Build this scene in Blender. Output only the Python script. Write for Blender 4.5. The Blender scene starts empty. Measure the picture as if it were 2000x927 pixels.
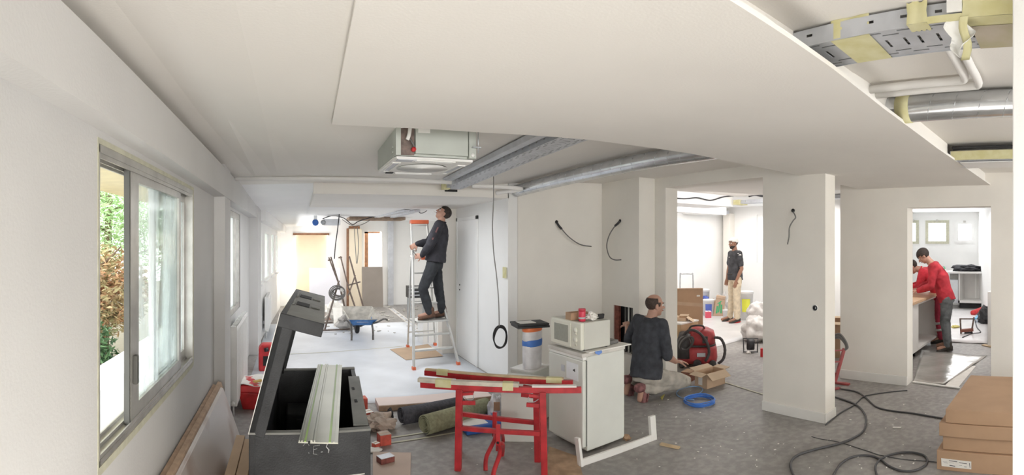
import bpy, bmesh, math, random
from mathutils import Vector, Matrix
SC = bpy.context.scene
COL = SC.collection
# ------------------------------------------------------------------ camera
# the photograph is a hand-held sweep panorama: a level central-cylindrical view
FPX, XV, Y0, H = 960.0, 574.0, 474.0, 1.62      # px per radian, bearing of +Y, eye line, eye height
cam_d = bpy.data.cameras.new('camera'); cam = bpy.data.objects.new('camera', cam_d); COL.objects.link(cam)
cam_d.type = 'PANO'
cam_d.panorama_type = 'CENTRAL_CYLINDRICAL'
cam_d.central_cylindrical_range_u_min = -1000.0/FPX
cam_d.central_cylindrical_range_u_max = 1000.0/FPX
cam_d.central_cylindrical_range_v_min = -(927-Y0)/FPX
cam_d.central_cylindrical_range_v_max = Y0/FPX
cam_d.central_cylindrical_radius = 1.0
cam.location = (0, 0, H)
cam.rotation_euler = (math.pi/2, 0, -(1000-XV)/FPX)
cam_d.clip_start = 0.02; cam_d.clip_end = 200
SC.camera = cam
# ------------------------------------------------------------------ world, exposure, lights
SC.view_settings.view_transform = 'Standard'; SC.view_settings.look = 'None'
SC.view_settings.gamma = 1.0; SC.view_settings.use_curve_mapping = False
SC.view_settings.exposure = 0.75
SC.cycles.use_denoising = True
SC.cycles.max_bounces = 10; SC.cycles.diffuse_bounces = 7; SC.cycles.glossy_bounces = 4
SC.cycles.transmission_bounces = 8; SC.cycles.transparent_max_bounces = 16
SC.cycles.sample_clamp_indirect = 6.0
SC.cycles.caustics_reflective = False; SC.cycles.caustics_refractive = False
W = bpy.data.worlds.new('overcast'); SC.world = W; W.use_nodes = True
bg = W.node_tree.nodes['Background']; bg.inputs[0].default_value = (0.93, 0.97, 1.0, 1); bg.inputs[1].default_value = 4.5
def area(name, loc, aim, sx, sy, power, col=(1, 1, 1)):
    d = bpy.data.lights.new(name, 'AREA'); d.shape = 'RECTANGLE'; d.size = sx; d.size_y = sy
    d.energy = power; d.color = col
    o = bpy.data.objects.new(name, d); COL.objects.link(o); o.location = loc
    o.rotation_euler = (Vector(aim)-Vector(loc)).to_track_quat('-Z', 'Y').to_euler()
    return o
area('fill_rear', (1.3, -3.9, 1.5), (3.2, 2.5, 1.25), 4.4, 1.2, 84, (1.0, 0.95, 0.88))  # unseen fill added for light from behind; no window is known there
area('fill_ceiling', (0.35, 0.7, 0.2), (0.3, 0.8, 2.3), 1.4, 1.2, 13.5, (1.0, 0.955, 0.89))  # added fill pointing up to brighten the ceiling; no lamp stands here
area('daylight_far_windows', (-0.1, 10.4, 1.45), (3, 10.4, 0.8), 3.6, 0.9, 24, (1.0, 0.99, 0.98))
area('floodlight_far_left', (0.25, 11.6, 0.9), (-0.4, 12.6, 0.9), 0.4, 0.5, 6, (1.0, 0.93, 0.82))
area('fill_far_room', (2.6, 10.0, 2.05), (2.6, 10.0, 0), 1.5, 1.5, 22, (1.0, 0.97, 0.93))  # added overhead fill for the far room, not a fitting there
area('fill_corridor', (0.9, 5.9, 2.08), (0.9, 5.9, 0), 1.4, 1.4, 17, (0.96, 0.98, 1.0))  # added overhead fill brightening the corridor wall and floor
area('fill_back_room', (6.6, 4.6, 2.4), (6.9, 5.6, 0), 2.4, 1.2, 60, (1.0, 0.95, 0.91))  # added fill that brightens the back room; it has no such fitting
area('fill_back_room_far', (7.9, 7.0, 2.4), (7.9, 7.0, 0), 2.4, 1.0, 24, (1.0, 0.95, 0.91))  # second added fill, for the deeper part of the back room
area('daylight_kitchen_windows', (12.3, 3.3, 1.85), (6, 2.0, 0.8), 2.0, 0.6, 18, (0.98, 0.99, 1.0))
area('fill_kitchen', (9.6, 2.6, 2.3), (9.3, 2.4, 0), 2.0, 0.8, 15, (1.0, 0.97, 0.94))  # added overhead fill for the kitchen, not a real fitting
area('fill_kitchen_door', (6.7, 1.3, 2.36), (7.0, 1.6, 0), 0.8, 0.5, 13, (1.0, 0.97, 0.94))  # small added fill for the cabinets and man inside the door

# ------------------------------------------------------------------ pixel bearing helpers
def az(x): return (x-XV)/FPX
def ray(x): return Vector((math.sin(az(x)), math.cos(az(x)), 0))
def atd(x, y, d): r = ray(x)*d; r.z = H+(Y0-y)/FPX*d; return r
def ground(x, y, z=0.0): return atd(x, y, (H-z)*FPX/(y-Y0))
def atz(x, y, z): return atd(x, y, (z-H)*FPX/(Y0-y))
def onX(x, y, X): return atd(x, y, X/math.sin(az(x)))
def onY(x, y, Y): return atd(x, y, Y/math.cos(az(x)))
def hit(x, A, B):
    r = ray(x); ax, ay = A[0], A[1]; dx, dy = B[0]-ax, B[1]-ay
    t = (ax*r.y-ay*r.x)/(dy*r.x-dx*r.y)
    return t*math.hypot(dx, dy)
# ------------------------------------------------------------------ materials
MATS = {}
def mat(name, col, rough=0.6, metal=0.0, var=0.06, scale=6.0, bump=0.0, bscale=60.0, col2=None, spec=0.5,
        trans=0.0, alpha=1.0, emit=None, estr=0.0, detail=4.0, lo=0.35, hi=0.65):
    """procedural principled material: noise between two tones plus fine bump"""
    if name in MATS: return MATS[name]
    m = bpy.data.materials.new(name); m.use_nodes = True; nt = m.node_tree; N = nt.nodes; L = nt.links
    p = N['Principled BSDF']
    p.inputs['Roughness'].default_value = rough; p.inputs['Metallic'].default_value = metal
    p.inputs['Specular IOR Level'].default_value = spec
    if trans: p.inputs['Transmission Weight'].default_value = trans
    if alpha < 1: p.inputs['Alpha'].default_value = alpha
    tc = N.new('ShaderNodeTexCoord')
    nz = N.new('ShaderNodeTexNoise'); nz.inputs['Scale'].default_value = scale; nz.inputs['Detail'].default_value = detail
    L.new(tc.outputs['Object'], nz.inputs['Vector'])
    r = N.new('ShaderNodeValToRGB')
    c2 = col2 if col2 else tuple(c*(1-var) for c in col)
    c1 = col if col2 else tuple(min(1, c*(1+var)) for c in col)
    r.color_ramp.elements[0].position = lo; r.color_ramp.elements[0].color = (*c2, 1)
    r.color_ramp.elements[1].position = hi; r.color_ramp.elements[1].color = (*c1, 1)
    L.new(nz.outputs['Fac'], r.inputs['Fac']); L.new(r.outputs['Color'], p.inputs['Base Color'])
    if emit:
        p.inputs['Emission Color'].default_value = (*emit, 1); p.inputs['Emission Strength'].default_value = estr
    if bump:
        n2 = N.new('ShaderNodeTexNoise'); n2.inputs['Scale'].default_value = bscale; n2.inputs['Detail'].default_value = 3
        L.new(tc.outputs['Object'], n2.inputs['Vector'])
        b = N.new('ShaderNodeBump'); b.inputs['Strength'].default_value = bump; b.inputs['Distance'].default_value = 0.01
        L.new(n2.outputs['Fac'], b.inputs['Height']); L.new(b.outputs['Normal'], p.inputs['Normal'])
    m.diffuse_color = (*col, 1)
    MATS[name] = m
    return m
# ------------------------------------------------------------------ mesh builder
class MB:
    def __init__(s): s.v = []; s.f = []; s.sm = []
    def add(s, vs, fs, smooth=False):
        b = len(s.v); s.v += [tuple(p) for p in vs]
        for f in fs: s.f.append(tuple(b+i for i in f)); s.sm.append(smooth)
        return s
    def box(s, a, b):
        x0, y0, z0 = [min(a[i], b[i]) for i in range(3)]; x1, y1, z1 = [max(a[i], b[i]) for i in range(3)]
        return s.hexa([(x0,y0,z0),(x1,y0,z0),(x1,y1,z0),(x0,y1,z0),(x0,y0,z1),(x1,y0,z1),(x1,y1,z1),(x0,y1,z1)])
    def hexa(s, p):     # bottom 4 (ccw from above) then top 4
        return s.add(p, [(3,2,1,0),(4,5,6,7),(0,1,5,4),(1,2,6,5),(2,3,7,6),(3,0,4,7)])
    def obox(s, c, size, rz=0.0, rx=0.0, ry=0.0):   # c = centre
        R = Matrix.Rotation(rz, 3, 'Z') @ Matrix.Rotation(ry, 3, 'Y') @ Matrix.Rotation(rx, 3, 'X')
        hx, hy, hz = size[0]/2, size[1]/2, size[2]/2; c = Vector(c)
        return s.hexa([c+R@Vector(q) for q in ((-hx,-hy,-hz),(hx,-hy,-hz),(hx,hy,-hz),(-hx,hy,-hz),(-hx,-hy,hz),(hx,-hy,hz),(hx,hy,hz),(-hx,hy,hz))])
    def bar(s, p, q, w, h, up=(0, 0, 1)):  # rectangular bar from p to q; h along up
        p = Vector(p); q = Vector(q); d = (q-p).normalized(); u = Vector(up); sd = d.cross(u)
        if sd.length < 1e-4: u = Vector((0, 1, 0)); sd = d.cross(u)
        sd.normalize(); u = sd.cross(d).normalized(); a = sd*w/2; b = u*h/2
        return s.hexa([p-a-b, p+a-b, q+a-b, q-a-b, p-a+b, p+a+b, q+a+b, q-a+b])
    def tube(s, pts, r, n=8, caps=True, closed=False, fl=1.0, up=None):
        pts = [Vector(p) for p in pts]; m = len(pts); rr = r if isinstance(r, (list, tuple)) else [r]*m
        vs = []; prev = None
        for i, p in enumerate(pts):
            if closed: d = pts[(i+1) % m]-pts[i-1]
            else: d = pts[min(i+1, m-1)]-pts[max(i-1, 0)]
            d.normalize()
            if prev is None:
                u = Vector(up) if up else (Vector((0, 0, 1)) if abs(d.z) < 0.9 else Vector((0, 1, 0)))
            else: u = prev
            a = d.cross(u); a.normalize(); u = a.cross(d).normalized(); prev = u
            for k in range(n):
                t = 2*math.pi*k/n
                vs.append(p+a*math.cos(t)*rr[i]+u*math.sin(t)*rr[i]*fl)
        fs = []
        for i in range(m if closed else m-1):
            j = (i+1) % m
            for k in range(n): fs.append((i*n+k, i*n+(k+1) % n, j*n+(k+1) % n, j*n+k))
        if caps and not closed:
            fs.append(tuple(range(n-1, -1, -1))); fs.append(tuple((m-1)*n+k for k in range(n)))
        s.add(vs, fs, True)
        return s
    def cyl(s, p, q, r, n=16, r2=None): return s.tube([p, q], [r, r2 if r2 is not None else r], n)
    def prism(s, poly, vec):
        n = len(poly); poly = [Vector(p) for p in poly]; vec = Vector(vec)
        return s.add(poly+[p+vec for p in poly], [tuple(range(n-1, -1, -1)), tuple(range(n, 2*n))]+[(i, (i+1) % n, n+(i+1) % n, n+i) for i in range(n)])
    def lathe(s, prof, c=(0, 0, 0), n=20, ax=None):   # profile of (r, z)
        c = Vector(c); vs = []; R = Matrix.Identity(3)
        if ax: R = Vector((0, 0, 1)).rotation_difference(Vector(ax)).to_matrix()
        for r, z in prof:
            for k in range(n):
                t = 2*math.pi*k/n; vs.append(c+R@Vector((r*math.cos(t), r*math.sin(t), z)))
        fs = []
        for i in range(len(prof)-1):
            for k in range(n): fs.append((i*n+k, i*n+(k+1) % n, (i+1)*n+(k+1) % n, (i+1)*n+k))
        fs.append(tuple(range(n-1, -1, -1))); fs.append(tuple((len(prof)-1)*n+k for k in range(n)))
        return s.add(vs, fs, True)
    def ball(s, c, r, n=12, sc=(1, 1, 1), R=None):
        c = Vector(c); vs = []; fs = []; m = n//2+1; R = R or Matrix.Identity(3)
        for i in range(m+1):
            ph = math.pi*i/m
            for k in range(n):
                t = 2*math.pi*k/n
                vs.append(c+R@Vector((r*sc[0]*math.sin(ph)*math.cos(t), r*sc[1]*math.sin(ph)*math.sin(t), r*sc[2]*math.cos(ph))))
        for i in range(m):
            for k in range(n): fs.append((i*n+k, (i+1)*n+k, (i+1)*n+(k+1) % n, i*n+(k+1) % n))
        return s.add(vs, fs, True)
    def sheet(s, fn, nu, nv, th=0.0, smooth=True):  # fn(u,v)->point ; solid if th
        vs = [Vector(fn(i/nu, j/nv)) for i in range(nu+1) for j in range(nv+1)]
        w = nv+1; fs = [(i*w+j, (i+1)*w+j, (i+1)*w+j+1, i*w+j+1) for i in range(nu) for j in range(nv)]
        if th:
            n = len(vs); t = Vector((0, 0, -th)) if not isinstance(th, (tuple, Vector)) else Vector(th)
            vs2 = [p+t for p in vs]; fs2 = [tuple(n+k for k in reversed(f)) for f in fs]
            rim = [i*w for i in range(nu+1)]+[nu*w+j for j in range(1, nv+1)]+[i*w+nv for i in range(nu-1, -1, -1)]+[j for j in range(nv-1, 0, -1)]
            side = [(rim[(k+1) % len(rim)], rim[k], n+rim[k], n+rim[(k+1) % len(rim)]) for k in range(len(rim))]
            return s.add(vs+vs2, fs+fs2+side, smooth)
        return s.add(vs, fs, smooth)
    def build(s, name, m, parent=None, bevel=0, seg=2, origin=None, fix=True):
        me = bpy.data.meshes.new(name)
        off = Vector((0, 0, 0))
        if parent is not None:
            q = parent
            while q is not None: off += q.location; q = q.parent
            loc = Vector((0, 0, 0))
        elif origin is not None: off = Vector(origin); loc = off.copy()
        else:
            xs = [p[0] for p in s.v]; ys = [p[1] for p in s.v]; zs = [p[2] for p in s.v]
            off = Vector(((min(xs)+max(xs))/2, (min(ys)+max(ys))/2, min(zs))); loc = off.copy()
        me.from_pydata([(p[0]-off.x, p[1]-off.y, p[2]-off.z) for p in s.v], [], s.f)
        me.polygons.foreach_set('use_smooth', s.sm); me.update()
        if fix:
            b = bmesh.new(); b.from_mesh(me); bmesh.ops.recalc_face_normals(b, faces=b.faces); b.to_mesh(me); b.free()
        if m: me.materials.append(m)
        o = bpy.data.objects.new(name, me); COL.objects.link(o); o.location = loc
        if parent is not None: o.parent = parent
        if bevel:
            md = o.modifiers.new('bevel', 'BEVEL'); md.width = bevel; md.segments = seg; md.limit_method = 'ANGLE'; md.angle_limit = 0.7
        return o
def tag(o, label=None, cat=None, group=None, kind=None):
    if label: o['label'] = label
    if cat: o['category'] = cat
    if group: o['group'] = group
    if kind: o['kind'] = kind
    return o
def thing(name, label, cat, loc=(0, 0, 0), group=None):
    o = bpy.data.objects.new(name, None); COL.objects.link(o); o.location = loc; o.empty_display_size = 0.1
    return tag(o, label, cat, group)
def dup(root, loc=None, rz=None, label=None, group=None):
    def cp(o, par):
        c = o.copy(); COL.objects.link(c); c.parent = par
        for ch in list(o.children): cp(ch, c)
        return c
    r = cp(root, None)
    if loc is not None: r.location = loc
    if rz is not None: r.rotation_euler = (0, 0, rz)
    if label: r['label'] = label
    if group: r['group'] = group
    return r
def struct(o): o['kind'] = 'structure'; return o
def smooth_path(pts, k=8, closed=False):
    P = [Vector(p) for p in pts]; n = len(P); out = []
    for i in range(n if closed else n-1):
        p0 = P[(i-1) % n] if (closed or i > 0) else P[0]; p1 = P[i]; p2 = P[(i+1) % n]
        p3 = P[(i+2) % n] if (closed or i < n-2) else P[-1]
        for j in range(k):
            t = j/k
            out.append(0.5*((2*p1)+(p2-p0)*t+(2*p0-5*p1+4*p2-p3)*t*t+(3*p1-p0-3*p2+p3)*t**3))
    if not closed: out.append(P[-1])
    return out
rnd = random.Random(7)
# ================================================================== room shell
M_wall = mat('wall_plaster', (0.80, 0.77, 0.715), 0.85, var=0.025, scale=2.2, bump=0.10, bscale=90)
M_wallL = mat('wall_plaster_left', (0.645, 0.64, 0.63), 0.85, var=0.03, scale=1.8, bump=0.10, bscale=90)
M_wallW = mat('wall_white', (0.86, 0.86, 0.85), 0.8, var=0.02, scale=2.0, bump=0.08, bscale=90)
M_ceil = mat('ceiling_plaster', (0.80, 0.775, 0.735), 0.88, var=0.02, scale=1.6, bump=0.06, bscale=110)
M_ceilW = mat('ceiling_white', (0.86, 0.86, 0.86), 0.85, var=0.02, scale=1.6, bump=0.05, bscale=110)
M_trim = mat('trim_paint', (0.78, 0.77, 0.74), 0.5, var=0.03, scale=5)

def floor_material():
    m = bpy.data.materials.new('floor_concrete'); m.use_nodes = True; nt = m.node_tree; N = nt.nodes; L = nt.links
    p = N['Principled BSDF']; tc = N.new('ShaderNodeTexCoord')
    def noise(sc, det=5):
        n = N.new('ShaderNodeTexNoise'); n.inputs['Scale'].default_value = sc; n.inputs['Detail'].default_value = det
        L.new(tc.outputs['Object'], n.inputs['Vector']); return n
    n1 = noise(1.3); r1 = N.new('ShaderNodeValToRGB')
    r1.color_ramp.elements[0].position = 0.36; r1.color_ramp.elements[0].color = (0.275, 0.262, 0.25, 1)
    r1.color_ramp.elements[1].position = 0.68; r1.color_ramp.elements[1].color = (0.375, 0.36, 0.345, 1)
    L.new(n1.outputs['Fac'], r1.inputs['Fac'])
    n2 = noise(16, 6); r2 = N.new('ShaderNodeValToRGB')
    r2.color_ramp.elements[0].position = 0.42; r2.color_ramp.elements[0].color = (0.84, 0.84, 0.84, 1)
    r2.color_ramp.elements[1].position = 0.64; r2.color_ramp.elements[1].color = (1.08, 1.08, 1.08, 1)
    L.new(n2.outputs['Fac'], r2.inputs['Fac'])
    mx = N.new('ShaderNodeMix'); mx.data_type = 'RGBA'; mx.blend_type = 'MULTIPLY'; mx.inputs[0].default_value = 1
    L.new(r1.outputs['Color'], mx.inputs[6]); L.new(r2.outputs['Color'], mx.inputs[7])
    # paint drips
    v = N.new('ShaderNodeTexVoronoi'); v.inputs['Scale'].default_value = 5.0; L.new(tc.outputs['Object'], v.inputs['Vector'])
    n3 = noise(3.1); ad = N.new('ShaderNodeMath'); ad.operation = 'MULTIPLY'; ad.inputs[1].default_value = 0.085
    L.new(n3.outputs['Fac'], ad.inputs[0])
    lt = N.new('ShaderNodeMath'); lt.operation = 'LESS_THAN'; L.new(v.outputs['Distance'], lt.inputs[0])
    sb = N.new('ShaderNodeMath'); sb.operation = 'SUBTRACT'; sb.inputs[1].default_value = 0.009; L.new(ad.outputs[0], sb.inputs[0]); L.new(sb.outputs[0], lt.inputs[1])
    m2 = N.new('ShaderNodeMix'); m2.data_type = 'RGBA'; L.new(lt.outputs[0], m2.inputs[0])
    L.new(mx.outputs[2], m2.inputs[6]); m2.inputs[7].default_value = (0.62, 0.60, 0.58, 1)
    L.new(m2.outputs[2], p.inputs['Base Color']); p.inputs['Roughness'].default_value = 0.55
    b = N.new('ShaderNodeBump'); b.inputs['Strength'].default_value = 0.15; b.inputs['Distance'].default_value = 0.01
    L.new(n2.outputs['Fac'], b.inputs['Height']); L.new(b.outputs['Normal'], p.inputs['Normal'])
    return m
M_floor = floor_material()
struct(MB().box((-0.85, -4, -0.1), (13.2, 13.2, 0)).build('floor', M_floor, origin=(0, 0, 0)))

def wall_seg(name, A, B, z0, z1, th, holes, m):
    """wall from A to B, its face on the line AB, thickness to the left of A->B; holes = (s0, s1, zb, zt) along the line"""
    A = Vector((A[0], A[1], 0)); B = Vector((B[0], B[1], 0)); Ln = (B-A).length; d = (B-A)/Ln; n = Vector((-d.y, d.x, 0))*th
    mb = MB()
    def blk(s0, s1, a, b):
        if s1-s0 < 1e-4 or b-a < 1e-4: return
        p, q = A+d*s0, A+d*s1
        P = [p, q, q+n, p+n]
        mb.hexa([(v.x, v.y, a) for v in P]+[(v.x, v.y, b) for v in P])
    s = 0
    for (s0, s1, zb, zt) in sorted(holes):
        blk(s, s0, z0, z1); blk(s0, s1, z0, zb); blk(s0, s1, zt, z1); s = s1
    blk(s, Ln, z0, z1)
    return struct(mb.build(name, m, origin=(A.x, A.y, 0)))
WIN_B, WIN_T = 0.85, 1.96
# left wall, near and middle part  (face X = -0.65)
w1a, w1b = -0.65/math.tan(az(193)), -0.65/math.tan(az(377))
w2a, w2b = -0.65/math.tan(az(443)), -0.65/math.tan(az(469))
wall_seg('wall_left', (-0.65, -4), (-0.65, 7.1), 0, 2.45, 0.2, [(0.7, 2.9, WIN_B, WIN_T), (w1a+4, w1b+4, WIN_B, WIN_T), (w2a+4, w2b+4, WIN_B, WIN_T)], M_wallL)  # first opening is unseen, added to throw light across the room
# unseen wall behind the camera; its window openings are added to admit light
wall_seg('wall_rear', (5.5, -4), (-0.85, -4), 0, 2.6, 0.2, [(0.6, 2.4, 0.9, 2.1), (3.0, 4.9, 0.9, 2.1)], M_wall)
# pilasters
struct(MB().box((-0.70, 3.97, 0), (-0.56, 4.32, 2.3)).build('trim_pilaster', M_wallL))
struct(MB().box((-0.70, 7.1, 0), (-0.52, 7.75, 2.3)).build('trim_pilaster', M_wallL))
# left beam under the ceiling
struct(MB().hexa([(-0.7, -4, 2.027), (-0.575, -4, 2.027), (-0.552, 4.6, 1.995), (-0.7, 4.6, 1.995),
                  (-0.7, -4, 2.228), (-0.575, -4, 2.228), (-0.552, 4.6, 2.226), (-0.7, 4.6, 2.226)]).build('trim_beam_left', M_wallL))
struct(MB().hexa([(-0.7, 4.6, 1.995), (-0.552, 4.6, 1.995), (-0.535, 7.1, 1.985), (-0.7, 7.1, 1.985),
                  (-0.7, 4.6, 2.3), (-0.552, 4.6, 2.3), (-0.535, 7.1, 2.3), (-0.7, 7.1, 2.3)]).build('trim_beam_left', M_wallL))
# far left wall
FA, FB = (-0.58, 7.5), (-0.335, 12.6)
fh = []
for xa, xb in ((506.5, 512), (517, 525), (529.5, 535), (538.5, 542)):
    fh.append((hit(xa, FA, FB), hit(xb, FA, FB), 0.95, 1.82))
FH = fh
wall_seg('wall_left_far', FA, FB, 0, 2.4, 0.2, fh, M_wallW)
struct(MB().hexa([(-0.62, 7.75, 1.97), (-0.44, 7.75, 1.97), (-0.20, 12.6, 1.88), (-0.4, 12.6, 1.88),
                  (-0.62, 7.75, 2.3), (-0.44, 7.75, 2.3), (-0.20, 12.6, 2.3), (-0.4, 12.6, 2.3)]).build('trim_beam_far', M_wallW))
# far end wall with doorways
def xw(x, Y=12.6): return Y*math.tan(az(x))
def zw(y, x, Y=12.6): return onY(x, y, Y).z
ex = -1.2
wall_seg('wall_far', (6.2, 12.6), (-1.2, 12.6), 0, 2.5, -0.0001-0.12,
         [(6.2-xw(746), 6.2-xw(711), 0.0, zw(452, 728)), (6.2-xw(641), 6.2-xw(577), 0.04, zw(456, 600))], M_wallW)
# right of the corridor: white wall, pier
wall_seg('wall_corridor_right', (2.35, 6.85), (2.35, 5.05), 0, 2.5, 0.12, [], M_wallW)
struct(MB().box((2.13, 6.85, 0), (2.47, 7.05, 2.5)).build('wall_pier', M_wall))
wall_seg('wall_far_right', (4.6, 12.7), (4.6, 5.2), 0, 2.5, 0.12, [], M_wallW)
# middle wall with the cables, projecting block, wall with the big opening
wall_seg('wall_middle', (2.473, 5.05), (3.9, 5.05), 0, 2.6, 0.15, [], M_wall)
hb0, hb1 = (-3.655/math.tan(az(1236))+5.05), (-3.655/math.tan(az(1198))+5.05)
wall_seg('wall_block', (3.655, 5.05), (3.655, 4.32), 0, 2.6, 0.26, [(0.73-hb1 if False else 5.05-3.655/math.tan(az(1198)), 5.05-3.655/math.tan(az(1236)), 0.30, 0.86)], M_wall)
ojl, ojr = 3.9/math.tan(az(1300)), 3.9/math.tan(az(1490))
pe = 3.9/math.tan(az(1612))
wall_seg('wall_opening', (3.9, 5.2), (3.9, pe), 0, 2.6, 0.19, [(5.2-ojl, 5.2-ojr, 0.0, 2.258)], M_wall)
# wall with the kitchen door
k0, k1, k2 = 2.62, 5.3/math.tan(az(1772)), 5.3/math.tan(az(1935.5))
wall_seg('wall_right', (5.3, k0), (5.3, -4), 0, 2.6, 0.2, [(k0-k1, k0-k2, 0.0, 2.02)], M_wall)
struct(MB().box((5.282, k1, 0), (5.30, k0, 0.105)).build('baseboard_right', M_trim, bevel=0.003))
struct(MB().box((5.282, -2, 0), (5.30, k2, 0.105)).build('baseboard_right', M_trim, bevel=0.003))
struct(MB().box((3.884, pe, 0), (3.9, ojr, 0.09)).build('baseboard_opening', M_trim, bevel=0.003))
struct(MB().box((3.884, pe-0.014, 0), (4.09, pe, 0.09)).build('baseboard_opening', M_trim, bevel=0.003))
struct(MB().box((3.884, ojl, 0), (3.9, 4.32, 0.09)).build('baseboard_opening', M_trim, bevel=0.003))
# the jamb at the extreme right, beside the camera
struct(MB().box((1.35, -0.7, 0), (1.5, 1.35/math.tan(az(1977.5)), 2.42)).build('wall_near_right', M_wallW, bevel=0.004))
# back room
BX, BY = 9.6, 8.0
wall_seg('wall_back_room_north', (3.9, BY), (BX, BY), 0, 2.7, 0.15, [], M_wallW)
wall_seg('wall_back_room_west', (4.09, BY), (4.09, 5.2), 0, 2.7, 0.1, [], M_wallW)
eb0, eb1 = BX/math.tan(az(1478)), 5.2
wall_seg('wall_back_room_east', (BX, BY), (BX, 4.3), 0, 2.7, 0.15, [(BY-eb0, BY-eb1, 1.15, 2.3)], M_wallW)
wall_seg('wall_partition', (8.1, 4.3), (8.1, 2.98), 0, 2.7, -0.1, [], M_wallW)
wall_seg('wall_partition', (BX+3, 4.3), (8.0, 4.3), 0, 2.7, 0.1, [], M_wallW)
wall_seg('wall_partition', (8.1, 2.98), (5.51, 2.60), 0, 2.7, -0.1, [], M_wallW)
struct(MB().box((BX-2.9, BY-0.22, 0), (BX-2.0, BY+0.02, 2.6)).build('trim_pilaster', M_wallW))
# kitchen
KX = 12.6
kw = []
for xa, xb, ya, yb in ((1772, 1797, 478, 428), (1806, 1856, 478, 428), (1864, 1905, 476, 430)):
    kw.append((KX/math.tan(az(xa)), KX/math.tan(az(xb)), onX((xa+xb)/2, ya, KX).z, onX((xa+xb)/2, yb, KX).z))
KW = kw
wall_seg('wall_kitchen_windows', (KX, 4.4), (KX, 2.2), 0, 2.6, 0.15, [(4.4-a, 4.4-b, zb, zt) for a, b, zb, zt in kw], M_wallW)
wall_seg('wall_kitchen_right', (KX, 2.27), (5.5, 0.2), 0, 2.6, 0.12, [], M_wallW)
# ---- ceilings
def gridmesh(name, xs, ys, zf, m, th=0.05):
    mb = MB(); nx, ny = len(xs), len(ys)
    vs = [(x, y, zf[j][i]) for j, y in enumerate(ys) for i, x in enumerate(xs)]
    n = len(vs); vs2 = [(a, b, c+th) for a, b, c in vs]
    fs = [(j*nx+i, j*nx+i+1, (j+1)*nx+i+1, (j+1)*nx+i) for j in range(ny-1) for i in range(nx-1)]
    mb.add(vs+vs2, fs+[tuple(n+k for k in f) for f in fs])
    return struct(mb.build(name, m, origin=(0, 0, 0), fix=False))
ZC = [2.315, 2.31, 2.275, 2.24, 2.217, 2.335, 2.345, 2.365, 2.365, 2.36, 2.36, 2.40]
gridmesh('ceiling', [-0.8, -0.5, -0.35, -0.15, 0.18, 1.0, 1.9, 2.35, 2.65, 3.0, 3.655, 6.4], [-4, 0.8, 2.5, 5.08],
         [ZC, ZC,
          [2.315, 2.31, 2.275, 2.24, 2.222, 2.33, 2.35, 2.40, 2.40, 2.38, 2.39, 2.39], [2.226, 2.226, 2.226, 2.230, 2.236, 2.240, 2.245, 2.29, 2.32, 2.345, 2.37, 2.39]], M_ceil)
gridmesh('ceiling_far_left', [-0.8, 0.22], [5.08, 7.1, 12.7], [[2.226, 2.236], [2.15, 2.15], [2.03, 2.03]], M_ceilW)
gridmesh('ceiling_far_right', [0.22, 4.7], [6.9, 9.7, 12.7], [[2.13, 2.13], [2.10, 2.10], [2.21, 2.21]], M_ceilW)
gridmesh('ceiling_back_room', [3.9, 12.7], [2.6, 8.1], [[2.5, 2.5], [2.5, 2.5]], M_ceilW)
gridmesh('ceiling_kitchen', [5.3, 12.7], [-1.0, 4.4], [[2.42, 2.42], [2.42, 2.42]], M_ceilW)
# deep bulkhead across the corridor (its underside runs on to the far room)
struct(MB().hexa([(0.22, 5.05, 2.125), (2.36, 5.05, 2.125), (2.36, 6.9, 2.12), (0.22, 6.9, 2.12),
                  (0.22, 5.05, 2.4), (2.36, 5.05, 2.4), (2.36, 6.9, 2.4), (0.22, 6.9, 2.4)]).build('ceiling_bulkhead', M_ceil))
struct(MB().box((0.20, 5.0, 2.12), (0.30, 5.07, 2.3)).build('trim_bulkhead', M_ceil))
# dropped plasterboard soffit over the room
sa = atz(695, 0, 2.20); sb_ = atz(648, 243, 2.20); sc_ = atz(1000, 262, 2.205); sd_ = atz(1350, 300, 2.222)
se_ = atz(1460, 322, 2.237); sf_ = atz(1568, 344, 2.245)
poly = [Vector((0.19, -0.2, 2.20)), Vector((sa.x, sa.y, 2.20)), sb_, atz(745, 248, 2.20), atz(930, 258, 2.203), sc_, atz(1150, 273, 2.212), sd_, se_, sf_,
        Vector((5.35, sf_.y, 2.25))]
edge = [atz(1930, 358, 2.25), atz(1830, 289, 2.232), atz(1726, 212, 2.212), atz(1625, 133, 2.21), atz(1540, 74, 2.21)]
e2 = Vector((0.62, edge[-1].y-0.01, 2.205))
poly += [Vector((5.35, edge[0].y, 2.25))]+edge+[e2, Vector((0.50, -0.2, 2.205))]
def soffit():
    bm = bmesh.new(); vs = [bm.verts.new(p) for p in poly]; vt = [bm.verts.new(p+Vector((0, 0, 0.016))) for p in poly]
    bm.faces.new(vs); bm.faces.new(list(reversed(vt))); n = len(poly)
    for i in range(n): bm.faces.new((vs[i], vt[i], vt[(i+1) % n], vs[(i+1) % n]))
    bmesh.ops.triangulate(bm, faces=[f for f in bm.faces if len(f.verts) > 4]); bmesh.ops.recalc_face_normals(bm, faces=bm.faces)
    me = bpy.data.meshes.new('ceiling_soffit'); bm.to_mesh(me); bm.free(); me.materials.append(M_ceil)
    o = bpy.data.objects.new('ceiling_soffit', me); COL.objects.link(o); return struct(o)
soffit()
# fascia standing on the right edge of the soffit, with gaps for the two trays
for x0, x1, ey in ((0.60, 1.42, 0.88), (1.64, 3.58, 0.88), (3.96, 5.3, 0.88)):
    struct(MB().box((x0, ey, 2.28), (x1, ey+0.03, 2.45)).build('trim_fascia', M_ceil))
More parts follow.
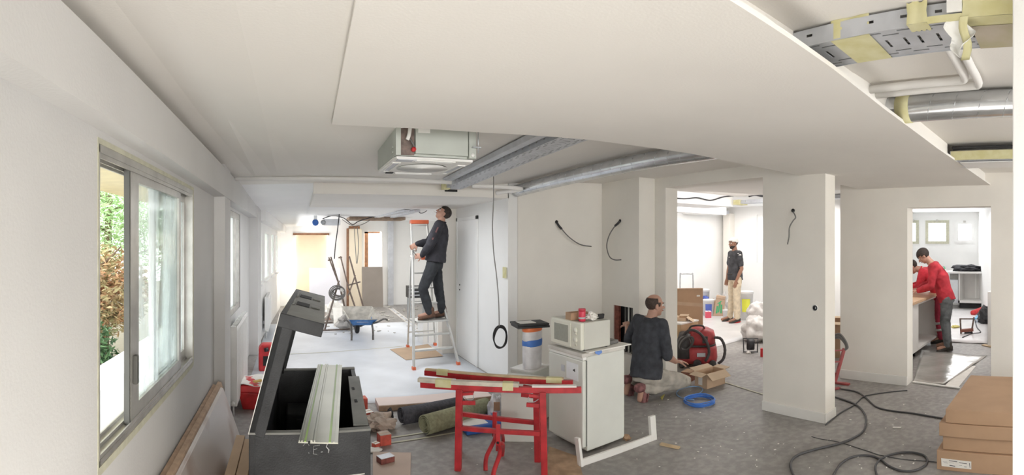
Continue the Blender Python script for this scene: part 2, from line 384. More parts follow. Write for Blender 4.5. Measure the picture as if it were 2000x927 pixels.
# slab strip where white pipes cross
# ================================================================== windows and what lies outside
M_alu = mat('window_aluminium', (0.52, 0.51, 0.48), 0.4, 0.55, var=0.12, scale=9)
M_aludark = mat('window_dark_seal', (0.10, 0.10, 0.09), 0.6)
M_tape = mat('masking_tape_pale', (0.55, 0.54, 0.42), 0.7, var=0.08, scale=20)
M_whitep = mat('white_paint_gloss', (0.85, 0.85, 0.84), 0.4, var=0.02)
def pane_mat(name, clear, col=(0.85, 0.88, 0.86)):
    m = bpy.data.materials.new(name); m.use_nodes = True; nt = m.node_tree; N = nt.nodes; L = nt.links
    out = N['Material Output']; p = N['Principled BSDF']; p.inputs['Base Color'].default_value = (*col, 1); p.inputs['Roughness'].default_value = 0.12
    tr = N.new('ShaderNodeBsdfTransparent'); tr.inputs[0].default_value = (0.96, 0.98, 0.97, 1)
    tl = N.new('ShaderNodeBsdfTranslucent'); tl.inputs[0].default_value = (*col, 1)
    m1 = N.new('ShaderNodeMixShader'); m1.inputs[0].default_value = 0.6; L.new(p.outputs[0], m1.inputs[1]); L.new(tl.outputs[0], m1.inputs[2])
    tc = N.new('ShaderNodeTexCoord'); mp = N.new('ShaderNodeMapping'); mp.inputs['Scale'].default_value = (3, 5, 0.9); L.new(tc.outputs['Object'], mp.inputs[0])
    nz = N.new('ShaderNodeTexNoise'); nz.inputs['Scale'].default_value = 1.5; nz.inputs['Detail'].default_value = 4; L.new(mp.outputs[0], nz.inputs['Vector'])
    r = N.new('ShaderNodeMapRange'); r.inputs[1].default_value = 0.35; r.inputs[2].default_value = 0.65; r.inputs[3].default_value = clear-0.2; r.inputs[4].default_value = clear+0.2
    L.new(nz.outputs['Fac'], r.inputs[0])
    m2 = N.new('ShaderNodeMixShader'); L.new(r.outputs[0], m2.inputs[0]); L.new(m1.outputs[0], m2.inputs[1]); L.new(tr.outputs[0], m2.inputs[2])
    L.new(m2.outputs[0], out.inputs[0]); return m
M_pane = pane_mat('dusty_glass', 0.62, (0.50, 0.54, 0.54)); M_frost = pane_mat('frosted_glass', 0.25, (0.92, 0.94, 0.95))
def line_frame(A, B, s0, s1, zb, zt, w, dep, off):
    """four bars round a rectangle in the wall line A-B, set back by off"""
    A = Vector((*A, 0)); B = Vector((*B, 0)); d = (B-A).normalized(); n = Vector((-d.y, d.x, 0))
    def P(s, z, o): v = A+d*s+n*(off+o); return (v.x, v.y, z)
    def blk(mb, a, b, z0, z1, o0=0, o1=dep):
        mb.hexa([P(a, z0, o0), P(b, z0, o0), P(b, z0, o1), P(a, z0, o1), P(a, z1, o0), P(b, z1, o0), P(b, z1, o1), P(a, z1, o1)])
    return blk
def add_window(name, A, B, s0, s1, zb, zt, label=None, mull=(), fm=None, pm=None, off=0.02, w=0.035, dep=0.05):
    fm = fm or M_alu; pm = pm or M_frost
    blk = line_frame(A, B, s0, s1, zb, zt, w, dep, off)
    f = MB(); blk(f, s0, s0+w, zb, zt); blk(f, s1-w, s1, zb, zt); blk(f, s0+w, s1-w, zb, zb+w); blk(f, s0+w, s1-w, zt-w, zt)
    root = struct(f.build(name, fm))
    edges = [s0+w]+list(mull)+[s1-w]
    for mx in mull:
        q = MB(); blk(q, mx-w*0.5, mx+w*0.5, zb+w, zt-w, 0.005, dep-0.005); q.build('mullion', fm, root)
    for i in range(len(edges)-1):
        q = MB(); blk(q, edges[i]+(w*0.5 if i else 0), edges[i+1]-(w*0.5 if i < len(edges)-2 else 0), zb+w, zt-w, dep*0.5, dep*0.5+0.005); q.build('pane', pm, root)
    return root
def left_s(x): return -0.65/math.tan(az(x))+4       # distance along the left wall
LA, LB = (-0.65, -4), (-0.65, 7.1)
# --- big sliding window
s0, s1 = left_s(193), left_s(377)
blk = line_frame(LA, LB, 0, 0, 0, 0, 0, 0, 0.0)
f = MB(); fw = 0.03
blk(f, s0, s0+0.012, WIN_B, WIN_T, 0.0, 0.085); blk(f, s1-0.012, s1, WIN_B, WIN_T, 0.0, 0.085)
blk(f, s0, s1, WIN_T-0.028, WIN_T, 0.0, 0.085); blk(f, s0, s1, WIN_B, WIN_B+0.02, 0.0, 0.085)
for o in (0.004, 0.042, 0.078): blk(f, s0, s1, WIN_B+0.02, WIN_B+0.034, o, o+0.006); blk(f, s0, s1, WIN_T-0.045, WIN_T-0.028, o, o+0.006)
win1 = struct(f.build('window_1', M_alu))
def sash(a, b, o, lb, wl, wr, pm, hd):
    q = MB(); z0, z1 = WIN_B+0.022, WIN_T-0.03
    blk(q, a, a+wl, z0, z1, o, o+0.028); blk(q, b-wr, b, z0, z1, o, o+0.028)
    blk(q, a+wl, b-wr, z0, z0+0.065, o, o+0.028); blk(q, a+wl, b-wr, z1-0.05, z1, o, o+0.028)
    r = q.build('sash', M_alu, win1); r['label'] = lb
    q = MB(); blk(q, a+wl, b-wr, z0+0.065, z1-0.05, o+0.012, o+0.016); q.build('pane', pm, r)
    if hd:
        q = MB(); blk(q, a+0.02, a+0.05, WIN_B+0.18, WIN_B+0.30, o-0.02, o); q.build('handle', M_aludark, r, bevel=0.004)
        q = MB(); blk(q, a-0.014, a, z0, z1, o+0.002, o+0.026); q.build('seal', M_aludark, r)
def ls2(x, X): return min(-X/math.tan(az(x))+4, s1-0.013)
sash(ls2(254, 0.665), ls2(352, 0.665), 0.011, 'sash drawn half over the opening', 0.105, 0.045, M_pane, True)
sash(ls2(300, 0.70), ls2(370, 0.70), 0.049, 'fixed rear sash with a narrow pane', 0.045, 0.035, M_pane, False)
# yellowish masking strip round the reveal
q = MB()
blk(q, s0-0.012, s0, WIN_B-0.02, WIN_T+0.02, -0.002, 0.0); blk(q, s1, s1+0.015, WIN_B-0.02, WIN_T+0.02, -0.002, 0.0)
blk(q, s0, s1, WIN_T, WIN_T+0.02, -0.002, 0.0); blk(q, s0, s1, WIN_B-0.03, WIN_B, -0.002, 0.0)
q.build('masking_strip', M_tape, win1)
# --- second window of the left wall
t0, t1 = left_s(443), left_s(469)
w2 = add_window('window_2', LA, LB, t0, t1, WIN_B, WIN_T, mull=[t0+(t1-t0)*0.72], fm=M_alu, pm=M_frost, off=0.01, w=0.06, dep=0.06)
# --- windows of the far left wall
for i, (a, b, zb, zt) in enumerate(FH):
    add_window('window_%d' % (3+i), FA, FB, a, b, zb, zt, fm=M_whitep, pm=M_frost, w=0.03, off=0.0)
    q = MB(); bl = line_frame(FA, FB, 0, 0, 0, 0, 0, 0, 0); bl(q, a-0.03, b+0.03, zb-0.03, zb, -0.05, 0.1); q.build('window_sill', M_whitep, bpy.data.objects['window_%d' % (3+i)])
# --- kitchen windows
for i, (a, b, zb, zt) in enumerate(KW):
    A_, B_ = (KX, 4.4), (KX, 2.2)
    fmw = M_tape if i < 2 else M_whitep
    wn = add_window('window_%d' % (7+i), A_, B_, 4.4-a, 4.4-b, zb, zt, fm=M_whitep, pm=M_frost, w=0.07, off=-0.015)
    bl = line_frame(A_, B_, 0, 0, 0, 0, 0, 0, 0); q = MB(); u0, u1 = 4.4-a, 4.4-b
    bl(q, u0+0.03, u0+0.11, zb+0.03, zt-0.03, -0.03, -0.016); bl(q, u1-0.11, u1-0.03, zb+0.03, zt-0.03, -0.03, -0.016)
    bl(q, u0+0.11, u1-0.11, zt-0.10, zt-0.03, -0.03, -0.016); bl(q, u0+0.11, u1-0.11, zb+0.03, zb+0.10, -0.03, -0.016)
    q.build('casement', fmw, wn)
    q = MB(); bl(q, (u0+u1)/2-0.03, (u0+u1)/2+0.03, zt-0.06, zt-0.01, -0.05, -0.03); q.build('handle', M_alu, wn, bevel=0.004)
# --- back room window
wb = add_window('window_10', (BX, BY), (BX, 4.3), BY-eb0, BY-eb1, 1.15, 2.3, fm=M_whitep, pm=M_frost, w=0.06, mull=[BY-(eb0+eb1)/2])
# --- far doorways: ochre lit rooms behind
M_ochre = mat('ochre_wall', (0.80, 0.70, 0.52), 0.75, var=0.10, scale=0.9, col2=(0.70, 0.58, 0.42))
M_cream = mat('cream_wall', (0.86, 0.76, 0.60), 0.75, var=0.04, scale=1.5)
M_brown = mat('brown_wood', (0.22, 0.10, 0.045), 0.5, var=0.2, scale=14)
struct(MB().box((xw(640), 12.78, 0), (xw(576), 12.83, 2.3)).build('wall_ochre_niche', M_ochre))
struct(MB().box((xw(710)-1.0, 14.6, 0), (xw(746)+1.2, 14.7, 2.5)).build('wall_cream_room', M_cream))
struct(MB().box((xw(700)-1.0, 12.72, -0.1), (xw(746)+1.2, 14.7, 0)).build('floor_cream_room', M_floor))
struct(MB().box((xw(577)-0.06, 12.55, zw(459, 600)), (xw(641)+0.02, 12.62, zw(455, 600))).build('trim_door_head', M_brown))
struct(MB().box((xw(577), 12.55, 0.0), (xw(641), 12.61, 0.045)).build('trim_threshold', M_brown))
fr = MB().box((xw(715.5), 12.9, 0), (xw(722.5), 13.0, 2.2)).box((xw(715.5), 12.9, zw(455, 728)), (xw(746), 13.0, zw(449, 728))).build('trim_door_frame_far', M_brown)
struct(fr)
area('lamp_cream_room', (xw(735), 13.4, 2.2), (xw(735), 14.6, 1.2), 0.8, 0.3, 24, (1.0, 0.9, 0.72))
# boxed pillar between the doorways with a brown head piece
pil = struct(MB().box((xw(678), 12.35, 0), (xw(704), 12.6, zw(447, 690))).build('wall_pillar_far', M_cream))
struct(MB().box((xw(680), 12.32, zw(447, 690)), (xw(700), 12.5, zw(442, 690))).build('trim_pillar_head', M_brown))
struct(MB().box((xw(676.5), 12.34, 0), (xw(679), 12.6, zw(446, 690))).build('trim_pillar_edge', M_brown))
# --- outside: terrace parapet, eave, shrubs
M_par = mat('terrace_white', (0.88, 0.88, 0.88), 0.7, var=0.02)
M_eave = mat('eave_cream', (0.80, 0.72, 0.50), 0.8, var=0.05)
struct(MB().box((-1.45, -2, -0.3), (-1.2, 16, 0.68)).build('trim_terrace_parapet', M_par))
struct(MB().box((-2.1, -2, 2.2), (-0.86, 16, 2.3)).build('trim_eave', M_eave))
struct(MB().box((-14, -6, -0.5), (-0.86, 24, -0.3)).build('ground_garden', mat('soil', (0.12, 0.10, 0.06), 0.9)))
M_lf = [mat('leaf_green', (0.22, 0.40, 0.13), 0.5, var=0.3, scale=5, col2=(0.50, 0.62, 0.36)),
        mat('leaf_rust', (0.50, 0.24, 0.13), 0.6, var=0.3, scale=4, col2=(0.42, 0.45, 0.24)),
        mat('leaf_dark', (0.06, 0.14, 0.06), 0.5, var=0.3, scale=3, col2=(0.12, 0.22, 0.09))]
M_bark = mat('bark', (0.16, 0.11, 0.07), 0.9)
def shrub(name, label, c, r, h, z0, m, n, cat='tree'):
    t = thing(name, label, cat, (c[0], c[1], -0.3))
    tr = MB(); tr.tube([(c[0], c[1], -0.3), (c[0]+0.1, c[1], (z0+h)*0.5), (c[0], c[1]+0.1, h*0.9)], [0.09, 0.06, 0.02], 7)
    for k in range(7):
        a = k*2.4; zz = z0+(h-z0)*(0.1+0.11*k)
        tr.tube([(c[0], c[1], zz), (c[0]+math.cos(a)*r*0.8, c[1]+math.sin(a)*r*0.8, zz+0.35)], [0.03, 0.008], 5)
    tr.build('trunk', M_bark, t)
    lv = MB()
    for _ in range(n):
        u = rnd.random()*2*math.pi; v = rnd.uniform(-1, 1); q = rnd.random()**0.4
        p = Vector((c[0]+math.cos(u)*math.sqrt(1-v*v)*r*q, c[1]+math.sin(u)*math.sqrt(1-v*v)*r*q, (z0+h)/2+v*q*(h-z0)/2))
        e = Vector((rnd.uniform(-1, 1), rnd.uniform(-1, 1), rnd.uniform(-0.5, 0.5))).normalized()*rnd.uniform(0.03, 0.065)
        g = e.cross(Vector((rnd.uniform(-1, 1), rnd.uniform(-1, 1), 1))).normalized()*0.013
        lv.add([p-e, p+g, p+e, p-g+Vector((0, 0, 0.01))], [(0, 1, 2, 3)])
    o = lv.build('foliage', m, t, fix=False); o['kind'] = 'stuff'
shrub('leafy_tree', 'green leafy tree outside the open part of the big window', (-3.1, 7.6), 1.4, 3.6, 1.0, M_lf[0], 15000)
shrub('rusty_shrub', 'shrub with rusty brown leaves below the green tree outside', (-2.3, 5.25), 0.72, 1.62, 0.5, M_lf[1], 7000, 'shrub')
shrub('dark_shrub', 'low dark green shrub just over the white terrace parapet', (-1.95, 4.1), 0.42, 1.0, -0.1, M_lf[2], 4000, 'shrub')
shrub('garden_tree', 'green tree seen through the dusty pane of the big window', (-3.1, 11.2), 1.6, 3.2, 0.6, M_lf[0], 9000)
# ================================================================== services hanging under the ceiling
M_galv = mat('galvanised_steel', (0.50, 0.52, 0.54), 0.42, 0.75, var=0.12, scale=12)
M_galvm = mat('galvanised_tray', (0.56, 0.58, 0.62), 0.45, 0.3, var=0.08, scale=10)
M_duct = mat('duct_steel', (0.72, 0.74, 0.76), 0.24, 0.85, var=0.10, scale=8)
M_pale = mat('unit_steel', (0.50, 0.53, 0.49), 0.5, 0.15, var=0.05, scale=5)
M_foam = mat('white_foam', (0.86, 0.86, 0.84), 0.7, var=0.03, scale=9)
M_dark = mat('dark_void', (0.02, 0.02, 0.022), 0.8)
M_black = mat('black_cable', (0.025, 0.025, 0.028), 0.5)
M_greyc = mat('grey_cable', (0.16, 0.155, 0.15), 0.5)
M_ytape = mat('yellow_masking_tape', (0.62, 0.58, 0.30), 0.75, var=0.12, scale=14, col2=(0.70, 0.67, 0.42))
M_pipe = mat('white_insulation', (0.82, 0.81, 0.79), 0.6, var=0.03)
M_red = mat('red_plastic', (0.62, 0.035, 0.04), 0.45, var=0.2, scale=9)
M_blue = mat('blue_plastic', (0.03, 0.12, 0.42), 0.45, var=0.15)
M_brownv = mat('brown_board_edge', (0.25, 0.18, 0.13), 0.8, var=0.2, scale=12)

def perf(mb, O, U, V, nu, nv, holes, th):
    """plate spanned by O, U, V with rectangular holes (u0,u1,v0,v1 in 0..1)"""
    O, U, V = Vector(O), Vector(U), Vector(V); nrm = U.cross(V).normalized()*th
    us = sorted({0, 1}|{h[0] for h in holes}|{h[1] for h in holes}); vs = sorted({0, 1}|{h[2] for h in holes}|{h[3] for h in holes})
    idx = {}; P = []
    for i, u in enumerate(us):
        for j, v in enumerate(vs): idx[i, j] = len(P); P.append(O+U*u+V*v)
    n = len(P); fs = []
    def hole(i, j):
        if i < 0 or j < 0 or i >= len(us)-1 or j >= len(vs)-1: return True
        cu, cv = (us[i]+us[i+1])/2, (vs[j]+vs[j+1])/2
        return any(h[0] < cu < h[1] and h[2] < cv < h[3] for h in holes)
    for i in range(len(us)-1):
        for j in range(len(vs)-1):
            if hole(i, j): continue
            a, b, c, d = idx[i, j], idx[i+1, j], idx[i+1, j+1], idx[i, j+1]
            fs += [(a, b, c, d), (n+d, n+c, n+b, n+a)]
            for (ni, nj, p, q) in ((i, j-1, a, b), (i+1, j, b, c), (i, j+1, c, d), (i-1, j, d, a)):
                if hole(ni, nj): fs.append((p, n+p, n+q, q))
    mb.add(P+[p+nrm for p in P], fs)
def tray(name, label, pL0, pL1, w, h, group=None):
    """perforated cable tray: bottom-left line pL0 -> pL1, width w to +x, side height h"""
    root = thing(name, label, 'cable tray', pL0, group)
    A, B = Vector(pL0), Vector(pL1); U = B-A; L = U.length; Wv = Vector((w, 0, 0)); Z = Vector((0, 0, h))
    hs = []; k = int(L/0.105)
    for i in range(k):
        u = (i+0.5)/k; e = 0.028/L
        for v in (0.06, 0.86): hs.append((u-e, u+e, v, v+0.035))
        u2 = (i+0.98)/k
        if u2+e < 1:
            for v in (0.16, 0.76): hs.append((u2-e, u2+e, v, v+0.035))
        for q in (0.28, 0.72): hs.append((u-e*0.18+(q-0.5)*1.0/k, u+e*0.18+(q-0.5)*1.0/k, 0.34, 0.62))
    b = MB(); perf(b, A, U, Wv, 0, 0, hs, 0.002); b.build('tray_bottom', M_galvm, root, fix=False)
    for off, nm in ((Vector((0, 0, 0)), 'side_rail'), (Wv, 'side_rail')):
        s = MB(); hh = [((i+0.5)/k*1.0-0.011/L, (i+0.5)/k+0.011/L, 0.52, 0.68) for i in range(0, k)]
        perf(s, A+off, U, Z, 0, 0, hh, 0.0015); lip = (0.012 if off.length == 0 else -0.012)
        s.bar(A+off+Z+Vector((lip/2, 0, 0)), B+off+Z+Vector((lip/2, 0, 0)), 0.012, 0.003); s.bar(A+off, B+off, 0.005, 0.004)
        s.build(nm, M_galvm, root, fix=False)
    cb = MB()
    for i, x in enumerate((0.25, 0.42, 0.6, 0.78)):
        cb.tube(smooth_path([A+U*t+Wv*(x+0.05*math.sin(7*t+i))+Vector((0, 0, 0.012)) for t in (0, .2, .4, .6, .8, 1)], 3), 0.008, 6)
    cb.build('cable_bundle', M_greyc, root)
    return root
Vh = Vector
tr1 = tray('cable_tray', 'perforated steel cable tray wrapped in yellow tape above the soffit edge at top right', (1.42, 0.98, 2.276), (1.40, -1.0, 2.276), 0.212, 0.054)
def wrap(root, x0, x1, y0, y1, zb, zt, m, name='tape_wrap', jag=0.0, bottom=1.0):
    q = MB(); e = 0.003
    q.sheet(lambda u, v: (x0-e-0.002*math.sin(9*u), y0+(y1-y0)*u+(jag*math.sin(31*v+5)*(1 if u > .5 else -1) if 0 < v < 1 else 0)*0.3, zb-e+(zt-zb+0.012+(jag*math.sin(13*u*3)*0.5))*v), 8, 4)
    q.sheet(lambda u, v: (x0-e+(x1-x0)*bottom*v+(jag*math.sin(23*u)*0.6 if v == 1 else 0), y0+(y1-y0)*u, zb-e), 8, 2)
    return q.build(name, m, root, fix=False)
wrap(tr1, 1.42, 1.632, 0.735, 0.60, 2.276, 2.33, M_ytape)
# taped cover over the near end of the tray, with a ragged opening
wrap(tr1, 1.40, 1.612, 0.47, 0.405, 2.276, 2.33, M_ytape, jag=0.01, bottom=0.25)
q = MB(); q.box((1.396, 0.30, 2.268), (1.40, 0.405, 2.288)); q.build('tape_strip', M_ytape, tr1)
wrap(tr1, 1.40, 1.612, 0.30, -0.6, 2.276, 2.345, M_ytape, jag=0.006, bottom=0.30)
M_tapeb = mat('tape_brown_underside', (0.42, 0.38, 0.24), 0.8, var=0.06, scale=7, col2=(0.50, 0.44, 0.36))
q = MB(); q.sheet(lambda u, v: (1.455+0.17*v, 0.285-0.9*u, 2.2715), 6, 2); q.build('paper_cover', M_tapeb, tr1, fix=False)
pc = MB(); pc.box((1.392, 0.30, 2.292), (1.397, 0.345, 2.35)); pc.build('torn_paper', M_foam, tr1)
q = MB()
q.sheet(lambda u, v: (1.398+0.05*v*math.sin(u*3), 0.31+(0.055-0.03*v)*(u-0.5)*(2.0-abs(v-0.45)*2.2)+0.012*math.sin(9*v), 2.276-0.098*v), 5, 9, 0.0015)
q.build('hanging_paper', M_foam, tr1)
q = MB(); q.sheet(lambda u, v: (1.392+0.03*v, 0.292+(u-0.5)*0.026+0.006*math.sin(7*v), 2.276-0.115*v), 3, 8, 0.0015); q.build('hanging_tape', M_ytape, tr1)
# second tray at the right
tr2 = tray('cable_tray', 'taped narrow cable tray with black cables at the right edge', (3.58, 0.86, 2.24), (3.58, -1.0, 2.24), 0.37, 0.063)
wrap(tr2, 3.58, 3.95, 0.855, -0.95, 2.24, 2.295, M_ytape, bottom=0.02)
q = MB()
q.box((3.66, -1.0, 2.228), (3.94, 0.80, 2.236)); q.build('pale_cover', M_pipe, tr2)
q = MB()
for i in range(4): q.tube(smooth_path([(3.56+0.012*i, 0.84-1.8*t, 2.325+0.008*math.sin(5*t*3+i*2)) for t in (0, .2, .4, .6, .8, 1)], 4), 0.009, 6)
tag(q.build('cable_bundle', M_black), 'bundle of black cables running above the taped tray at right edge', 'cables')
# far tray
tr3 = tray('cable_tray', 'long perforated steel tray between the ceiling unit and the round duct', (1.53, 2.48, 2.262), (1.56, 4.93, 2.190), 0.185, 0.052)
q = MB().box((1.53, 4.86, 2.178), (1.60, 4.95, 2.24)); q.build('tape_wrap', M_ytape, tr3)
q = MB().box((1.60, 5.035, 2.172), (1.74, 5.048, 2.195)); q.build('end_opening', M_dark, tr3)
# thin unperforated channel on its left
chn = MB(); chn.box((1.44, 2.48, 2.29), (1.50, 4.6, 2.31)); chn.box((1.44, 2.48, 2.285), (1.445, 4.6, 2.32)); chn.box((1.495, 2.48, 2.285), (1.5, 4.6, 2.32))
cc = MB(); cc.hexa([(1.44, 2.48, 2.285), (1.50, 2.48, 2.285), (1.50, 4.6, 2.215), (1.44, 4.6, 2.215), (1.44, 2.48, 2.325), (1.50, 2.48, 2.325), (1.50, 4.6, 2.25), (1.44, 4.6, 2.25)])
tag(cc.build('cable_channel', M_galvm), 'narrow plain steel channel running beside the long perforated tray', 'channel')
# ducts (spiral wound)
def duct(name, label, P, r, clamps=()):
    P = smooth_path(P, 10); root = thing(name, label, 'duct', P[0])
    b = MB(); b.tube(P, r, 28); b.build('pipe', M_duct, root)
    # spiral seam
    L = sum((P[i+1]-P[i]).length for i in range(len(P)-1)); n = int(L/0.012); s = MB(); pts = []
    acc = [0]
    for i in range(len(P)-1): acc.append(acc[-1]+(P[i+1]-P[i]).length)
    for k in range(n+1):
        t = L*k/n; i = 0
        while i < len(P)-2 and acc[i+1] < t: i += 1
        c = P[i].lerp(P[i+1], (t-acc[i])/(acc[i+1]-acc[i])); d = (P[i+1]-P[i]).normalized()
        a = d.cross(Vector((0, 0, 1))).normalized(); u = a.cross(d); ph = 2*math.pi*t/0.125
        pts.append(c+(a*math.cos(ph)+u*math.sin(ph))*(r+0.0008))
    s.tube(pts, 0.0022, 4); s.build('spiral_seam', M_galv, root)
    for (t, w, m) in clamps:
        i = int(t*(len(P)-1)); c = P[i]; d = (P[min(i+1, len(P)-1)]-P[i]).normalized()
        q = MB(); q.cyl(c, c+d*w, r+0.003, 28); q.build('tape_band', m, root)
    return root
duct('round_duct', 'galvanised spiral duct with yellow tape band at the right edge of the picture', [(2.35, 0.90, 2.293), (2.35, 0.3, 2.293), (2.35, -1.2, 2.290)], 0.066, [(0.13, 0.07, M_ytape)])
duct('round_duct', 'galvanised spiral duct running above the blank middle wall', [(2.80, 2.38, 2.318), (2.68, 3.1, 2.30), (2.56, 4.0, 2.262), (2.45, 5.035, 2.212)], 0.068)
# white pipes top right
def pipe(name, label, P, r, m, cat='pipe', n=10, parent=None):
    b = MB(); b.tube(P, r, n); o = b.build(name, m, parent)
    return o if parent else tag(o, label, cat)
pipe('insulated_pipe', 'white pipe nearer the taped tray, bending towards it', smooth_path([(2.09, 0.88, 2.326), (2.09, 0.65, 2.326), (2.09, 0.47, 2.326), (2.055, 0.43, 2.326), (1.9, 0.425, 2.326), (1.66, 0.42, 2.326)], 5), 0.018, M_pipe)
pipe('insulated_pipe', 'white pipe nearer the round duct, outer of the bent pair', smooth_path([(2.165, 0.88, 2.323), (2.165, 0.6, 2.323), (2.165, 0.43, 2.323), (2.13, 0.382, 2.323), (1.9, 0.377, 2.323), (1.66, 0.372, 2.323)], 5), 0.018, M_pipe)
# white conduits by the bulkhead
pipe('conduit', 'long white boxed conduit crossing below the ceiling towards the left beam', [(-0.54, 4.52, 2.212), (1.0, 4.52, 2.212), (1.50, 4.52, 2.205)], 0.02, M_pipe)
pipe('conduit', 'short white pipe elbow between the steel tray and the duct end', smooth_path([(1.79, 4.72, 2.205), (2.1, 4.72, 2.208), (2.34, 4.74, 2.205), (2.38, 4.80, 2.2), (2.3, 4.93, 2.19), (2.20, 5.04, 2.18)], 5), 0.022, M_pipe)
# ---------------- ceiling cassette unit
cu = thing('ceiling_cassette', 'grey air conditioning cassette with open white underside hanging below the ceiling', 'air conditioner', (0.81, 3.0, 2.098))
x0, x1, y0_, y1_, zb, zt = 0.568, 1.05, 2.70, 3.33, 2.115, 2.29
ch = 0.03
b = MB(); poly_ = [(x0+ch, y0_+0.03), (x1-ch, y0_+0.03), (x1, y0_+0.06), (x1, y1_-ch), (x1-ch, y1_), (x0+ch, y1_), (x0, y1_-ch), (x0, y0_+0.06)]
b.prism([(x, y, zb) for x, y in poly_], (0, 0, zt-zb)); b.build('casing', M_pale, cu, bevel=0.003)
q = MB().box((x0+0.115, y0_, zb+0.012), (x1-0.05, y0_+0.03, zt)); q.build('access_panel', M_pale, cu, bevel=0.002)
q = MB().box((x0+0.032, y0_+0.022, zb+0.004), (x0+0.112, y0_+0.0295, zt)); q.build('pipe_recess', mat('rust_grey', (0.20, 0.15, 0.13), 0.6, var=0.3, scale=30), cu)
q = MB().box((x0, y0_+0.0, zb), (x0+0.03, y0_+0.06, zt)); q.build('corner_bracket', M_pale, cu, bevel=0.002)
q = MB().box((x1-0.046, y0_-0.004, zb), (x1, y0_+0.06, zt)); q.build('corner_bracket', M_pale, cu, bevel=0.002)
q = MB().box((x1-0.03, y0_-0.03, zb+0.06), (x1+0.02, y0_-0.004, zb+0.066)).cyl((x1+0.005, y0_-0.02, zb+0.03), (x1+0.005, y0_-0.02, zt), 0.004, 8); q.build('hanger_lug', M_galv, cu)
q = MB().lathe([(0.011, 0), (0.011, 0.006)], (x1-0.024, y0_-0.01, zb+0.02), 14, (0, 1, 0)); q.build('drain_plug', M_foam, cu)
q = MB().tube(smooth_path([(x0+0.085, y0_+0.0, zt), (x0+0.075, y0_-0.008, zt-0.06), (x0+0.065, y0_-0.005, zt-0.09)], 5), 0.011, 10); q.build('pipe_stub', M_pipe, cu)
q = MB().tube(smooth_path([(x0+0.08, y0_+0.012, zt-0.075), (x0+0.095, y0_+0.004, zt-0.10), (x0+0.11, y0_+0.01, zt-0.125)], 5), 0.006, 8); q.build('hose', M_greyc, cu)
q = MB().cyl((x0+0.105, y0_-0.002, zb+0.035), (x0+0.105, y0_+0.02, zb+0.035), 0.013, 12); q.build('red_cap', M_red, cu)
for yy in (2.87, 2.90, 2.93): pass
q = MB()
for yy, zz in ((2.80, zb+0.05), (2.80, zb+0.02)): q.box((x0-0.006, yy-0.03, zz), (x0, yy+0.012, zz+0.012))
q.build('side_clips', M_pale, cu)
q = MB().box((x0+0.13, y0_-0.001, zt-0.045), (x0+0.20, y0_, zt-0.022)); q.build('rating_label', M_foam, cu)
# underside: white foam ring with round bell mouth and four slots
u = MB(); cx, cy = (x0+x1)/2, (y0_+0.03+y1_)/2; R0, hx, hy = 0.155, (x1-x0)/2, (y1_-y0_-0.03)/2; n = 48; vs = []
for lvl in ((0.098+2.0, 1), (2.112, 1)):
    z = lvl[0]
    for k in range(n):
        t = 2*math.pi*k/n; c, s_ = math.cos(t), math.sin(t); m_ = max(abs(c)/hx, abs(s_)/hy); vs.append((cx+c/m_, cy+s_/m_, z))
    for k in range(n):
        t = 2*math.pi*k/n; vs.append((cx+math.cos(t)*R0, cy+math.sin(t)*R0*1.12, z))
fs = []
for k in range(n):
    j = (k+1) % n
    fs += [(k, n+k, n+j, j), (2*n+k, 2*n+j, 3*n+j, 3*n+k), (k, j, 2*n+j, 2*n+k), (n+k, 3*n+k, 3*n+j, n+j)]
u.add(vs, fs); u.build('foam_tray', M_foam, cu)
q = MB().lathe([(R0*1.06, -0.004), (R0*0.98, 0.0), (R0*0.80, 0.018), (R0*0.72, 0.05), (R0*0.70, 0.05), (R0*0.70, 0.018), (R0*0.9, 0.004), (R0*0.98, -0.002)], (cx, cy, 2.097), 40); q.build('bell_mouth', M_foam, cu)
q = MB().lathe([(0.02, 0), (R0*0.68, 0.01), (R0*0.68, 0.02)], (cx, cy, 2.12), 28); q.build('fan_plate', M_galv, cu)
for (a, b_) in (((x0+0.02, cy-0.17), (x0+0.055, cy+0.17)), ((x1-0.055, cy-0.17), (x1-0.02, cy+0.17)), ((cx-0.12, y1_-0.06), (cx+0.12, y1_-0.028)), ((cx-0.12, y0_+0.05), (cx+0.12, y0_+0.08))):
    q = MB(); q.box((a[0]-0.008, a[1]-0.008, 2.092), (b_[0]+0.008, a[1], 2.098)); q.box((a[0]-0.008, b_[1], 2.092), (b_[0]+0.008, b_[1]+0.008, 2.098))
    q.box((a[0]-0.008, a[1], 2.092), (a[0], b_[1], 2.098)); q.box((b_[0], a[1], 2.092), (b_[0]+0.008, b_[1], 2.098)); q.build('outlet_rim', M_foam, cu)
    q = MB().box((a[0], a[1], 2.096), (b_[0], b_[1], 2.0975)); q.build('outlet', M_galvm, cu)
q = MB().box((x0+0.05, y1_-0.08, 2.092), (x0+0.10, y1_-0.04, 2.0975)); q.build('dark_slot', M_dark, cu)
q = MB().box((x0+0.02, y0_+0.03, 2.093), (x0+0.13, y0_+0.10, 2.0975)); q.build('drip_plate', M_galvm, cu)
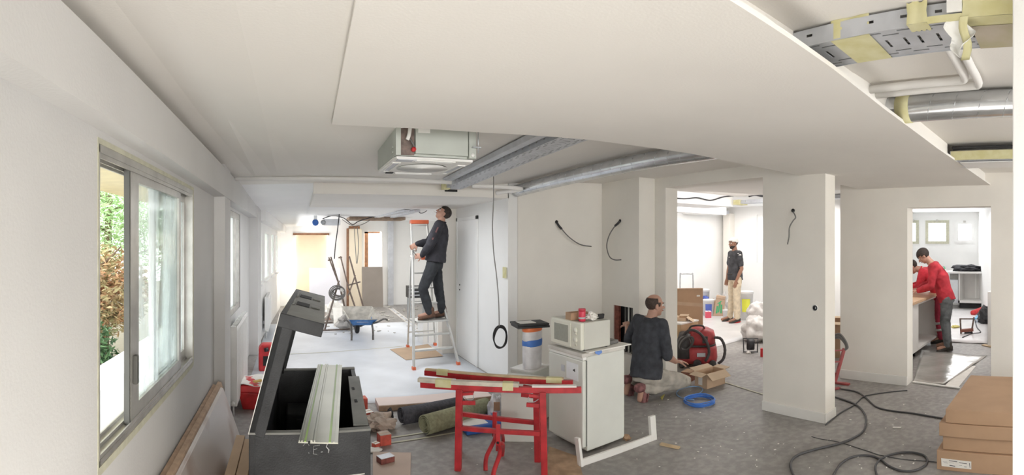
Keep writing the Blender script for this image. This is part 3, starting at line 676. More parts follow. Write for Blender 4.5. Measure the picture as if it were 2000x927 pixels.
# ---------------- things under the far ceiling
q = MB().box((1.02, 9.0, 2.05), (2.08, 9.5, 2.10)); fo = q.build('ceiling_opening_board', M_brownv); tag(fo, 'dark brown board edge of the open hole in the far ceiling', 'board')
g = thing('duct_unit', 'small grey steel unit with open side hanging in the far ceiling opening', 'ceiling unit', onY(645, 434, 8.6))
c = onY(648, 434, 8.6); q = MB().box((c.x-0.14, c.y, c.z-0.045), (c.x+0.15, c.y+0.4, c.z+0.06)); q.build('casing', M_galvm, g, bevel=0.004)
q = MB().lathe([(0.045, 0), (0.045, 0.05)], (c.x-0.15, c.y-0.01, c.z), 14, (0, 1, 0)); q.build('port', M_galv, g)
c = onY(616, 434, 8.6); g = thing('blue_pump', 'round blue motor hanging beside the grey unit in far ceiling', 'motor', c)
q = MB().lathe([(0.03, -0.05), (0.055, -0.04), (0.055, 0.03), (0.03, 0.05)], c, 16, (0, 1, 0.2)); q.build('housing', M_blue, g)
q = MB().box((c.x-0.03, c.y-0.02, c.z+0.05), (c.x+0.03, c.y+0.02, c.z+0.12)); q.build('bracket', M_galv, g)
def hang(name, label, P, r, m, cat='cable'):
    return tag(MB().tube(smooth_path(P, 6), r, 6).build(name, m), label, cat)
hang('hanging_cable', 'long black cable hanging straight down in the far room', [onY(663, 408, 8.4), onY(662, 425, 8.4), onY(659, 450, 8.4), onY(655, 480, 8.4), onY(653, 505, 8.4)], 0.009, M_black)
hang('hanging_cable', 'black wires looping under the far ceiling opening', [onY(630, 427, 9.0), onY(650, 421, 9.0), onY(672, 426, 9.0), onY(688, 438, 9.0), onY(700, 432, 9.0), onY(722, 425, 9.0), onY(742, 419, 9.0)], 0.009, M_black)
hang('hanging_cable', 'thin grey wires sagging between the far pillar and ceiling', [onY(668, 428, 9.2), onY(690, 441, 9.2), onY(712, 436, 9.2), onY(730, 424, 9.2)], 0.007, M_greyc)
hang('hanging_cable', 'wire hanging in a narrow loop down the far pillar', [onY(692, 444, 11.9), onY(694, 480, 11.9), onY(697, 515, 11.9), onY(700, 480, 11.9), onY(698, 444, 11.9)], 0.009, M_greyc)
hang('hanging_cable', 'short curled cable beside the raised head of the man on ladder', [onY(815, 411, 7.4), onY(822, 416, 7.4), onY(831, 413, 7.4), onY(839, 405, 7.4), onY(842, 400, 7.4)], 0.006, M_black)
for i, (xa, ya, xb, yb) in enumerate(((731, 413, 795, 403), (762, 414, 815, 404))):
    a, b2 = onY(xa, ya, 9.2), onY(xb, yb, 7.2)
    q = MB().bar((a.x, a.y, 2.10), (b2.x, b2.y, 2.105), 0.09, 0.03)
    tag(q.build('cable_channel', M_galvm), ['left pale steel channel under the ceiling before the ladder', 'right pale steel channel under the ceiling, nearest the ladder'][i], 'channel')
# ---------------- cables on the walls
def wallcable(label, P, sleeve=None, hole=None, r=0.007, parentm=M_greyc):
    g = thing('wall_cable', label, 'cable', P[0])
    MB().tube(smooth_path(P, 8), r, 8).build('cable', parentm, g)
    if sleeve: MB().tube(smooth_path(sleeve, 4), r*2.0, 8).build('sleeve', M_black, g)
    if hole: MB().lathe([(hole[1], -0.004), (hole[1], 0.002)], hole[0], 16, hole[2]).build('wall_hole', M_dark, g)
    return g
wy = 5.035
wallcable('bent cable stub with black sleeve on the blank middle wall', [onY(1088, 434, wy), onY(1098, 448, wy-.05), onY(1113, 464, wy-.08), onY(1133, 477, wy-.08), onY(1155, 481, wy-.06)],
          [onY(1087, 433, wy), onY(1091, 440, wy-.02), onY(1097, 447, wy-.05)], (onY(1087, 433, 5.048), 0.02, (0, 1, 0)))
wx = 3.64
wallcable('looping cable with black sleeve on the projecting wall block', [onX(1211, 431, wx), onX(1202, 440, wx-.04), onX(1190, 459, wx-.07), onX(1185, 480, wx-.08), onX(1190, 500, wx-.08), onX(1200, 507, wx-.08), onX(1213, 507, wx-.06)],
          [onX(1211, 431, wx), onX(1207, 436, wx-.02), onX(1201, 441, wx-.04)], (onX(1211, 431, 3.652), 0.02, (1, 0, 0)))
px_ = 3.885
wallcable('short grey cable hanging from a round hole in the pillar', [onX(1549, 413, px_), onX(1554, 424, px_-.02), onX(1549, 431, px_-.03), onX(1542, 444, px_-.03), onX(1541, 462, px_-.03), onX(1538, 477, px_-.03)],
          None, (onX(1549, 411, 3.898), 0.018, (1, 0, 0)), r=0.006)
g = thing('socket_box', 'empty round socket hole in the middle of the pillar', 'socket', onX(1592, 601, 3.9))
MB().lathe([(0.030, -0.004), (0.030, 0.002)], onX(1592, 601, 3.899), 20, (1, 0, 0)).build('socket_rim', M_foam, g)
MB().lathe([(0.024, -0.002), (0.024, 0.0)], onX(1592, 601, 3.894), 20, (1, 0, 0)).build('hole', M_dark, g)
MB().box(onX(1592, 603, 3.890), onX(1594, 599, 3.893)).build('screw_tab', M_galv, g)
# taped switch on the white wall
p = onX(987, 532, 2.345); g = thing('taped_switch', 'light switch covered with yellow tape near the wall corner', 'switch', p)
MB().obox((2.343, p.y, p.z), (0.012, 0.075, 0.12)).build('switch_box', M_foam, g, bevel=0.003)
MB().obox((2.3345, p.y, p.z), (0.006, 0.095, 0.125)).build('tape_cover', M_ytape, g)
# long hanging cable ending in a coil
hy = 4.35
top = atz(965, 345, 2.245)
g = thing('hanging_coil_cable', 'long grey cable hanging from the ceiling, its end coiled up before the wall', 'cable', onY(976, 660, 4.3))
P = [Vector((onY(964, 345, hy).x, hy, 2.26)), onY(964, 390, hy), onY(962, 440, hy), onY(964, 490, hy), onY(970, 540, hy), onY(974, 590, hy), onY(975, 640, hy)]
MB().tube(smooth_path(P, 6), 0.006, 8).build('cable', mat('grey_cable_light', (0.28, 0.27, 0.26), 0.5), g)
cl = MB(); cc = onY(977, 658, hy)
for k in range(5):
    rr = 0.095+0.004*k; 
    cl.tube([cc+Vector(((0.062+0.003*k)*math.cos(t)+0.004*math.sin(3*t+k), 0.008*math.sin(t*2+k), rr*math.sin(t)+0.003*math.cos(2*t+k))) for t in [2*math.pi*i/30 for i in range(30)]], 0.0055, 6, closed=True)
cl.build('coil', M_black, g)
# door on the white corridor wall (flush, painted over) and vertical marks
dx = 2.345; y_a, y_b = 2.35/math.tan(az(932)), 2.35/math.tan(az(896))
dr = MB().box((dx-0.012, y_a, 0.0), (dx+0.004, y_b, 1.93)); d_ = struct(dr.build('door_1', M_wallW, bevel=0.002))
for a, b2 in (((y_a-0.05, 0), (y_a, 1.98)), ((y_b, 0), (y_b+0.05, 1.98)), ((y_a-0.05, 1.93), (y_b+0.05, 1.98))):
    MB().box((dx-0.02, a[0], a[1]), (dx+0.004, b2[0], b2[1])).build('frame', M_wallW, d_, bevel=0.003)
for zz in (1.02, 0.95): MB().lathe([(0.01, 0), (0.01, 0.012)], (dx-0.02, y_b-0.10, zz), 10, (1, 0, 0)).build('keyhole', M_dark, d_)
# far white panels with steel channel
a = onY(760, 500, 12.55); struct(MB().box((xw(757), 12.5, 0), (xw(767), 12.6, 2.2)).build('trim_channel_far', M_galvm))
# hole in the projecting block with pipes inside
hz0, hz1 = 0.30, 0.86
yA, yB = 3.655/math.tan(az(1198)), 3.655/math.tan(az(1236))
g = thing('riser_pipes', 'dark pipes standing inside the square hole low in the block', 'pipes', (3.8, (yA+yB)/2, hz0))
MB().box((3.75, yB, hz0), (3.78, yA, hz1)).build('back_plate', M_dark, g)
MB().box((3.67, yA-0.09, hz0), (3.70, yA, hz1)).build('brick_side', mat('brick_red', (0.22, 0.07, 0.05), 0.9, var=0.3, scale=20), g)
for i in range(4):
    yy = yB+0.03+i*0.062
    MB().cyl((3.72, yy, hz0), (3.72, yy, hz1), 0.012, 10).build('pipe', M_greyc if i % 2 else M_pipe, g)
# ================================================================== near and middle things on the floor
M_boxdk = mat('toolbox_steel', (0.028, 0.029, 0.031), 0.6, 0.1, var=0.3, scale=7, bump=0.25, bscale=120)
M_boxlt = mat('toolbox_dusty', (0.20, 0.20, 0.185), 0.65, 0.05, var=0.18, scale=6)
M_rim = mat('bare_rim', (0.62, 0.60, 0.57), 0.5, 0.3)
M_card = mat('cardboard', (0.46, 0.30, 0.19), 0.85, var=0.06, scale=4)
M_card2 = mat('cardboard_light', (0.58, 0.42, 0.29), 0.85, var=0.07, scale=4)
M_cardin = mat('cardboard_inside', (0.56, 0.43, 0.30), 0.85, var=0.05)
M_paper = mat('paper_white', (0.80, 0.78, 0.74), 0.8, var=0.05, scale=10)
M_redp = mat('red_paint', (0.46, 0.028, 0.035), 0.4, 0.0, var=0.18, scale=14)
M_wood = mat('planed_wood', (0.55, 0.42, 0.26), 0.7, var=0.18, scale=10)
M_woodp = mat('plaster_spattered_wood', (0.60, 0.55, 0.47), 0.75, var=0.15, scale=14)
M_white = mat('appliance_white', (0.70, 0.715, 0.67), 0.35, var=0.03, scale=4)
M_mw = mat('microwave_cream', (0.76, 0.755, 0.66), 0.4, var=0.03, scale=4)
M_mws = mat('microwave_grey_shell', (0.58, 0.58, 0.53), 0.45, var=0.03, scale=4)
M_mdf = mat('mdf_edge', (0.48, 0.34, 0.24), 0.75, var=0.12, scale=20)
M_film = mat('plastic_wrapped_board', (0.60, 0.55, 0.52), 0.3, var=0.1, scale=2.2, col2=(0.38, 0.27, 0.22), lo=0.30, hi=0.48)
M_bag = mat('brown_paper', (0.46, 0.38, 0.32), 0.8, var=0.15, scale=9)
M_carpd = mat('carpet_dark', (0.085, 0.085, 0.10), 0.95, var=0.2, scale=40, bump=0.5, bscale=220)
M_carpg = mat('carpet_olive', (0.33, 0.33, 0.21), 0.95, var=0.15, scale=40, bump=0.5, bscale=220)

# ---------------- site box with raised lid
Zb = 0.71
FL, FR, BR, BL = Vector((-0.214, 2.326, 0)), Vector((0.3716, 2.36, 0)), Vector((0.4377, 3.55, 0)), Vector((-0.136, 3.53, 0))
tb = thing('site_box', 'large black steel site box standing with its lid raised beside left boards', 'tool chest', (0.1, 2.9, 0))
def up(p, z): return Vector((p.x, p.y, z))
def wallp(a, b, z0, z1, th, inward, m, nm):
    d = (b-a).normalized(); n = Vector((-d.y, d.x, 0))*th*inward
    q = MB().hexa([up(a, z0), up(b, z0), up(b+n, z0), up(a+n, z0), up(a, z1), up(b, z1), up(b+n, z1), up(a+n, z1)])
    return q.build(nm, m, tb, bevel=0.003)
wallp(FL, FR, 0.0, Zb, 0.03, 1, M_boxdk, 'front_panel'); wallp(FR, BR, 0.0, Zb, 0.03, 1, M_boxdk, 'side_panel')
wallp(BR, BL, 0.0, Zb, 0.03, 1, M_boxdk, 'rear_panel'); wallp(BL, FL, 0.0, Zb, 0.03, 1, M_boxdk, 'side_panel')
MB().hexa([up(p, 0.03) for p in (FL, FR, BR, BL)]+[up(p, 0.06) for p in (FL, FR, BR, BL)]).build('base_panel', M_boxdk, tb)
MB().bar(up(FL, Zb)+Vector((0, 0.015, 0.004)), up(FR, Zb)+Vector((0, 0.015, 0.004)), 0.034, 0.01).build('rim', M_boxlt, tb); MB().bar(up(BL, Zb)+Vector((0, -0.012, 0.004)), up(BR, Zb)+Vector((0, -0.012, 0.004)), 0.03, 0.01).build('rim', M_boxlt, tb)
q = MB(); q.bar(up(FR, Zb+0.004)+Vector((-0.04, 0.06, 0)), up(BR, Zb+0.004)+Vector((-0.035, -0.25, 0)), 0.075, 0.012); q.build('lock_rail', M_boxlt, tb, bevel=0.003)
for t in (0.35, 0.55): c = FR.lerp(BR, t); MB().box((c.x-0.05, c.y-0.02, Zb+0.011), (c.x-0.035, c.y+0.02, Zb+0.014)).build('lock_hole', M_dark, tb)
ax = (BL-FL).normalized(); A = Vector((0.252, -0.02, 0.968)).normalized(); Bv = Vector((0.968, 0, -0.252))
l0 = up(FL, Zb)+Vector((0.0, 0, 0.0)); L = 1.22
def slab(o, u, lu, v, th, m, nm, par, y0=0.0, y1=L, bev=0.003):
    p = [o+ax*y0, o+u*lu+ax*y0, o+u*lu+ax*y1, o+ax*y1]
    return MB().hexa(p+[w+v*th for w in p]).build(nm, m, par, bevel=bev)
lid = slab(l0, A, 0.60, Bv, 0.028, M_boxdk, 'lid', tb)
slab(l0+A*0.0+Bv*0.0, A, 0.60, Bv*1, 0.075, M_boxdk, 'end_flange', lid, 0.0, 0.018); slab(l0, A, 0.60, Bv, 0.075, M_boxdk, 'end_flange', lid, L-0.018, L)
tp = l0+A*0.60
slab(tp-A*0.001, Bv, 0.215, -A, 0.026, M_boxlt, 'lid_front', lid); slab(tp, Bv, 0.215, -A, 0.065, M_boxdk, 'end_flange', lid, -0.002, 0.016); slab(tp, Bv, 0.215, -A, 0.065, M_boxdk, 'end_flange', lid, L-0.016, L)
for yy in (0.42, 0.80):
    slab(tp+Bv*0.05+A*0.001, Bv, 0.075, A, 0.0015, M_dark, 'handle_recess', lid, yy, yy+0.14, 0)
    slab(tp+Bv*0.135+A*0.001, Bv, 0.05, A, 0.006, M_boxlt, 'lock_plate', lid, yy+0.02, yy+0.10, 0.002)
    slab(tp+Bv*0.03, Bv, 0.012, A, 0.010, M_boxlt, 'rib', lid, yy-0.03, yy+0.17, 0.002)
q = MB(); q.bar(l0+A*0.0-Bv*0.002+ax*0.0, l0+A*0.60-Bv*0.002, 0.004, 0.004); q.build('bare_edge', M_rim, lid)
g_ = MB(); s0_, s1_ = up(BL, Zb)+Vector((0.06, -0.1, 0)), l0+A*0.27+ax*1.0+Bv*0.03
g_.cyl(s0_, s0_.lerp(s1_, 0.55), 0.006, 8); g_.cyl(s0_.lerp(s1_, 0.5), s1_, 0.012, 10); g_.build('gas_strut', M_dark, tb)
# inside: drill case and inner shelf
q = MB().box((-0.05, 3.22, 0.06), (0.22, 3.45, 0.50)); ti = q.build('tool_case', M_boxdk, bevel=0.012); tag(ti, 'dark plastic tool case standing inside the black site box', 'case')
MB().box((0.02, 3.205, 0.44), (0.14, 3.22, 0.47)).build('handle', M_black, ti, bevel=0.004)
q = MB().box((-0.12, 2.40, 0.06), (0.10, 2.75, 0.30)); ti2 = q.build('crate', M_boxlt, bevel=0.004); tag(ti2, 'grey metal case lying low inside the site box near its front', 'case')
for i in range(5): MB().box((-0.115+i*0.045, 2.42, 0.30), (-0.095+i*0.045, 2.73, 0.304)).build('rib', M_boxdk, ti2)
# chalk letters on the front
def strokes(o, u, v, lines, r, m, par, nm='chalk_letter', n=None):
    for ln in lines:
        MB().tube([o+u*x+v*y for x, y in ln], r, 5, fl=0.4).build(nm, m, par)
M_chalk = mat('chalk', (0.50, 0.50, 0.50), 0.9, var=0.4, scale=60)
uo = (FR-FL).normalized(); oo = up(FL, 0)-Vector((0, 0.002, 0))
def fpt(x, y): r = ray(x); Y = 2.334; d = Y/r.y; return (d*r.x-FL.x, H+(Y0-y)/FPX*d)
T = [[(592, 871), (600, 862), (604, 871)], [(625, 870), (613, 872), (612, 887), (620, 888)], [(613, 879), (620, 877)], [(640, 868), (638, 874), (643, 880), (642, 886)], [(602.5, 885), (604.5, 885.5)], [(627, 884), (631, 883.5)]]
strokes(oo, uo, Vector((0, 0, 1)), [[fpt(*p) for p in ln] for ln in T], 0.0028, M_chalk, tb)
MB().bar(up(FL, 0.487)+Vector((0.09, -0.003, 0)), up(FR, 0.503)+Vector((-0.03, -0.003, 0)), 0.004, 0.005).build('scratch', M_rim, tb)
# ---------------- aluminium guide rail across the box
M_alur = mat('rail_aluminium', (0.42, 0.42, 0.36), 0.38, 0.5, var=0.08, scale=3)
M_green = mat('green_strip', (0.32, 0.50, 0.12), 0.4)
R0_, R1_ = Vector((0.108, 2.19, 0.728)), Vector((0.262, 3.575, 0.728))
rl = thing('guide_rail', 'long aluminium guide rail with green strips lying across the open box', 'guide rail', (0.18, 2.9, 0.722))
rd = (R1_-R0_).normalized(); rs = Vector((rd.y, -rd.x, 0))
MB().bar(R0_, R1_, 0.178, 0.006).build('plate', M_alur, rl)
def rib(off, w, h, m, nm): MB().bar(R0_+rs*off+Vector((0, 0, 0.003+h/2)), R1_+rs*off+Vector((0, 0, 0.003+h/2)), w, h).build(nm, m, rl)
rib(-0.058, 0.008, 0.0035, M_green, 'green_strip'); rib(0.052, 0.010, 0.0035, M_green, 'green_strip')
rib(-0.072, 0.006, 0.007, M_alur, 'ridge'); rib(-0.030, 0.010, 0.008, M_alur, 'ridge'); rib(-0.016, 0.006, 0.008, M_alur, 'ridge'); rib(0.07, 0.004, 0.005, M_alur, 'ridge'); rib(-0.084, 0.004, 0.006, M_alur, 'ridge')
MB().box(R0_+Vector((-0.045, -0.001, -0.004)), R0_+Vector((-0.035, 0.008, 0.006))).build('notch', M_dark, rl)
# ---------------- boards leaning on the left wall
bs = thing('wrapped_boards', 'plastic wrapped boards leaning in a stack against the left wall under the window', 'boards', (-0.5, 2.7, 0))
for i, (yb, zt_) in enumerate(((3.85, 0.50), (3.88, 0.515))):
    x0 = -0.50+i*0.06; x1 = -0.62+i*0.035
    p = [(x0-0.03, 1.3, 0.0), (x0, 1.3, 0.0), (x0, yb, 0.0), (x0-0.03, yb, 0.0), (x1-0.03+0.01, 1.3, zt_), (x1+0.01, 1.3, zt_-0.005), (x1+0.01, yb, zt_-0.005), (x1-0.02, yb, zt_)]
    MB().hexa(p).build('board', M_mdf, bs, bevel=0.002)
MB().hexa([(-0.438, 1.3, 0), (-0.405, 1.3, 0), (-0.405, 3.92, 0), (-0.438, 3.92, 0), (-0.570, 1.3, 0.50), (-0.548, 1.3, 0.492), (-0.548, 3.80, 0.485), (-0.570, 3.80, 0.495)]).build('board', M_film, bs, bevel=0.003)
bs2 = thing('long_carton', 'long brown carton lying on the floor between wrapped boards and black box', 'carton', (-0.33, 2.7, 0))
MB().box((-0.395, 1.5, 0.0), (-0.335, 3.36, 0.30)).build('panel', M_card2, bs2, bevel=0.003); MB().box((-0.330, 1.5, 0.0), (-0.262, 3.30, 0.30)).build('panel', M_card2, bs2, bevel=0.003)
# ---------------- radiators
def radiator(name, label, x, y0, y1, z0, z1, n):
    g = thing(name, label, 'radiator', (x, (y0+y1)/2, z0)); xb = x-0.065
    MB().box((x-0.012, y0, z0), (x, y1, z1-0.01)).build('front_panel', M_whitep, g, bevel=0.004); MB().box((xb, y0, z0), (xb+0.012, y1, z1-0.01)).build('rear_panel', M_whitep, g, bevel=0.004)
    MB().box((xb, y0-0.004, z0), (x+0.002, y0+0.02, z1)).build('end_cover', M_whitep, g, bevel=0.003)
    for i in range(n):
        yy = y0+(y1-y0)*(i+0.5)/n; MB().box((x, yy-0.010, z0+0.03), (x+0.004, yy+0.010, z1-0.04)).build('rib', M_whitep, g, bevel=0.002)
    s = MB()
    for i in range(n): yy = y0+(y1-y0)*(i+0.5)/n; s.box((xb+0.012, yy-0.012, z1-0.006), (x-0.012, yy+0.012, z1))
    tag(s.build('top_grille', M_whitep, g), kind='stuff')
    MB().cyl((xb+0.03, y0+0.03, z0-0.12), (xb+0.03, y0+0.03, z0+0.03), 0.008, 8).lathe([(0.018, 0), (0.02, 0.03), (0.014, 0.06)], (xb+0.03, y0-0.045, z0+0.03), 12, (0, 1, 0)).build('valve', M_foam, g)
    MB().box((xb-0.05, y0+0.15, z0+0.1), (xb, y0+0.2, z0+0.16)).build('bracket', M_galv, g); MB().box((xb-0.05, y1-0.2, z0+0.1), (xb, y1-0.15, z0+0.16)).build('bracket', M_galv, g)
radiator('radiator', 'white panel radiator under the second window of the left wall', -0.515, 4.42, 5.45, 0.14, 0.86, 14)
radiator('radiator', 'white panel radiator under the far windows, behind the second pilaster', -0.43, 8.3, 9.25, 0.12, 0.70, 12)
# ---------------- red case and red toolbox by the wall
def jerry(name, label, c, w, d, h, rz, lean=0.0):
    g = thing(name, label, 'tool case', c); R = Matrix.Rotation(rz, 3, 'Z'); c = Vector(c)
    prof = [(-w/2, 0), (w/2, 0), (w/2, h*0.8), (w*0.30, h), (-w*0.30, h), (-w/2, h*0.85)]
    b = MB(); b.prism([c+R@Vector((x+lean*z, -d/2, z)) for x, z in prof], R@Vector((0, d, 0))); b.build('shell', M_red, g, bevel=0.02, seg=3)
    MB().tube([c+R@Vector((-w*0.18+lean*h, -d/2-0.005, h*0.80)), c+R@Vector((w*0.05+lean*h, -d/2-0.012, h*0.84))], 0.025, 10).build('handle', M_black, g)
    MB().obox(c+R@Vector((lean*h*.4, -d/2-0.004, h*0.4)), (w*0.5, 0.006, h*0.35), rz).build('label_plate', M_dark, g)
    return g
jerry('red_case', 'red plastic case standing upright behind the raised lid by the radiator', ground(522, 722), 0.22, 0.17, 0.34, 0.1)
c = ground(492, 800); g = thing('red_toolbox', 'red toolbox covered with papers on the floor below the radiator', 'toolbox', c)
MB().hexa([c+Vector(p) for p in ((-0.09, 0, 0), (0.12, 0, 0), (0.15, 0.3, 0), (-0.07, 0.3, 0), (-0.13, -0.03, 0.17), (0.15, -0.03, 0.17), (0.18, 0.33, 0.17), (-0.11, 0.33, 0.17))]).build('body', M_red, g, bevel=0.01)
MB().hexa([c+Vector(p) for p in ((-0.14, -0.04, 0.172), (0.16, -0.04, 0.172), (0.19, 0.34, 0.172), (-0.12, 0.34, 0.172), (-0.13, -0.03, 0.24), (0.15, -0.03, 0.24), (0.17, 0.32, 0.24), (-0.10, 0.32, 0.24))]).build('lid', M_red, g, bevel=0.015)
pp = MB(); pp.sheet(lambda u, v: c+Vector((-0.15+0.29*u, -0.03+0.38*v, 0.247+0.012*math.sin(7*u+3*v)+0.004*math.sin(19*v))), 8, 8, 0.003); tag(pp.build('paper_sheets', M_paper), 'crumpled papers lying on the red toolbox', 'paper')
yb = MB().obox(c+Vector((0.055, 0.05, 0.268)), (0.10, 0.045, 0.018), 0.7, 0.0).build('glove', mat('yellow_leather', (0.62, 0.42, 0.14), 0.8, var=0.2), bevel=0.006); tag(yb, 'small ochre glove lying on the papers of the red toolbox', 'glove')
# ---------------- scattered boxes and bag right of the black box
def carton(name, label, c, sx, sy, h, rz, m, mt=None, cat='box', par_label=None):
    g = thing(name, label, cat, c); c = Vector(c)
    MB().obox(c+Vector((0, 0, h/2)), (sx, sy, h), rz).build('body', m, g, bevel=0.002)
    MB().obox(c+Vector((0, 0, h+0.001)), (sx*0.985, sy*0.985, 0.003), rz).build('lid', mt or m, g)
    MB().obox(c+Vector((0, 0, h+0.003)), (sx*0.985, 0.012, 0.001), rz).build('seam', M_mdf, g)
    return g
M_redc = mat('red_card', (0.55, 0.09, 0.06), 0.6, var=0.2, scale=20)
carton('small_box', 'small red box with a white top next to the brown bag', ground(717, 822), 0.09, 0.09, 0.09, 0.3, M_redc, M_paper)
carton('small_box', 'red box lying behind the others, right against the black box', ground(706, 798), 0.10, 0.10, 0.11, 0.1, M_redc, M_redc)
carton('small_box', 'flat white box lying in front of the red box with white top', ground(721, 834), 0.10, 0.07, 0.05, 0.5, M_paper, M_paper)
carton('small_box', 'dark red box standing alone in front of the brown bag', ground(750, 866), 0.095, 0.085, 0.085, 0.2, M_redc, M_bag)
carton('small_box', 'tiny red and white box nearest the corner of the black box', ground(734, 874), 0.05, 0.045, 0.04, 0.6, M_redc, M_paper)
bg_ = MB(); c = ground(745, 845)
def crump(c, rx, ry, rz_, seed, n=18, amp=0.28, sm=False):
    from mathutils import noise
    mb = MB(); vs = []; fs = []; m = n//2
    for i in range(m+1):
        ph = math.pi*i/m
        for k in range(n):
            t = 2*math.pi*k/n; d = Vector((math.sin(ph)*math.cos(t), math.sin(ph)*math.sin(t), math.cos(ph)))
            f = 1+amp*noise.noise(d*2.2+Vector((seed, 0, 0)))*1.6+amp*0.5*noise.noise(d*6+Vector((0, seed, 0)))
            z = d.z*rz_*f+rz_*0.75; vs.append(Vector(c)+Vector((d.x*rx*f, d.y*ry*f, max(0.0, z))))
    for i in range(m):
        for k in range(n): fs.append((i*n+k, (i+1)*n+k, (i+1)*n+(k+1) % n, i*n+(k+1) % n))
    mb.add(vs, fs, sm); return mb
tag(crump(ground(742, 838), 0.13, 0.11, 0.075, 3, 26, 0.45).build('paper_bag', M_bag), 'crumpled brown paper bag amid the small red boxes', 'bag')
tag(crump(ground(762, 826), 0.03, 0.025, 0.08, 8, 16, 0.2).build('black_bag', M_black), 'small black pointed bag left of the rolled dark carpet', 'bag')
tag(crump(ground(727, 880), 0.08, 0.05, 0.012, 5, 16, 0.3).build('paper_scrap', M_paper), 'crumpled pale paper scrap beside the tiny red box', 'paper')
p = [ground(728, 884), ground(803, 886), ground(801, 950), ground(728, 952)]
cb = MB().hexa([v+Vector((0, 0, 0.002)) for v in (p[3], p[2], p[1], p[0])]+[v+Vector((0, 0, 0.012)) for v in (p[3], p[2], p[1], p[0])]).build('cardboard_sheet', M_card2, bevel=0.001); cb.data.materials[0] = mat('pinkish_board', (0.55, 0.44, 0.37), 0.85, var=0.05); tag(cb, 'pale brown cardboard sheet lying at the foot of the black box', 'cardboard')
c = ground(753, 901, 0.012); c.z = 0.0125; g = thing('battery_pack', 'small dark box with grey top lying on the cardboard sheet', 'box', c)
MB().obox(c+Vector((0, 0, 0.02)), (0.115, 0.075, 0.04), 0.35).build('body', mat('dark_red_box', (0.20, 0.06, 0.05), 0.5, var=0.3, scale=30), g, bevel=0.003); MB().obox(c+Vector((0, 0, 0.0415)), (0.112, 0.072, 0.003), 0.35).build('label_top', M_galvm, g)
MB().obox(c+Vector((-0.02, -0.038, 0.02)), (0.05, 0.002, 0.028), 0.35).build('print', M_black, g)
# ---------------- rolled carpets, plank, blue pack
def roll(name, label, a, b, r, m, droop=0.0):
    a = Vector(a); b = Vector(b); a.z = b.z = r; g = thing(name, label, 'carpet', (a+b)/2*Vector((1, 1, 0)) if False else Vector(((a.x+b.x)/2, (a.y+b.y)/2, 0)))
    n = 28; d = (b-a).normalized(); s = Vector((d.y, -d.x, 0)); turns = 3.2; th = 0.006; P = []
    K = int(turns*n)
    for k in range(K+1):
        t = 2*math.pi*k/n; rr = r-(r*0.62)*(k/K); P.append((math.cos(t-1.2)*rr, math.sin(t-1.2)*rr*0.93))
    vs = []; fs = []
    for side in (a, b):
        for (x, z) in P: vs.append(side+s*x+Vector((0, 0, z*1.0)))
        for (x, z) in P: vs.append(side+s*x*(1-th/r*1.3)+Vector((0, 0, z*(1-th/r*1.3))))
    N = K+1
    for k in range(K):
        fs += [(k, k+1, 2*N+k+1, 2*N+k), (N+k, 2*N+N+k, 2*N+N+k+1, N+k+1), (k, N+k, N+k+1, k+1), (2*N+k, 2*N+k+1, 3*N+k+1, 3*N+k)]
    fs += [(0, 2*N, 3*N, N)]
    MB().add(vs, fs, True).build('roll', m, g)
    return g
roll('rolled_carpet', 'dark charcoal carpet roll lying behind the olive one', ground(783, 830), ground(902, 806), 0.085, M_carpd)
roll('rolled_carpet', 'olive green carpet roll lying on the floor behind the red trestles', ground(828, 850), ground(950, 812), 0.092, M_carpg)
p0, p1 = ground(740, 803), ground(962, 783)
q = MB().bar(p0+Vector((0, 0.12, 0.03)), p1+Vector((0, 0.12, 0.03)), 0.24, 0.055); pk = q.build('plank', mat('pinkish_foam_board', (0.74, 0.62, 0.58), 0.7, var=0.05, scale=3), bevel=0.002); tag(pk, 'long pinkish flat plank lying behind the carpet rolls', 'plank')
MB().bar(p0+Vector((0, -0.004, 0.028)), p1+Vector((0, -0.004, 0.028)), 0.008, 0.05).build('edge_strip', M_mdf, pk)
q0, q1 = ground(910, 851), ground(985, 838)
g = thing('blue_pack', 'blue and white plastic pack lying on the floor behind the red trestles', 'package', (q0+q1)/2)
MB().bar(q0+Vector((0, 0.12, 0.035)), q1+Vector((0, 0.12, 0.035)), 0.26, 0.065).build('pack', M_blue, g, bevel=0.012, seg=3); MB().bar(q0.lerp(q1, .05)+Vector((-.02, 0.13, 0.0685)), q0.lerp(q1, .6)+Vector((0, 0.13, 0.0685)), 0.2, 0.002).build('white_print', M_paper, g)
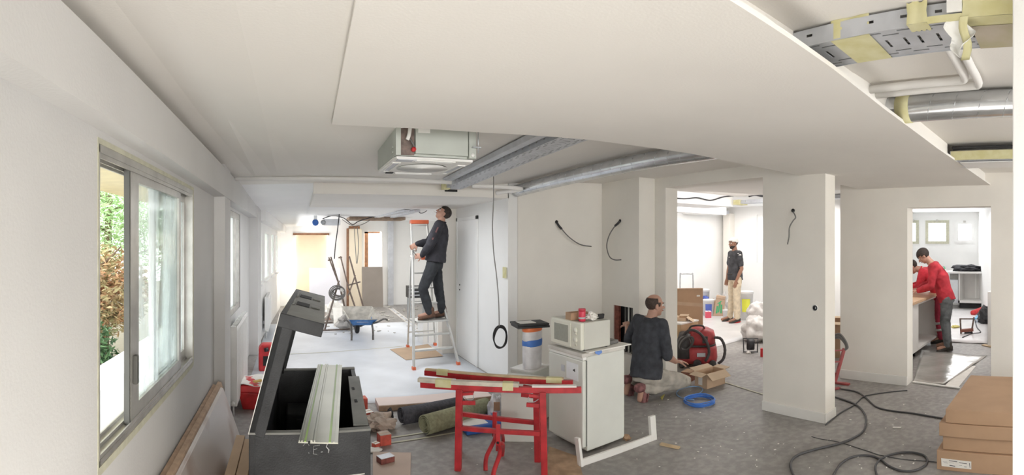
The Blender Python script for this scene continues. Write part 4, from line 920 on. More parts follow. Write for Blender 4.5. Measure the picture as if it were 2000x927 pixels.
# ---------------- red trestles
def trestle(name, label, a, b, zt, fork):
    """a, b = ends of the top bar on plan"""
    a = Vector((a[0], a[1], 0)); b = Vector((b[0], b[1], 0)); d = (b-a).normalized(); L = (b-a).length; n = Vector((-d.y, d.x, 0))
    g = thing(name, label, 'trestle', (a+b)/2); Z = Vector((0, 0, 1))
    MB().bar(a+Z*(zt-0.02), b+Z*(zt-0.02), 0.035, 0.04).build('top_bar', M_redp, g, bevel=0.003)
    l, r = a+d*L*0.25, a+d*L*0.765
    for p_, sl in ((l, -0.01), (r, 0.012)):
        MB().bar(p_+Z*(zt-0.03), p_+d*sl, 0.045, 0.055, up=n).build('leg', M_redp, g, bevel=0.003)
    MB().bar(l+Z*0.30, r+Z*0.285, 0.03, 0.03).build('cross_bar', M_redp, g, bevel=0.002)
    m_ = l.lerp(r, 0.47)
    MB().bar(m_+Z*0.34, m_+Z*0.16-n*0.01, 0.03, 0.03, up=n).build('sleeve', M_redp, g, bevel=0.002)
    for s_, k in ((-1, 'leg'), (1, 'leg')):
        pts = smooth_path([m_+Z*0.20, m_+n*s_*0.08+Z*0.17+d*0.02, m_+n*s_*0.20+Z*0.085+d*0.01*s_, m_+n*s_*0.26+Z*0.013], 5)
        MB().tube(pts, 0.016, 8).build(k, M_redp, g)
    for (p_, s_) in ((l, 1), (r, -1)):
        MB().bar(p_+d*s_*0.02+Z*(zt-0.13), p_+d*s_*0.115+Z*(zt-0.125), 0.02, 0.028).build('hook_bracket', M_redp, g, bevel=0.002)
        MB().bar(p_+d*s_*0.02+Z*(zt-0.068), p_+d*s_*0.10+Z*(zt-0.058), 0.02, 0.02).build('hook_bracket', M_redp, g, bevel=0.002)
        MB().tube(smooth_path([p_+d*s_*0.095+Z*(zt-0.055), p_+d*s_*0.10+Z*(zt-0.10), p_+d*s_*0.06+Z*(zt-0.105), p_+d*s_*0.03+Z*(zt-0.085)], 4), 0.003, 5).build('chain_hook', M_galv, g)
    MB().cyl(m_+n*(-0.018)+Z*0.22, m_+n*(-0.026)+Z*0.22, 0.009, 10).build('bolt', M_dark, g)
    return g, a, b, d, n
tB = trestle('trestle', 'front one of the two red metal trestles', (0.913, 3.46), (1.905, 2.877), 0.61, 1)
tA = trestle('trestle', 'rear one of the two red metal trestles, nearer the fridge', (1.030, 3.77), (1.946, 3.05), 0.61, 1)
def strip(tr, label, s0, s1, w, h, m, bands, z0=0.61):
    _, a, b, d, n = tr; L = (b-a).length; Z = Vector((0, 0, 1)); c0, c1 = a+d*L*s0, a+d*L*s1
    g = thing('wood_strip', label, 'wood', (c0+c1)/2+Z*z0)
    MB().bar(c0+Z*(z0+h/2+0.001), c1+Z*(z0+h/2+0.001), w, h).build('strip', m, g, bevel=0.002)
    for t0, t1 in bands:
        e0, e1 = a+d*L*t0, a+d*L*t1
        MB().bar(e0+Z*(z0+h/2-0.010), e1+Z*(z0+h/2-0.010), w+0.004, h+0.026).build('tape', M_ytape, g)
strip(tB, 'plaster spattered wood batten taped on the front red trestle', -0.015, 0.62, 0.05, 0.028, M_woodp, ((0.10, 0.20), (0.52, 0.585)))
strip(tA, 'thin wood batten taped along the rear red trestle', 0.005, 0.94, 0.036, 0.014, M_wood, ((0.09, 0.17), (0.83, 0.93)))
_, a, b, d, n = tB; L = (b-a).length
tag(MB().bar(a+d*L*0.70+Vector((0, 0, 0.6165)), a+d*L*0.97+Vector((0, 0, 0.6165)), 0.04, 0.011).build('wood_strip', M_paper), 'short pale strip on the right end of the front trestle', 'wood')
# ---------------- fridge and what stands on it
fN, fL, fR = Vector((2.075, 3.115, 0)), Vector((2.03, 3.56, 0)), Vector((2.52, 3.165, 0)); fB = fL+fR-fN
fz = 0.775
fg = thing('fridge', 'white under-counter fridge with a worn door carrying the microwave', 'fridge', (2.28, 3.35, 0))
def quadbox(ps, z0, z1, m, nm, par, bev=0.006): return MB().hexa([up(p, z0) for p in ps]+[up(p, z1) for p in ps]).build(nm, m, par, bevel=bev)
fx = (fR-fN).normalized(); fy = (fL-fN).normalized()
quadbox([fN+fx*0.045, fR, fB, fL+fx*0.045], 0.02, fz-0.03, M_white, 'cabinet', fg)
quadbox([fN, fN+fx*0.038, fL+fx*0.038, fL], 0.055, fz-0.055, M_white, 'door', fg, 0.01)
quadbox([fN+fx*0.038, fN+fx*0.045, fL+fx*0.045, fL+fx*0.038], 0.06, fz-0.06, mat('gasket', (0.20, 0.21, 0.20), 0.7), 'gasket', fg, 0)
quadbox([fN+fx*0.002, fN+fx*0.04, fL+fx*0.04, fL+fx*0.002], fz-0.052, fz-0.03, M_foam, 'control_strip', fg, 0.002)
quadbox([fN-fx*0.008-fy*0.004, fR+fx*0.006-fy*0.004, fB+fx*0.006+fy*0.004, fL-fx*0.008+fy*0.004], fz-0.03, fz, mat('dirty_top', (0.62, 0.60, 0.56), 0.6, var=0.1, scale=7), 'top', fg)
MB().obox(fN.lerp(fL, 0.55)+Vector((-0.003, 0, 0.62)), (0.004, 0.045, 0.05), 0.08).build('badge', M_galvm, fg, bevel=0.001)
MB().obox(fN.lerp(fL, 0.28)+Vector((-0.003, 0, 0.62)), (0.003, 0.15, 0.13), 0.08).build('sticker', mat('pale_sticker', (0.80, 0.83, 0.86), 0.5), fg)
MB().prism([fN.lerp(fL, 0.20)+Vector((-0.006, 0, 0.645)), fN.lerp(fL, 0.26)+Vector((-0.006, 0, 0.63)), fN.lerp(fL, 0.19)+Vector((-0.006, 0, 0.62))], (-0.001, 0, 0)).build('mark', M_dark, fg)
brd = MB().hexa([up(p, fz+0.001) for p in (fN-fy*0.02+fx*0.05, fR+fx*0.06-fy*0.02, fB+fx*0.02, fL+fx*0.05)]+[up(p, fz+0.010) for p in (fN-fy*0.02+fx*0.05, fR+fx*0.06-fy*0.02, fB+fx*0.02, fL+fx*0.05)]).build('thin_board', M_paper, bevel=0.001); tag(brd, 'thin white board lying between the fridge and the microwave', 'board')
pq = MB().sheet(lambda u, v: fN+fx*(0.10+0.07*u)+fy*(-0.024)+Vector((0, -0.004-0.01*v, fz+0.008-0.03*v*(1-abs(u-.5)))), 4, 3, (0, 0.001, 0)); tag(pq.build('blue_film', mat('blue_film', (0.16, 0.30, 0.70), 0.4), fix=False), 'scrap of blue film hanging over the front edge of fridge', 'film')
# microwave
mz = fz+0.011; mh = 0.218
mN, mL, mR = Vector((2.075, 3.14, 0)), Vector((2.045, 3.545, 0)), Vector((2.375, 3.165, 0)); mBk = mL+mR-mN
mw = thing('microwave', 'cream microwave oven standing on the fridge', 'microwave', (2.2, 3.35, mz))
ux = (mR-mN).normalized(); uy = (mL-mN).normalized(); Lf = (mL-mN).length
def fpan(s0, s1, z0, z1, t0, t1, m, nm, par, bev=0.0): return MB().hexa([up(mN+uy*s+ux*t, z) for z in (mz+z0,) for s, t in ((s0, t0), (s0, t1), (s1, t1), (s1, t0))]+[up(mN+uy*s+ux*t, mz+z1) for s, t in ((s0, t0), (s0, t1), (s1, t1), (s1, t0))]).build(nm, m, par, bevel=bev)
fpan(0, Lf, 0.008, mh, 0.035, (mR-mN).length, M_mws, 'casing', mw, 0.006)
fpan(0, Lf, 0.006, mh+0.002, 0.0, 0.036, M_mw, 'front_frame', mw, 0.010)
dr_ = fpan(0.125, Lf-0.008, 0.016, mh-0.01, -0.008, 0.0, M_mw, 'door', mw, 0.004)
fpan(0.155, Lf-0.06, 0.048, mh-0.035, -0.010, -0.008, mat('oven_window', (0.33, 0.34, 0.29), 0.3, var=0.05, scale=40), 'window', dr_, 0.001)
for z_ in (0.158, 0.128, 0.085, 0.045):
    MB().lathe([(0.020, -0.014), (0.022, 0.0)] if z_ in (0.158, 0.085) else [(0.011, -0.006), (0.011, 0.0)], up(mN+uy*0.062, mz+z_), 18, (1, 0, 0)).build('knob' if z_ in (0.158, 0.085) else 'button', M_mw, mw)
for s_ in (0.03, Lf-0.03):
    for t_ in (0.05, 0.28): MB().cyl(up(mN+uy*s_+ux*t_, fz+0.010), up(mN+uy*s_+ux*t_, mz+0.01), 0.012, 10).build('foot', M_dark, mw)
tz = mz+mh+0.002
g = thing('open_carton', 'small brown open box on the microwave behind the red can', 'box', (2.13, 3.36, tz))
for (cx_, cy_, sx, sy) in ((2.16, 3.29, 0.16, 0.004), (2.16, 3.37, 0.16, 0.004), (2.08, 3.33, 0.004, 0.08), (2.24, 3.33, 0.004, 0.08)): MB().box((cx_-sx/2, cy_-sy/2, tz), (cx_+sx/2, cy_+sy/2, tz+0.058)).build('side', M_redc if False else M_card, g)
MB().box((2.08, 3.29, tz), (2.24, 3.37, tz+0.003)).build('bottom', M_card, g)
cn = atd(1122, 608, 3.93); c = Vector((2.135, 3.215, tz)); g = thing('red_can', 'red tin with a dark print standing on the microwave', 'can', c)
MB().lathe([(0.026, 0), (0.028, 0.003), (0.028, 0.075), (0.026, 0.08)], c, 22).build('body', mat('can_red', (0.62, 0.04, 0.08), 0.35), g)
MB().lathe([(0.029, 0.08), (0.029, 0.096), (0.027, 0.099)], c, 22).build('lid', mat('can_lid', (0.55, 0.05, 0.08), 0.4), g)
MB().lathe([(0.0285, 0.020), (0.0285, 0.034)], c, 22).build('print_band', M_galvm, g); 
tag(crump((2.235, 3.225, tz), 0.05, 0.035, 0.032, 12, 18, 0.6).build('crumpled_tissue', M_paper), 'crumpled white paper on the microwave right of the red can', 'paper')
tag(MB().bar((2.22, 3.21, tz+0.062), (2.27, 3.19, tz+0.035), 0.004, 0.004).build('straw', M_paper), 'thin white stick leaning on the crumpled paper', 'stick')
tag(MB().obox((2.335, 3.24, tz+0.02), (0.06, 0.02, 0.038), 0.1, 0.2).build('phone_charger', M_black, bevel=0.003), 'small black box at the right corner of microwave top', 'charger')
tag(MB().obox((2.45, 3.28, fz+0.027), (0.10, 0.12, 0.03), 0.2).build('black_tray', M_greyc, bevel=0.006), 'dark flat tray behind the microwave on the fridge', 'tray')
# dark panels sticking out left of the microwave, cement sack
c = atd(1050, 640, 4.35); g = thing('panel_stack', 'small stack of dark panels sticking out left of the microwave', 'panels', (1.98, 3.85, 0.86))
wc = thing('white_cabinet', 'white low cabinet standing behind the trestles next to the fridge', 'cabinet', (1.9, 3.75, 0))
pa, pb, pc_ = ground(985, 868), ground(1040, 880), ground(1078, 862)
MB().hexa([(1.64, 3.66, 0), (1.885, 3.52, 0), (2.02, 3.62, 0), (1.80, 3.86, 0), (1.64, 3.66, 0.50), (1.885, 3.52, 0.50), (2.02, 3.62, 0.50), (1.80, 3.86, 0.50)]).build('body', M_white, wc, bevel=0.006)
MB().bar((1.66, 3.64, 0.40), (1.875, 3.517, 0.40), 0.004, 0.006).build('lid_seam', M_galvm, wc); MB().bar((1.89, 3.522, 0.36), (2.00, 3.60, 0.36), 0.004, 0.006).build('lid_seam', M_galvm, wc)
g2 = thing('white_box', 'low pale box standing behind the white cabinet, under the sack', 'box', (2.10, 4.0, 0))
MB().obox((2.10, 4.02, 0.235), (0.30, 0.24, 0.47), 0.5).build('body', M_white, g2, bevel=0.006); MB().obox((2.10, 4.02, 0.476), (0.305, 0.245, 0.012), 0.5).build('lid', M_foam, g2)
sk = thing('cement_sack', 'white sack with orange and blue bands standing left of the fridge', 'sack', (2.10, 3.99, 0.484))
c0 = Vector((2.10, 3.985, 0.484)); R = Matrix.Rotation(0.5, 3, 'Z')
def sackpart(z0, z1, m, nm, o=0.0):
    MB().sheet(lambda u, v: c0+R@Vector(((0.115+o+0.008*math.sin(v*3.1))*math.cos(2*math.pi*u), (0.07+o)*math.sin(2*math.pi*u), z0+(z1-z0)*v)), 20, 6).build(nm, m, sk, fix=False)
M_sack = mat('sack_white', (0.76, 0.75, 0.78), 0.6, var=0.12, scale=9)
sackpart(0.0, 0.375, M_sack, 'sack'); sackpart(0.335, 0.375, mat('sack_orange', (0.85, 0.22, 0.08), 0.5), 'orange_band', 0.004); sackpart(0.20, 0.26, mat('sack_blue', (0.08, 0.22, 0.65), 0.5), 'blue_band', 0.004)
zp = 0.871
MB().obox((2.065, 3.96, zp), (0.30, 0.22, 0.018), -0.15).build('panel', M_boxdk, g, bevel=0.002); MB().obox((2.058, 3.962, zp+0.021), (0.30, 0.22, 0.018), -0.12).build('panel', M_boxdk, g, bevel=0.002)
tag(MB().obox((2.02, 3.96, zp+0.033), (0.15, 0.13, 0.004), -0.1).build('leaflet', M_paper), 'pale leaflet lying on the dark panels', 'leaflet')
# torn white bag with orange print
tb_ = thing('torn_bag', 'torn white plaster bag with an orange patch behind the trestles', 'bag', ground(968, 815))
c = ground(968, 822)
crump(c, 0.075, 0.06, 0.135, 21, 20, 0.25).build('bag', M_sack, tb_); MB().obox(c+Vector((-0.022, -0.075, 0.16)), (0.055, 0.004, 0.08), -0.4, 0.1).build('orange_patch', mat('kraft_orange', (0.62, 0.36, 0.22), 0.7), tb_)
# white frame piece on the floor
w0, w1 = ground(1131, 911), ground(1281, 857)
wf = thing('wooden_lath', 'white painted wooden frame piece lying on edge before the fridge', 'frame', (w0+w1)/2)
dd = (w1-w0).normalized()
MB().bar(w0+Vector((0, 0, 0.025)), w1+Vector((0, 0, 0.025)), 0.02, 0.05).build('rail', M_trim, wf, bevel=0.002)
MB().bar(w0+dd*0.015+Vector((0, 0, 0)), w0+dd*0.015+Vector((-0.01, 0.03, 0.20)), 0.05, 0.022, up=dd).build('upright', M_trim, wf, bevel=0.002)
MB().bar(w1-dd*0.03+Vector((0, 0, 0)), w1-dd*0.03+Vector((0, 0.02, 0.195)), 0.06, 0.03, up=Vector((dd.y, -dd.x, 0))).build('upright', M_trim, wf, bevel=0.002)
tag(MB().bar(ground(1290, 868)+Vector((0, 0, .008)), ground(1327, 876)+Vector((0, 0, .008)), 0.035, 0.014).build('wood_offcut', M_wood, bevel=0.002), 'flat wood offcut on the floor right of the white frame', 'wood')
tag(crump(ground(1224, 858), 0.035, 0.03, 0.022, 31, 16, 0.4).build('paper_scrap', M_card), 'crumpled brown scrap beside the foot of the fridge', 'scrap')
cd = [ground(1072, 872), ground(1128, 892), ground(1140, 935), ground(1062, 940)]
tag(MB().hexa([v+Vector((0, 0, 0.001)) for v in reversed(cd)]+[v+Vector((0, 0, 0.006)) for v in reversed(cd)]).build('cardboard_sheet', mat('stained_card', (0.40, 0.28, 0.18), 0.8, var=0.25, scale=9)), 'stained brown sheet on the floor between trestle leg and white frame', 'cardboard')
# ---------------- protective sheets, paint lines
M_sheet = mat('protective_felt', (0.66, 0.69, 0.74), 0.45, var=0.08, scale=1.6, bump=0.2, bscale=14)
sh = MB(); sh.sheet(lambda u, v: (-0.52+2.84*u, 4.9+4.9*v, 0.004+0.0015*math.sin(9*u+5*v)), 12, 24, 0.003)
tag(sh.build('protective_sheet', M_sheet), 'pale bluish protective sheet covering the corridor floor', 'floor sheet')
for lab, pa, pb in (('yellowish tape line on the corridor floor below the wheelbarrow', ground(560, 692), ground(790, 676)), ('long pale tape line on the floor before the olive carpet', ground(740, 868), ground(905, 842)), ('second pale tape line beside the dark carpet roll', ground(740, 858), ground(870, 838)), ('pale tape line running to the pillar foot across the floor', ground(1392, 739), ground(1489, 770))):
    tag(MB().bar(pa+Vector((0, 0, 0.0055)), pb+Vector((0, 0, 0.0055)), 0.02, 0.0015).build('floor_tape', M_tape), lab, 'tape')
# ---------------- box stack at the right
def flatbox(label, x0, x1, y0, y1, z0, z1, sag=0.0):
    g = thing('cardboard_box', label, 'box', ((x0+x1)/2, (y0+y1)/2, z0), 'flat cardboard boxes stacked at the right')
    MB().hexa([(x0, y0, z0), (x1, y0, z0), (x1, y1, z0), (x0, y1, z0), (x0, y0, z1), (x1, y0, z1), (x1, y1, z1-sag), (x0, y1, z1-sag)]).build('body', M_card, g, bevel=0.003)
    MB().box((x0+0.003, (y0+y1)/2-0.002, z1-sag*0.5), (x1-0.003, (y0+y1)/2+0.002, z1+0.0006)).build('seam', M_mdf, g)
    return g
flatbox('topmost flat cardboard box of the stack at the right edge', 3.40, 4.33, -0.25, 0.85, 0.34, 0.434)
flatbox('second flat cardboard box from the top of the right stack', 3.39, 4.31, -0.20, 0.895, 0.245, 0.337)
flatbox('third flat cardboard box from the top of the right stack', 3.42, 4.34, -0.22, 0.875, 0.14, 0.242)
b4 = flatbox('lowest visible cardboard box of the right stack with a white label', 3.40, 4.32, -0.18, 0.915, 0.0, 0.137)
def fX(x, y, X=3.3965): return onX(x, y, X)
la = [fX(1838, 894), fX(1897, 901), fX(1897, 916), fX(1839, 909.5)]
la = [Vector((3.3968, p.y, p.z)) for p in la]
MB().add(la+[p+Vector((0.0015, 0, 0)) for p in la], [(0, 1, 2, 3), (7, 6, 5, 4), (0, 4, 5, 1), (1, 5, 6, 2), (2, 6, 7, 3), (3, 7, 4, 0)]).build('label', M_paper, b4)
def println(x0, y0, x1, y1, w, m):
    a, b = fX(x0, y0, 3.3962), fX(x1, y1, 3.3962); a.x = b.x = 3.3962
    MB().bar(a, b, 0.0008, w, up=(0, 0, 1)).build('print', m, b4)
M_ink = mat('ink', (0.10, 0.10, 0.11), 0.7)
for (x0, y0, x1, y1, w) in ((1853.5, 899, 1869.5, 901, .0045), (1854.5, 908, 1865.5, 910, .005), (1873, 903, 1888.5, 905, .004), (1883, 911, 1888, 911.5, .003), (1843, 903, 1851, 904, .0015), (1841.5, 900.5, 1850, 901.3, .001), (1854, 903, 1863, 904, .001), (1873, 908, 1879, 908.6, .001), (1893.5, 904, 1894.5, 913, .004)):
    println(x0, y0, x1, y1, w, M_ink)
# ---------------- cables on the floor
def floorcable(label, pts, r, m, name='floor_cable'):
    P = [ground(x, y)+Vector((0, 0, r+0.001)) for x, y in pts]
    return tag(MB().tube(smooth_path(P, 7), r, 6).build(name, m), label, 'cable')
M_fc = mat('floor_cable_grey', (0.075, 0.075, 0.08), 0.55)
floorcable('thick dark cable coming from the pillar and looping round at bottom right', [(1629, 776), (1664, 788), (1682, 800), (1692, 820), (1686, 843), (1665, 858), (1635, 869), (1590, 880), (1556, 892), (1544, 908), (1550, 930), (1560, 945)], 0.009, M_fc)
floorcable('dark cable running from the pillar foot towards the kitchen door', [(1612, 831), (1640, 808), (1668, 792), (1686, 776), (1705, 771), (1740, 766), (1772, 763)], 0.006, M_fc)
floorcable('grey cable crossing the floor to the cardboard stack', [(1640, 760), (1672, 766), (1690, 777), (1712, 796), (1745, 804), (1780, 808), (1815, 814), (1845, 819)], 0.008, M_fc)
floorcable('dark cable forming a closed ring near the bottom right', [(1620, 945), (1640, 910), (1665, 894), (1695, 891), (1718, 898), (1735, 911), (1760, 921), (1788, 920), (1810, 907), (1806, 892), (1780, 885), (1750, 887), (1722, 897), (1710, 912), (1714, 935)], 0.008, M_fc)
floorcable('thin cable lying faintly behind the thick looping one', [(1585, 853), (1605, 858), (1640, 864), (1690, 880), (1722, 890), (1770, 898), (1812, 901), (1838, 904)], 0.003, M_fc)
rc = random.Random(3)
cr = MB()
for i in range(120):
    x, y = rc.uniform(1230, 1830), rc.uniform(770, 920)
    if 1490 < x < 1640 and y < 850: continue
    p = ground(x, y); s_ = rc.uniform(0.004, 0.012)
    cr.obox(p+Vector((0, 0, 0.002)), (s_*rc.uniform(1, 2), s_, 0.003), rc.uniform(0, 3))
o = cr.build('plaster_crumbs', M_paper, origin=(0, 0, 0)); tag(o, 'white plaster crumbs scattered over the grey floor', 'debris', kind='stuff')
tag(MB().obox(ground(1752, 835)+Vector((0, 0, 0.003)), (0.03, 0.075, 0.004), 0.3).build('paint_chip', M_paper), 'larger pale chip on the floor left of the cardboard stack', 'chip')
# ================================================================== ladder, corridor and far room things
M_lad = mat('ladder_aluminium', (0.62, 0.62, 0.60), 0.4, 0.5, var=0.1)
M_orange = mat('orange_plastic', (0.72, 0.15, 0.06), 0.45)
FLp, FRp, RLp, RRp = Vector((1.513, 6.08, 0)), Vector((2.143, 6.17, 0)), Vector((1.745, 7.40, 0)), Vector((2.20, 7.45, 0))
TLp, TRp = onY(806, 500, 6.75), onY(841, 500, 6.75)
HLp, HRp = onY(803, 436, 6.85), onY(834, 436, 6.85)
ld = thing('step_ladder', 'aluminium step ladder with red feet and orange top carrying the man in black', 'ladder', (1.9, 6.7, 0))
for nm, a, b, c in (('stile', FLp, TLp, HLp), ('stile', FRp, TRp, HRp)):
    q = MB(); q.bar(a+Vector((0, 0, 0.03)), b, 0.026, 0.055, up=(0, 1, 0)); q.bar(b, c, 0.026, 0.04, up=(0, 1, 0)); q.build(nm, M_lad, ld, bevel=0.003)
for a, b in ((RLp, TLp+Vector((-0.01, 0.05, -0.02))), (RRp, TRp+Vector((0.0, 0.05, -0.02)))): MB().bar(a+Vector((0, 0, 0.03)), b, 0.022, 0.03, up=(0, 1, 0)).build('rear_leg', M_lad, ld, bevel=0.003)
def on_stile(z, right):
    a, b = (FRp, TRp) if right else (FLp, TLp); return a.lerp(b, z/b.z)
zs = [0.235, 0.455, 0.62+0.02, 0.90, 1.14, 1.36]
zs = [0.22, 0.40, 0.575, 0.80, 1.00, 1.20]
for i, z in enumerate(zs):
    a, b = on_stile(z, False), on_stile(z, True); deep = 0.085 if i != 2 else 0.30
    MB().bar(a+Vector((0.012, deep*0.2, 0)), b+Vector((-0.012, deep*0.2, 0)), deep, 0.022).build('tread', M_lad, ld, bevel=0.003)
a, b = TLp, TRp; MB().bar(a+Vector((0, 0.06, 0)), b+Vector((0, 0.06, 0)), 0.22, 0.025).build('platform', M_lad, ld, bevel=0.004)
MB().bar(HLp+Vector((-0.012, 0, 0.02)), HRp+Vector((0.014, 0, 0.02)), 0.10, 0.055).build('top_tray', M_orange, ld, bevel=0.006)
MB().bar(HLp+Vector((0, 0, -0.03)), HRp+Vector((0, 0, -0.03)), 0.03, 0.02).build('guard_bar', M_lad, ld)
for a, b, z in ((RLp, RRp, 0.26), (RLp, RRp, 0.75)):
    ta, tb_2 = TLp+Vector((-0.01, 0.05, -0.02)), TRp+Vector((0, 0.05, -0.02)); MB().bar(a.lerp(ta, z/ta.z), b.lerp(tb_2, z/tb_2.z), 0.02, 0.02).build('brace', M_lad, ld)
for p in (FLp, FRp, RLp, RRp): MB().obox(p+Vector((0, 0, 0.022)), (0.045, 0.07, 0.044), 0).build('foot', M_orange, ld, bevel=0.008)
# cardboard under the ladder
cs = [ground(762, 683), ground(793, 704), ground(865, 696), ground(836, 673)]
tag(MB().hexa([v+Vector((0, 0, 0.008)) for v in cs]+[v+Vector((0, 0, 0.013)) for v in cs]).build('cardboard_sheet', M_card2), 'tan cardboard sheet on the floor under the step ladder', 'cardboard')
# wheelbarrow
M_barrowb = mat('barrow_blue', (0.06, 0.20, 0.48), 0.5, var=0.2, scale=12); M_barrowd = mat('barrow_mortar', (0.50, 0.48, 0.44), 0.8, var=0.2, scale=10, bump=0.4, bscale=40)
M_tubeg = mat('barrow_tube', (0.16, 0.15, 0.14), 0.6, 0.3, var=0.3, scale=20)
wb_ = thing('wheelbarrow', 'mortar crusted wheelbarrow with blue outside on the corridor floor', 'wheelbarrow', (1.12, 8.3, 0))
r_in = []
A4 = [Vector((0.90, 8.05, 0.36)), Vector((1.385, 8.00, 0.36)), Vector((1.40, 8.75, 0.47)), Vector((0.86, 8.80, 0.47))]
B4 = [Vector((0.99, 8.20, 0.235)), Vector((1.29, 8.18, 0.235)), Vector((1.27, 8.55, 0.21)), Vector((1.01, 8.57, 0.21))]
outer = MB().add(B4+A4, [(3, 2, 1, 0), (0, 1, 5, 4), (1, 2, 6, 5), (2, 3, 7, 6), (3, 0, 4, 7)]); o_ = outer.build('tub', M_barrowb, wb_, fix=False)
c_ = Vector((1.14, 8.4, 0.42)); inn = MB().add([p+(c_-p)*0.03+Vector((0, 0, 0.012)) for p in B4]+[p+(c_-p)*0.02 for p in A4], [(0, 1, 2, 3), (4, 5, 1, 0), (5, 6, 2, 1), (6, 7, 3, 2), (7, 4, 0, 3)])
inn.build('tub_inside', M_barrowd, wb_, fix=False)
MB().tube(A4, 0.011, 8, closed=True).build('rim', M_barrowd, wb_)
for sx, x0 in ((-1, 0.95), (1, 1.31)):
    MB().tube(smooth_path([Vector((x0, 8.06, 0.012)), Vector((x0+0.005, 8.1, 0.15)), Vector((x0, 8.2, 0.27))], 4), 0.017, 8).build('leg', M_tubeg, wb_)
    MB().tube(smooth_path([Vector((1.13+sx*0.06, 8.72, 0.13)), Vector((1.13+sx*0.12, 8.5, 0.2)), Vector((x0, 8.2, 0.26)), Vector((x0+sx*0.05, 7.95, 0.32)), Vector((x0+sx*0.12, 7.75, 0.40)), Vector((x0+sx*0.16, 7.66, 0.40))], 5), 0.016, 8).build('handle', M_tubeg, wb_)
MB().lathe([(0.06, -0.028), (0.125, -0.035), (0.145, -0.02), (0.145, 0.02), (0.125, 0.035), (0.06, 0.028)], (1.13, 8.76, 0.145), 22, (1, 0, 0)).build('wheel', M_dark, wb_)
MB().obox((1.14, 8.095, 0.31), (0.20, 0.004, 0.025), 0.0, -0.6).build('sticker', M_galvm, wb_)
# dark folding trestle legs leaning together
M_rust = mat('dark_steel', (0.17, 0.13, 0.11), 0.6, 0.2, var=0.3, scale=20)
def poles(label, segs, Y, r=0.016):
    g = thing('folding_trestle', label, 'trestle', onY(segs[0][0], 640, Y)*Vector((1, 1, 0)) if False else Vector((onY(segs[0][0], 600, Y).x, Y, 0)))
    for i, (x0, y0, x1, y1, d0, d1) in enumerate(segs):
        p, q_ = onY(x0, y0, Y+d0), onY(x1, y1, Y+d1)
        if q_.z < 0.02: q_.z = 0.02
        MB().bar(p, q_, r*1.7, r*1.7).build('leg' if i < 2 else 'bar', M_rust, g, bevel=0.002)
    return g
poles('dark steel folding trestle leaning upright left, with the cable coil', [(642, 502, 664, 560, 0, 0), (664, 560, 676, 612, 0, 0.1), (646, 501, 660, 548, .05, .05), (662, 548, 634, 644, -0.1, -0.5), (640, 508, 649, 507, 0, 0), (624, 645, 684, 642, -0.55, -0.45), (626, 631, 650, 629, -0.3, -0.3)], 9.4)
poles('dark steel folding trestle leaning upright right, against the far pillar', [(665, 500, 680, 560, 0, 0), (682, 500, 709, 597, 0, 0.1), (680, 560, 693, 598, 0, 0.1), (694, 537, 680, 577, 0, 0), (679, 557, 704, 550, 0, 0), (661, 503, 668, 502, 0, 0)], 10.2)
c = onY(658, 571, 9.15); g = thing('cable_coil', 'grey coiled cable hung over the left dark trestle', 'cable', c)
q = MB()
for k in range(5): q.tube([c+Vector(((0.15-0.012*k)*math.cos(t)+0.01*k, 0.02*k-0.04+0.02*math.sin(t), (0.115-0.01*k)*math.sin(t)+0.02*math.sin(t+k))) for t in [2*math.pi*i/24 for i in range(24)]], 0.011, 6, closed=True)
q.build('coil', M_greyc, g); MB().obox(c+Vector((0.11, 0.0, 0.05)), (0.09, 0.03, 0.06), 0.2).build('plug_block', M_paper, g, bevel=0.006)
# plasterboard sheets and boards
def panel(name, label, xa, xb, yt, Y, th, m, lean=0.25, cat='board', zb=0.005):
    p, q_ = onY(xa, yt, Y), onY(xb, yt, Y)
    return tag(MB().hexa([(p.x, Y-lean, zb), (q_.x, Y-lean, zb), (q_.x, Y-lean+th, zb), (p.x, Y-lean+th, zb), (p.x, Y, p.z), (q_.x, Y, p.z), (q_.x, Y+th, p.z), (p.x, Y+th, p.z)]).build(name, m, bevel=0.002), label, cat)
panel('plasterboard_sheet', 'large white plasterboard sheet leaning in front of the ochre doorway', 604, 664, 523, 11.6, 0.03, mat('plasterboard', (0.72, 0.71, 0.76), 0.8, var=0.06, scale=1.2))
panel('grey_board', 'grey board standing across the far right doorway', 707, 747, 521, 12.35, 0.03, mat('grey_board', (0.30, 0.265, 0.235), 0.85, var=0.04, scale=4), 0.12)
panel('white_offcut', 'white offcut board with dark edge tilted against trestle foot', 650, 668, 602, 9.75, 0.02, M_paper, 0.35)
tag(crump(Vector((1.02, 9.2, 0)), 0.22, 0.18, 0.15, 41, 18, 0.35).build('grey_sack', mat('grey_sack', (0.46, 0.44, 0.42), 0.8, var=0.2, scale=8)), 'slumped grey sack on the floor behind the wheelbarrow', 'sack')
tag(crump(Vector((0.82, 10.4, 0)), 0.25, 0.2, 0.20, 43, 18, 0.45).build('white_sack', M_paper), 'crumpled white plastic heap below the cable coil', 'sack')
tag(MB().box((0.25, 10.3, 0), (0.85, 10.6, 0.06)).build('pink_panel', mat('pink_foam', (0.72, 0.48, 0.40), 0.7)), 'flat pinkish panel on the floor before the plasterboard sheet', 'panel')
t0_, t1_ = ground(763, 603), ground(838, 660); d_ = (t1_-t0_).normalized(); n_ = Vector((-d_.y, d_.x, 0))
tr_ = thing('floor_track', 'steel stud track lying on the far room floor left of ladder', 'track', t0_.lerp(t1_, .5))
MB().bar(t0_+Vector((0, 0, 0.006)), t1_+Vector((0, 0, 0.006)), 0.09, 0.003).build('web', M_galvm, tr_)
for s_ in (-1, 1): MB().bar(t0_+n_*0.045*s_+Vector((0, 0, 0.018)), t1_+n_*0.045*s_+Vector((0, 0, 0.018)), 0.004, 0.03).build('flange', M_paper, tr_)
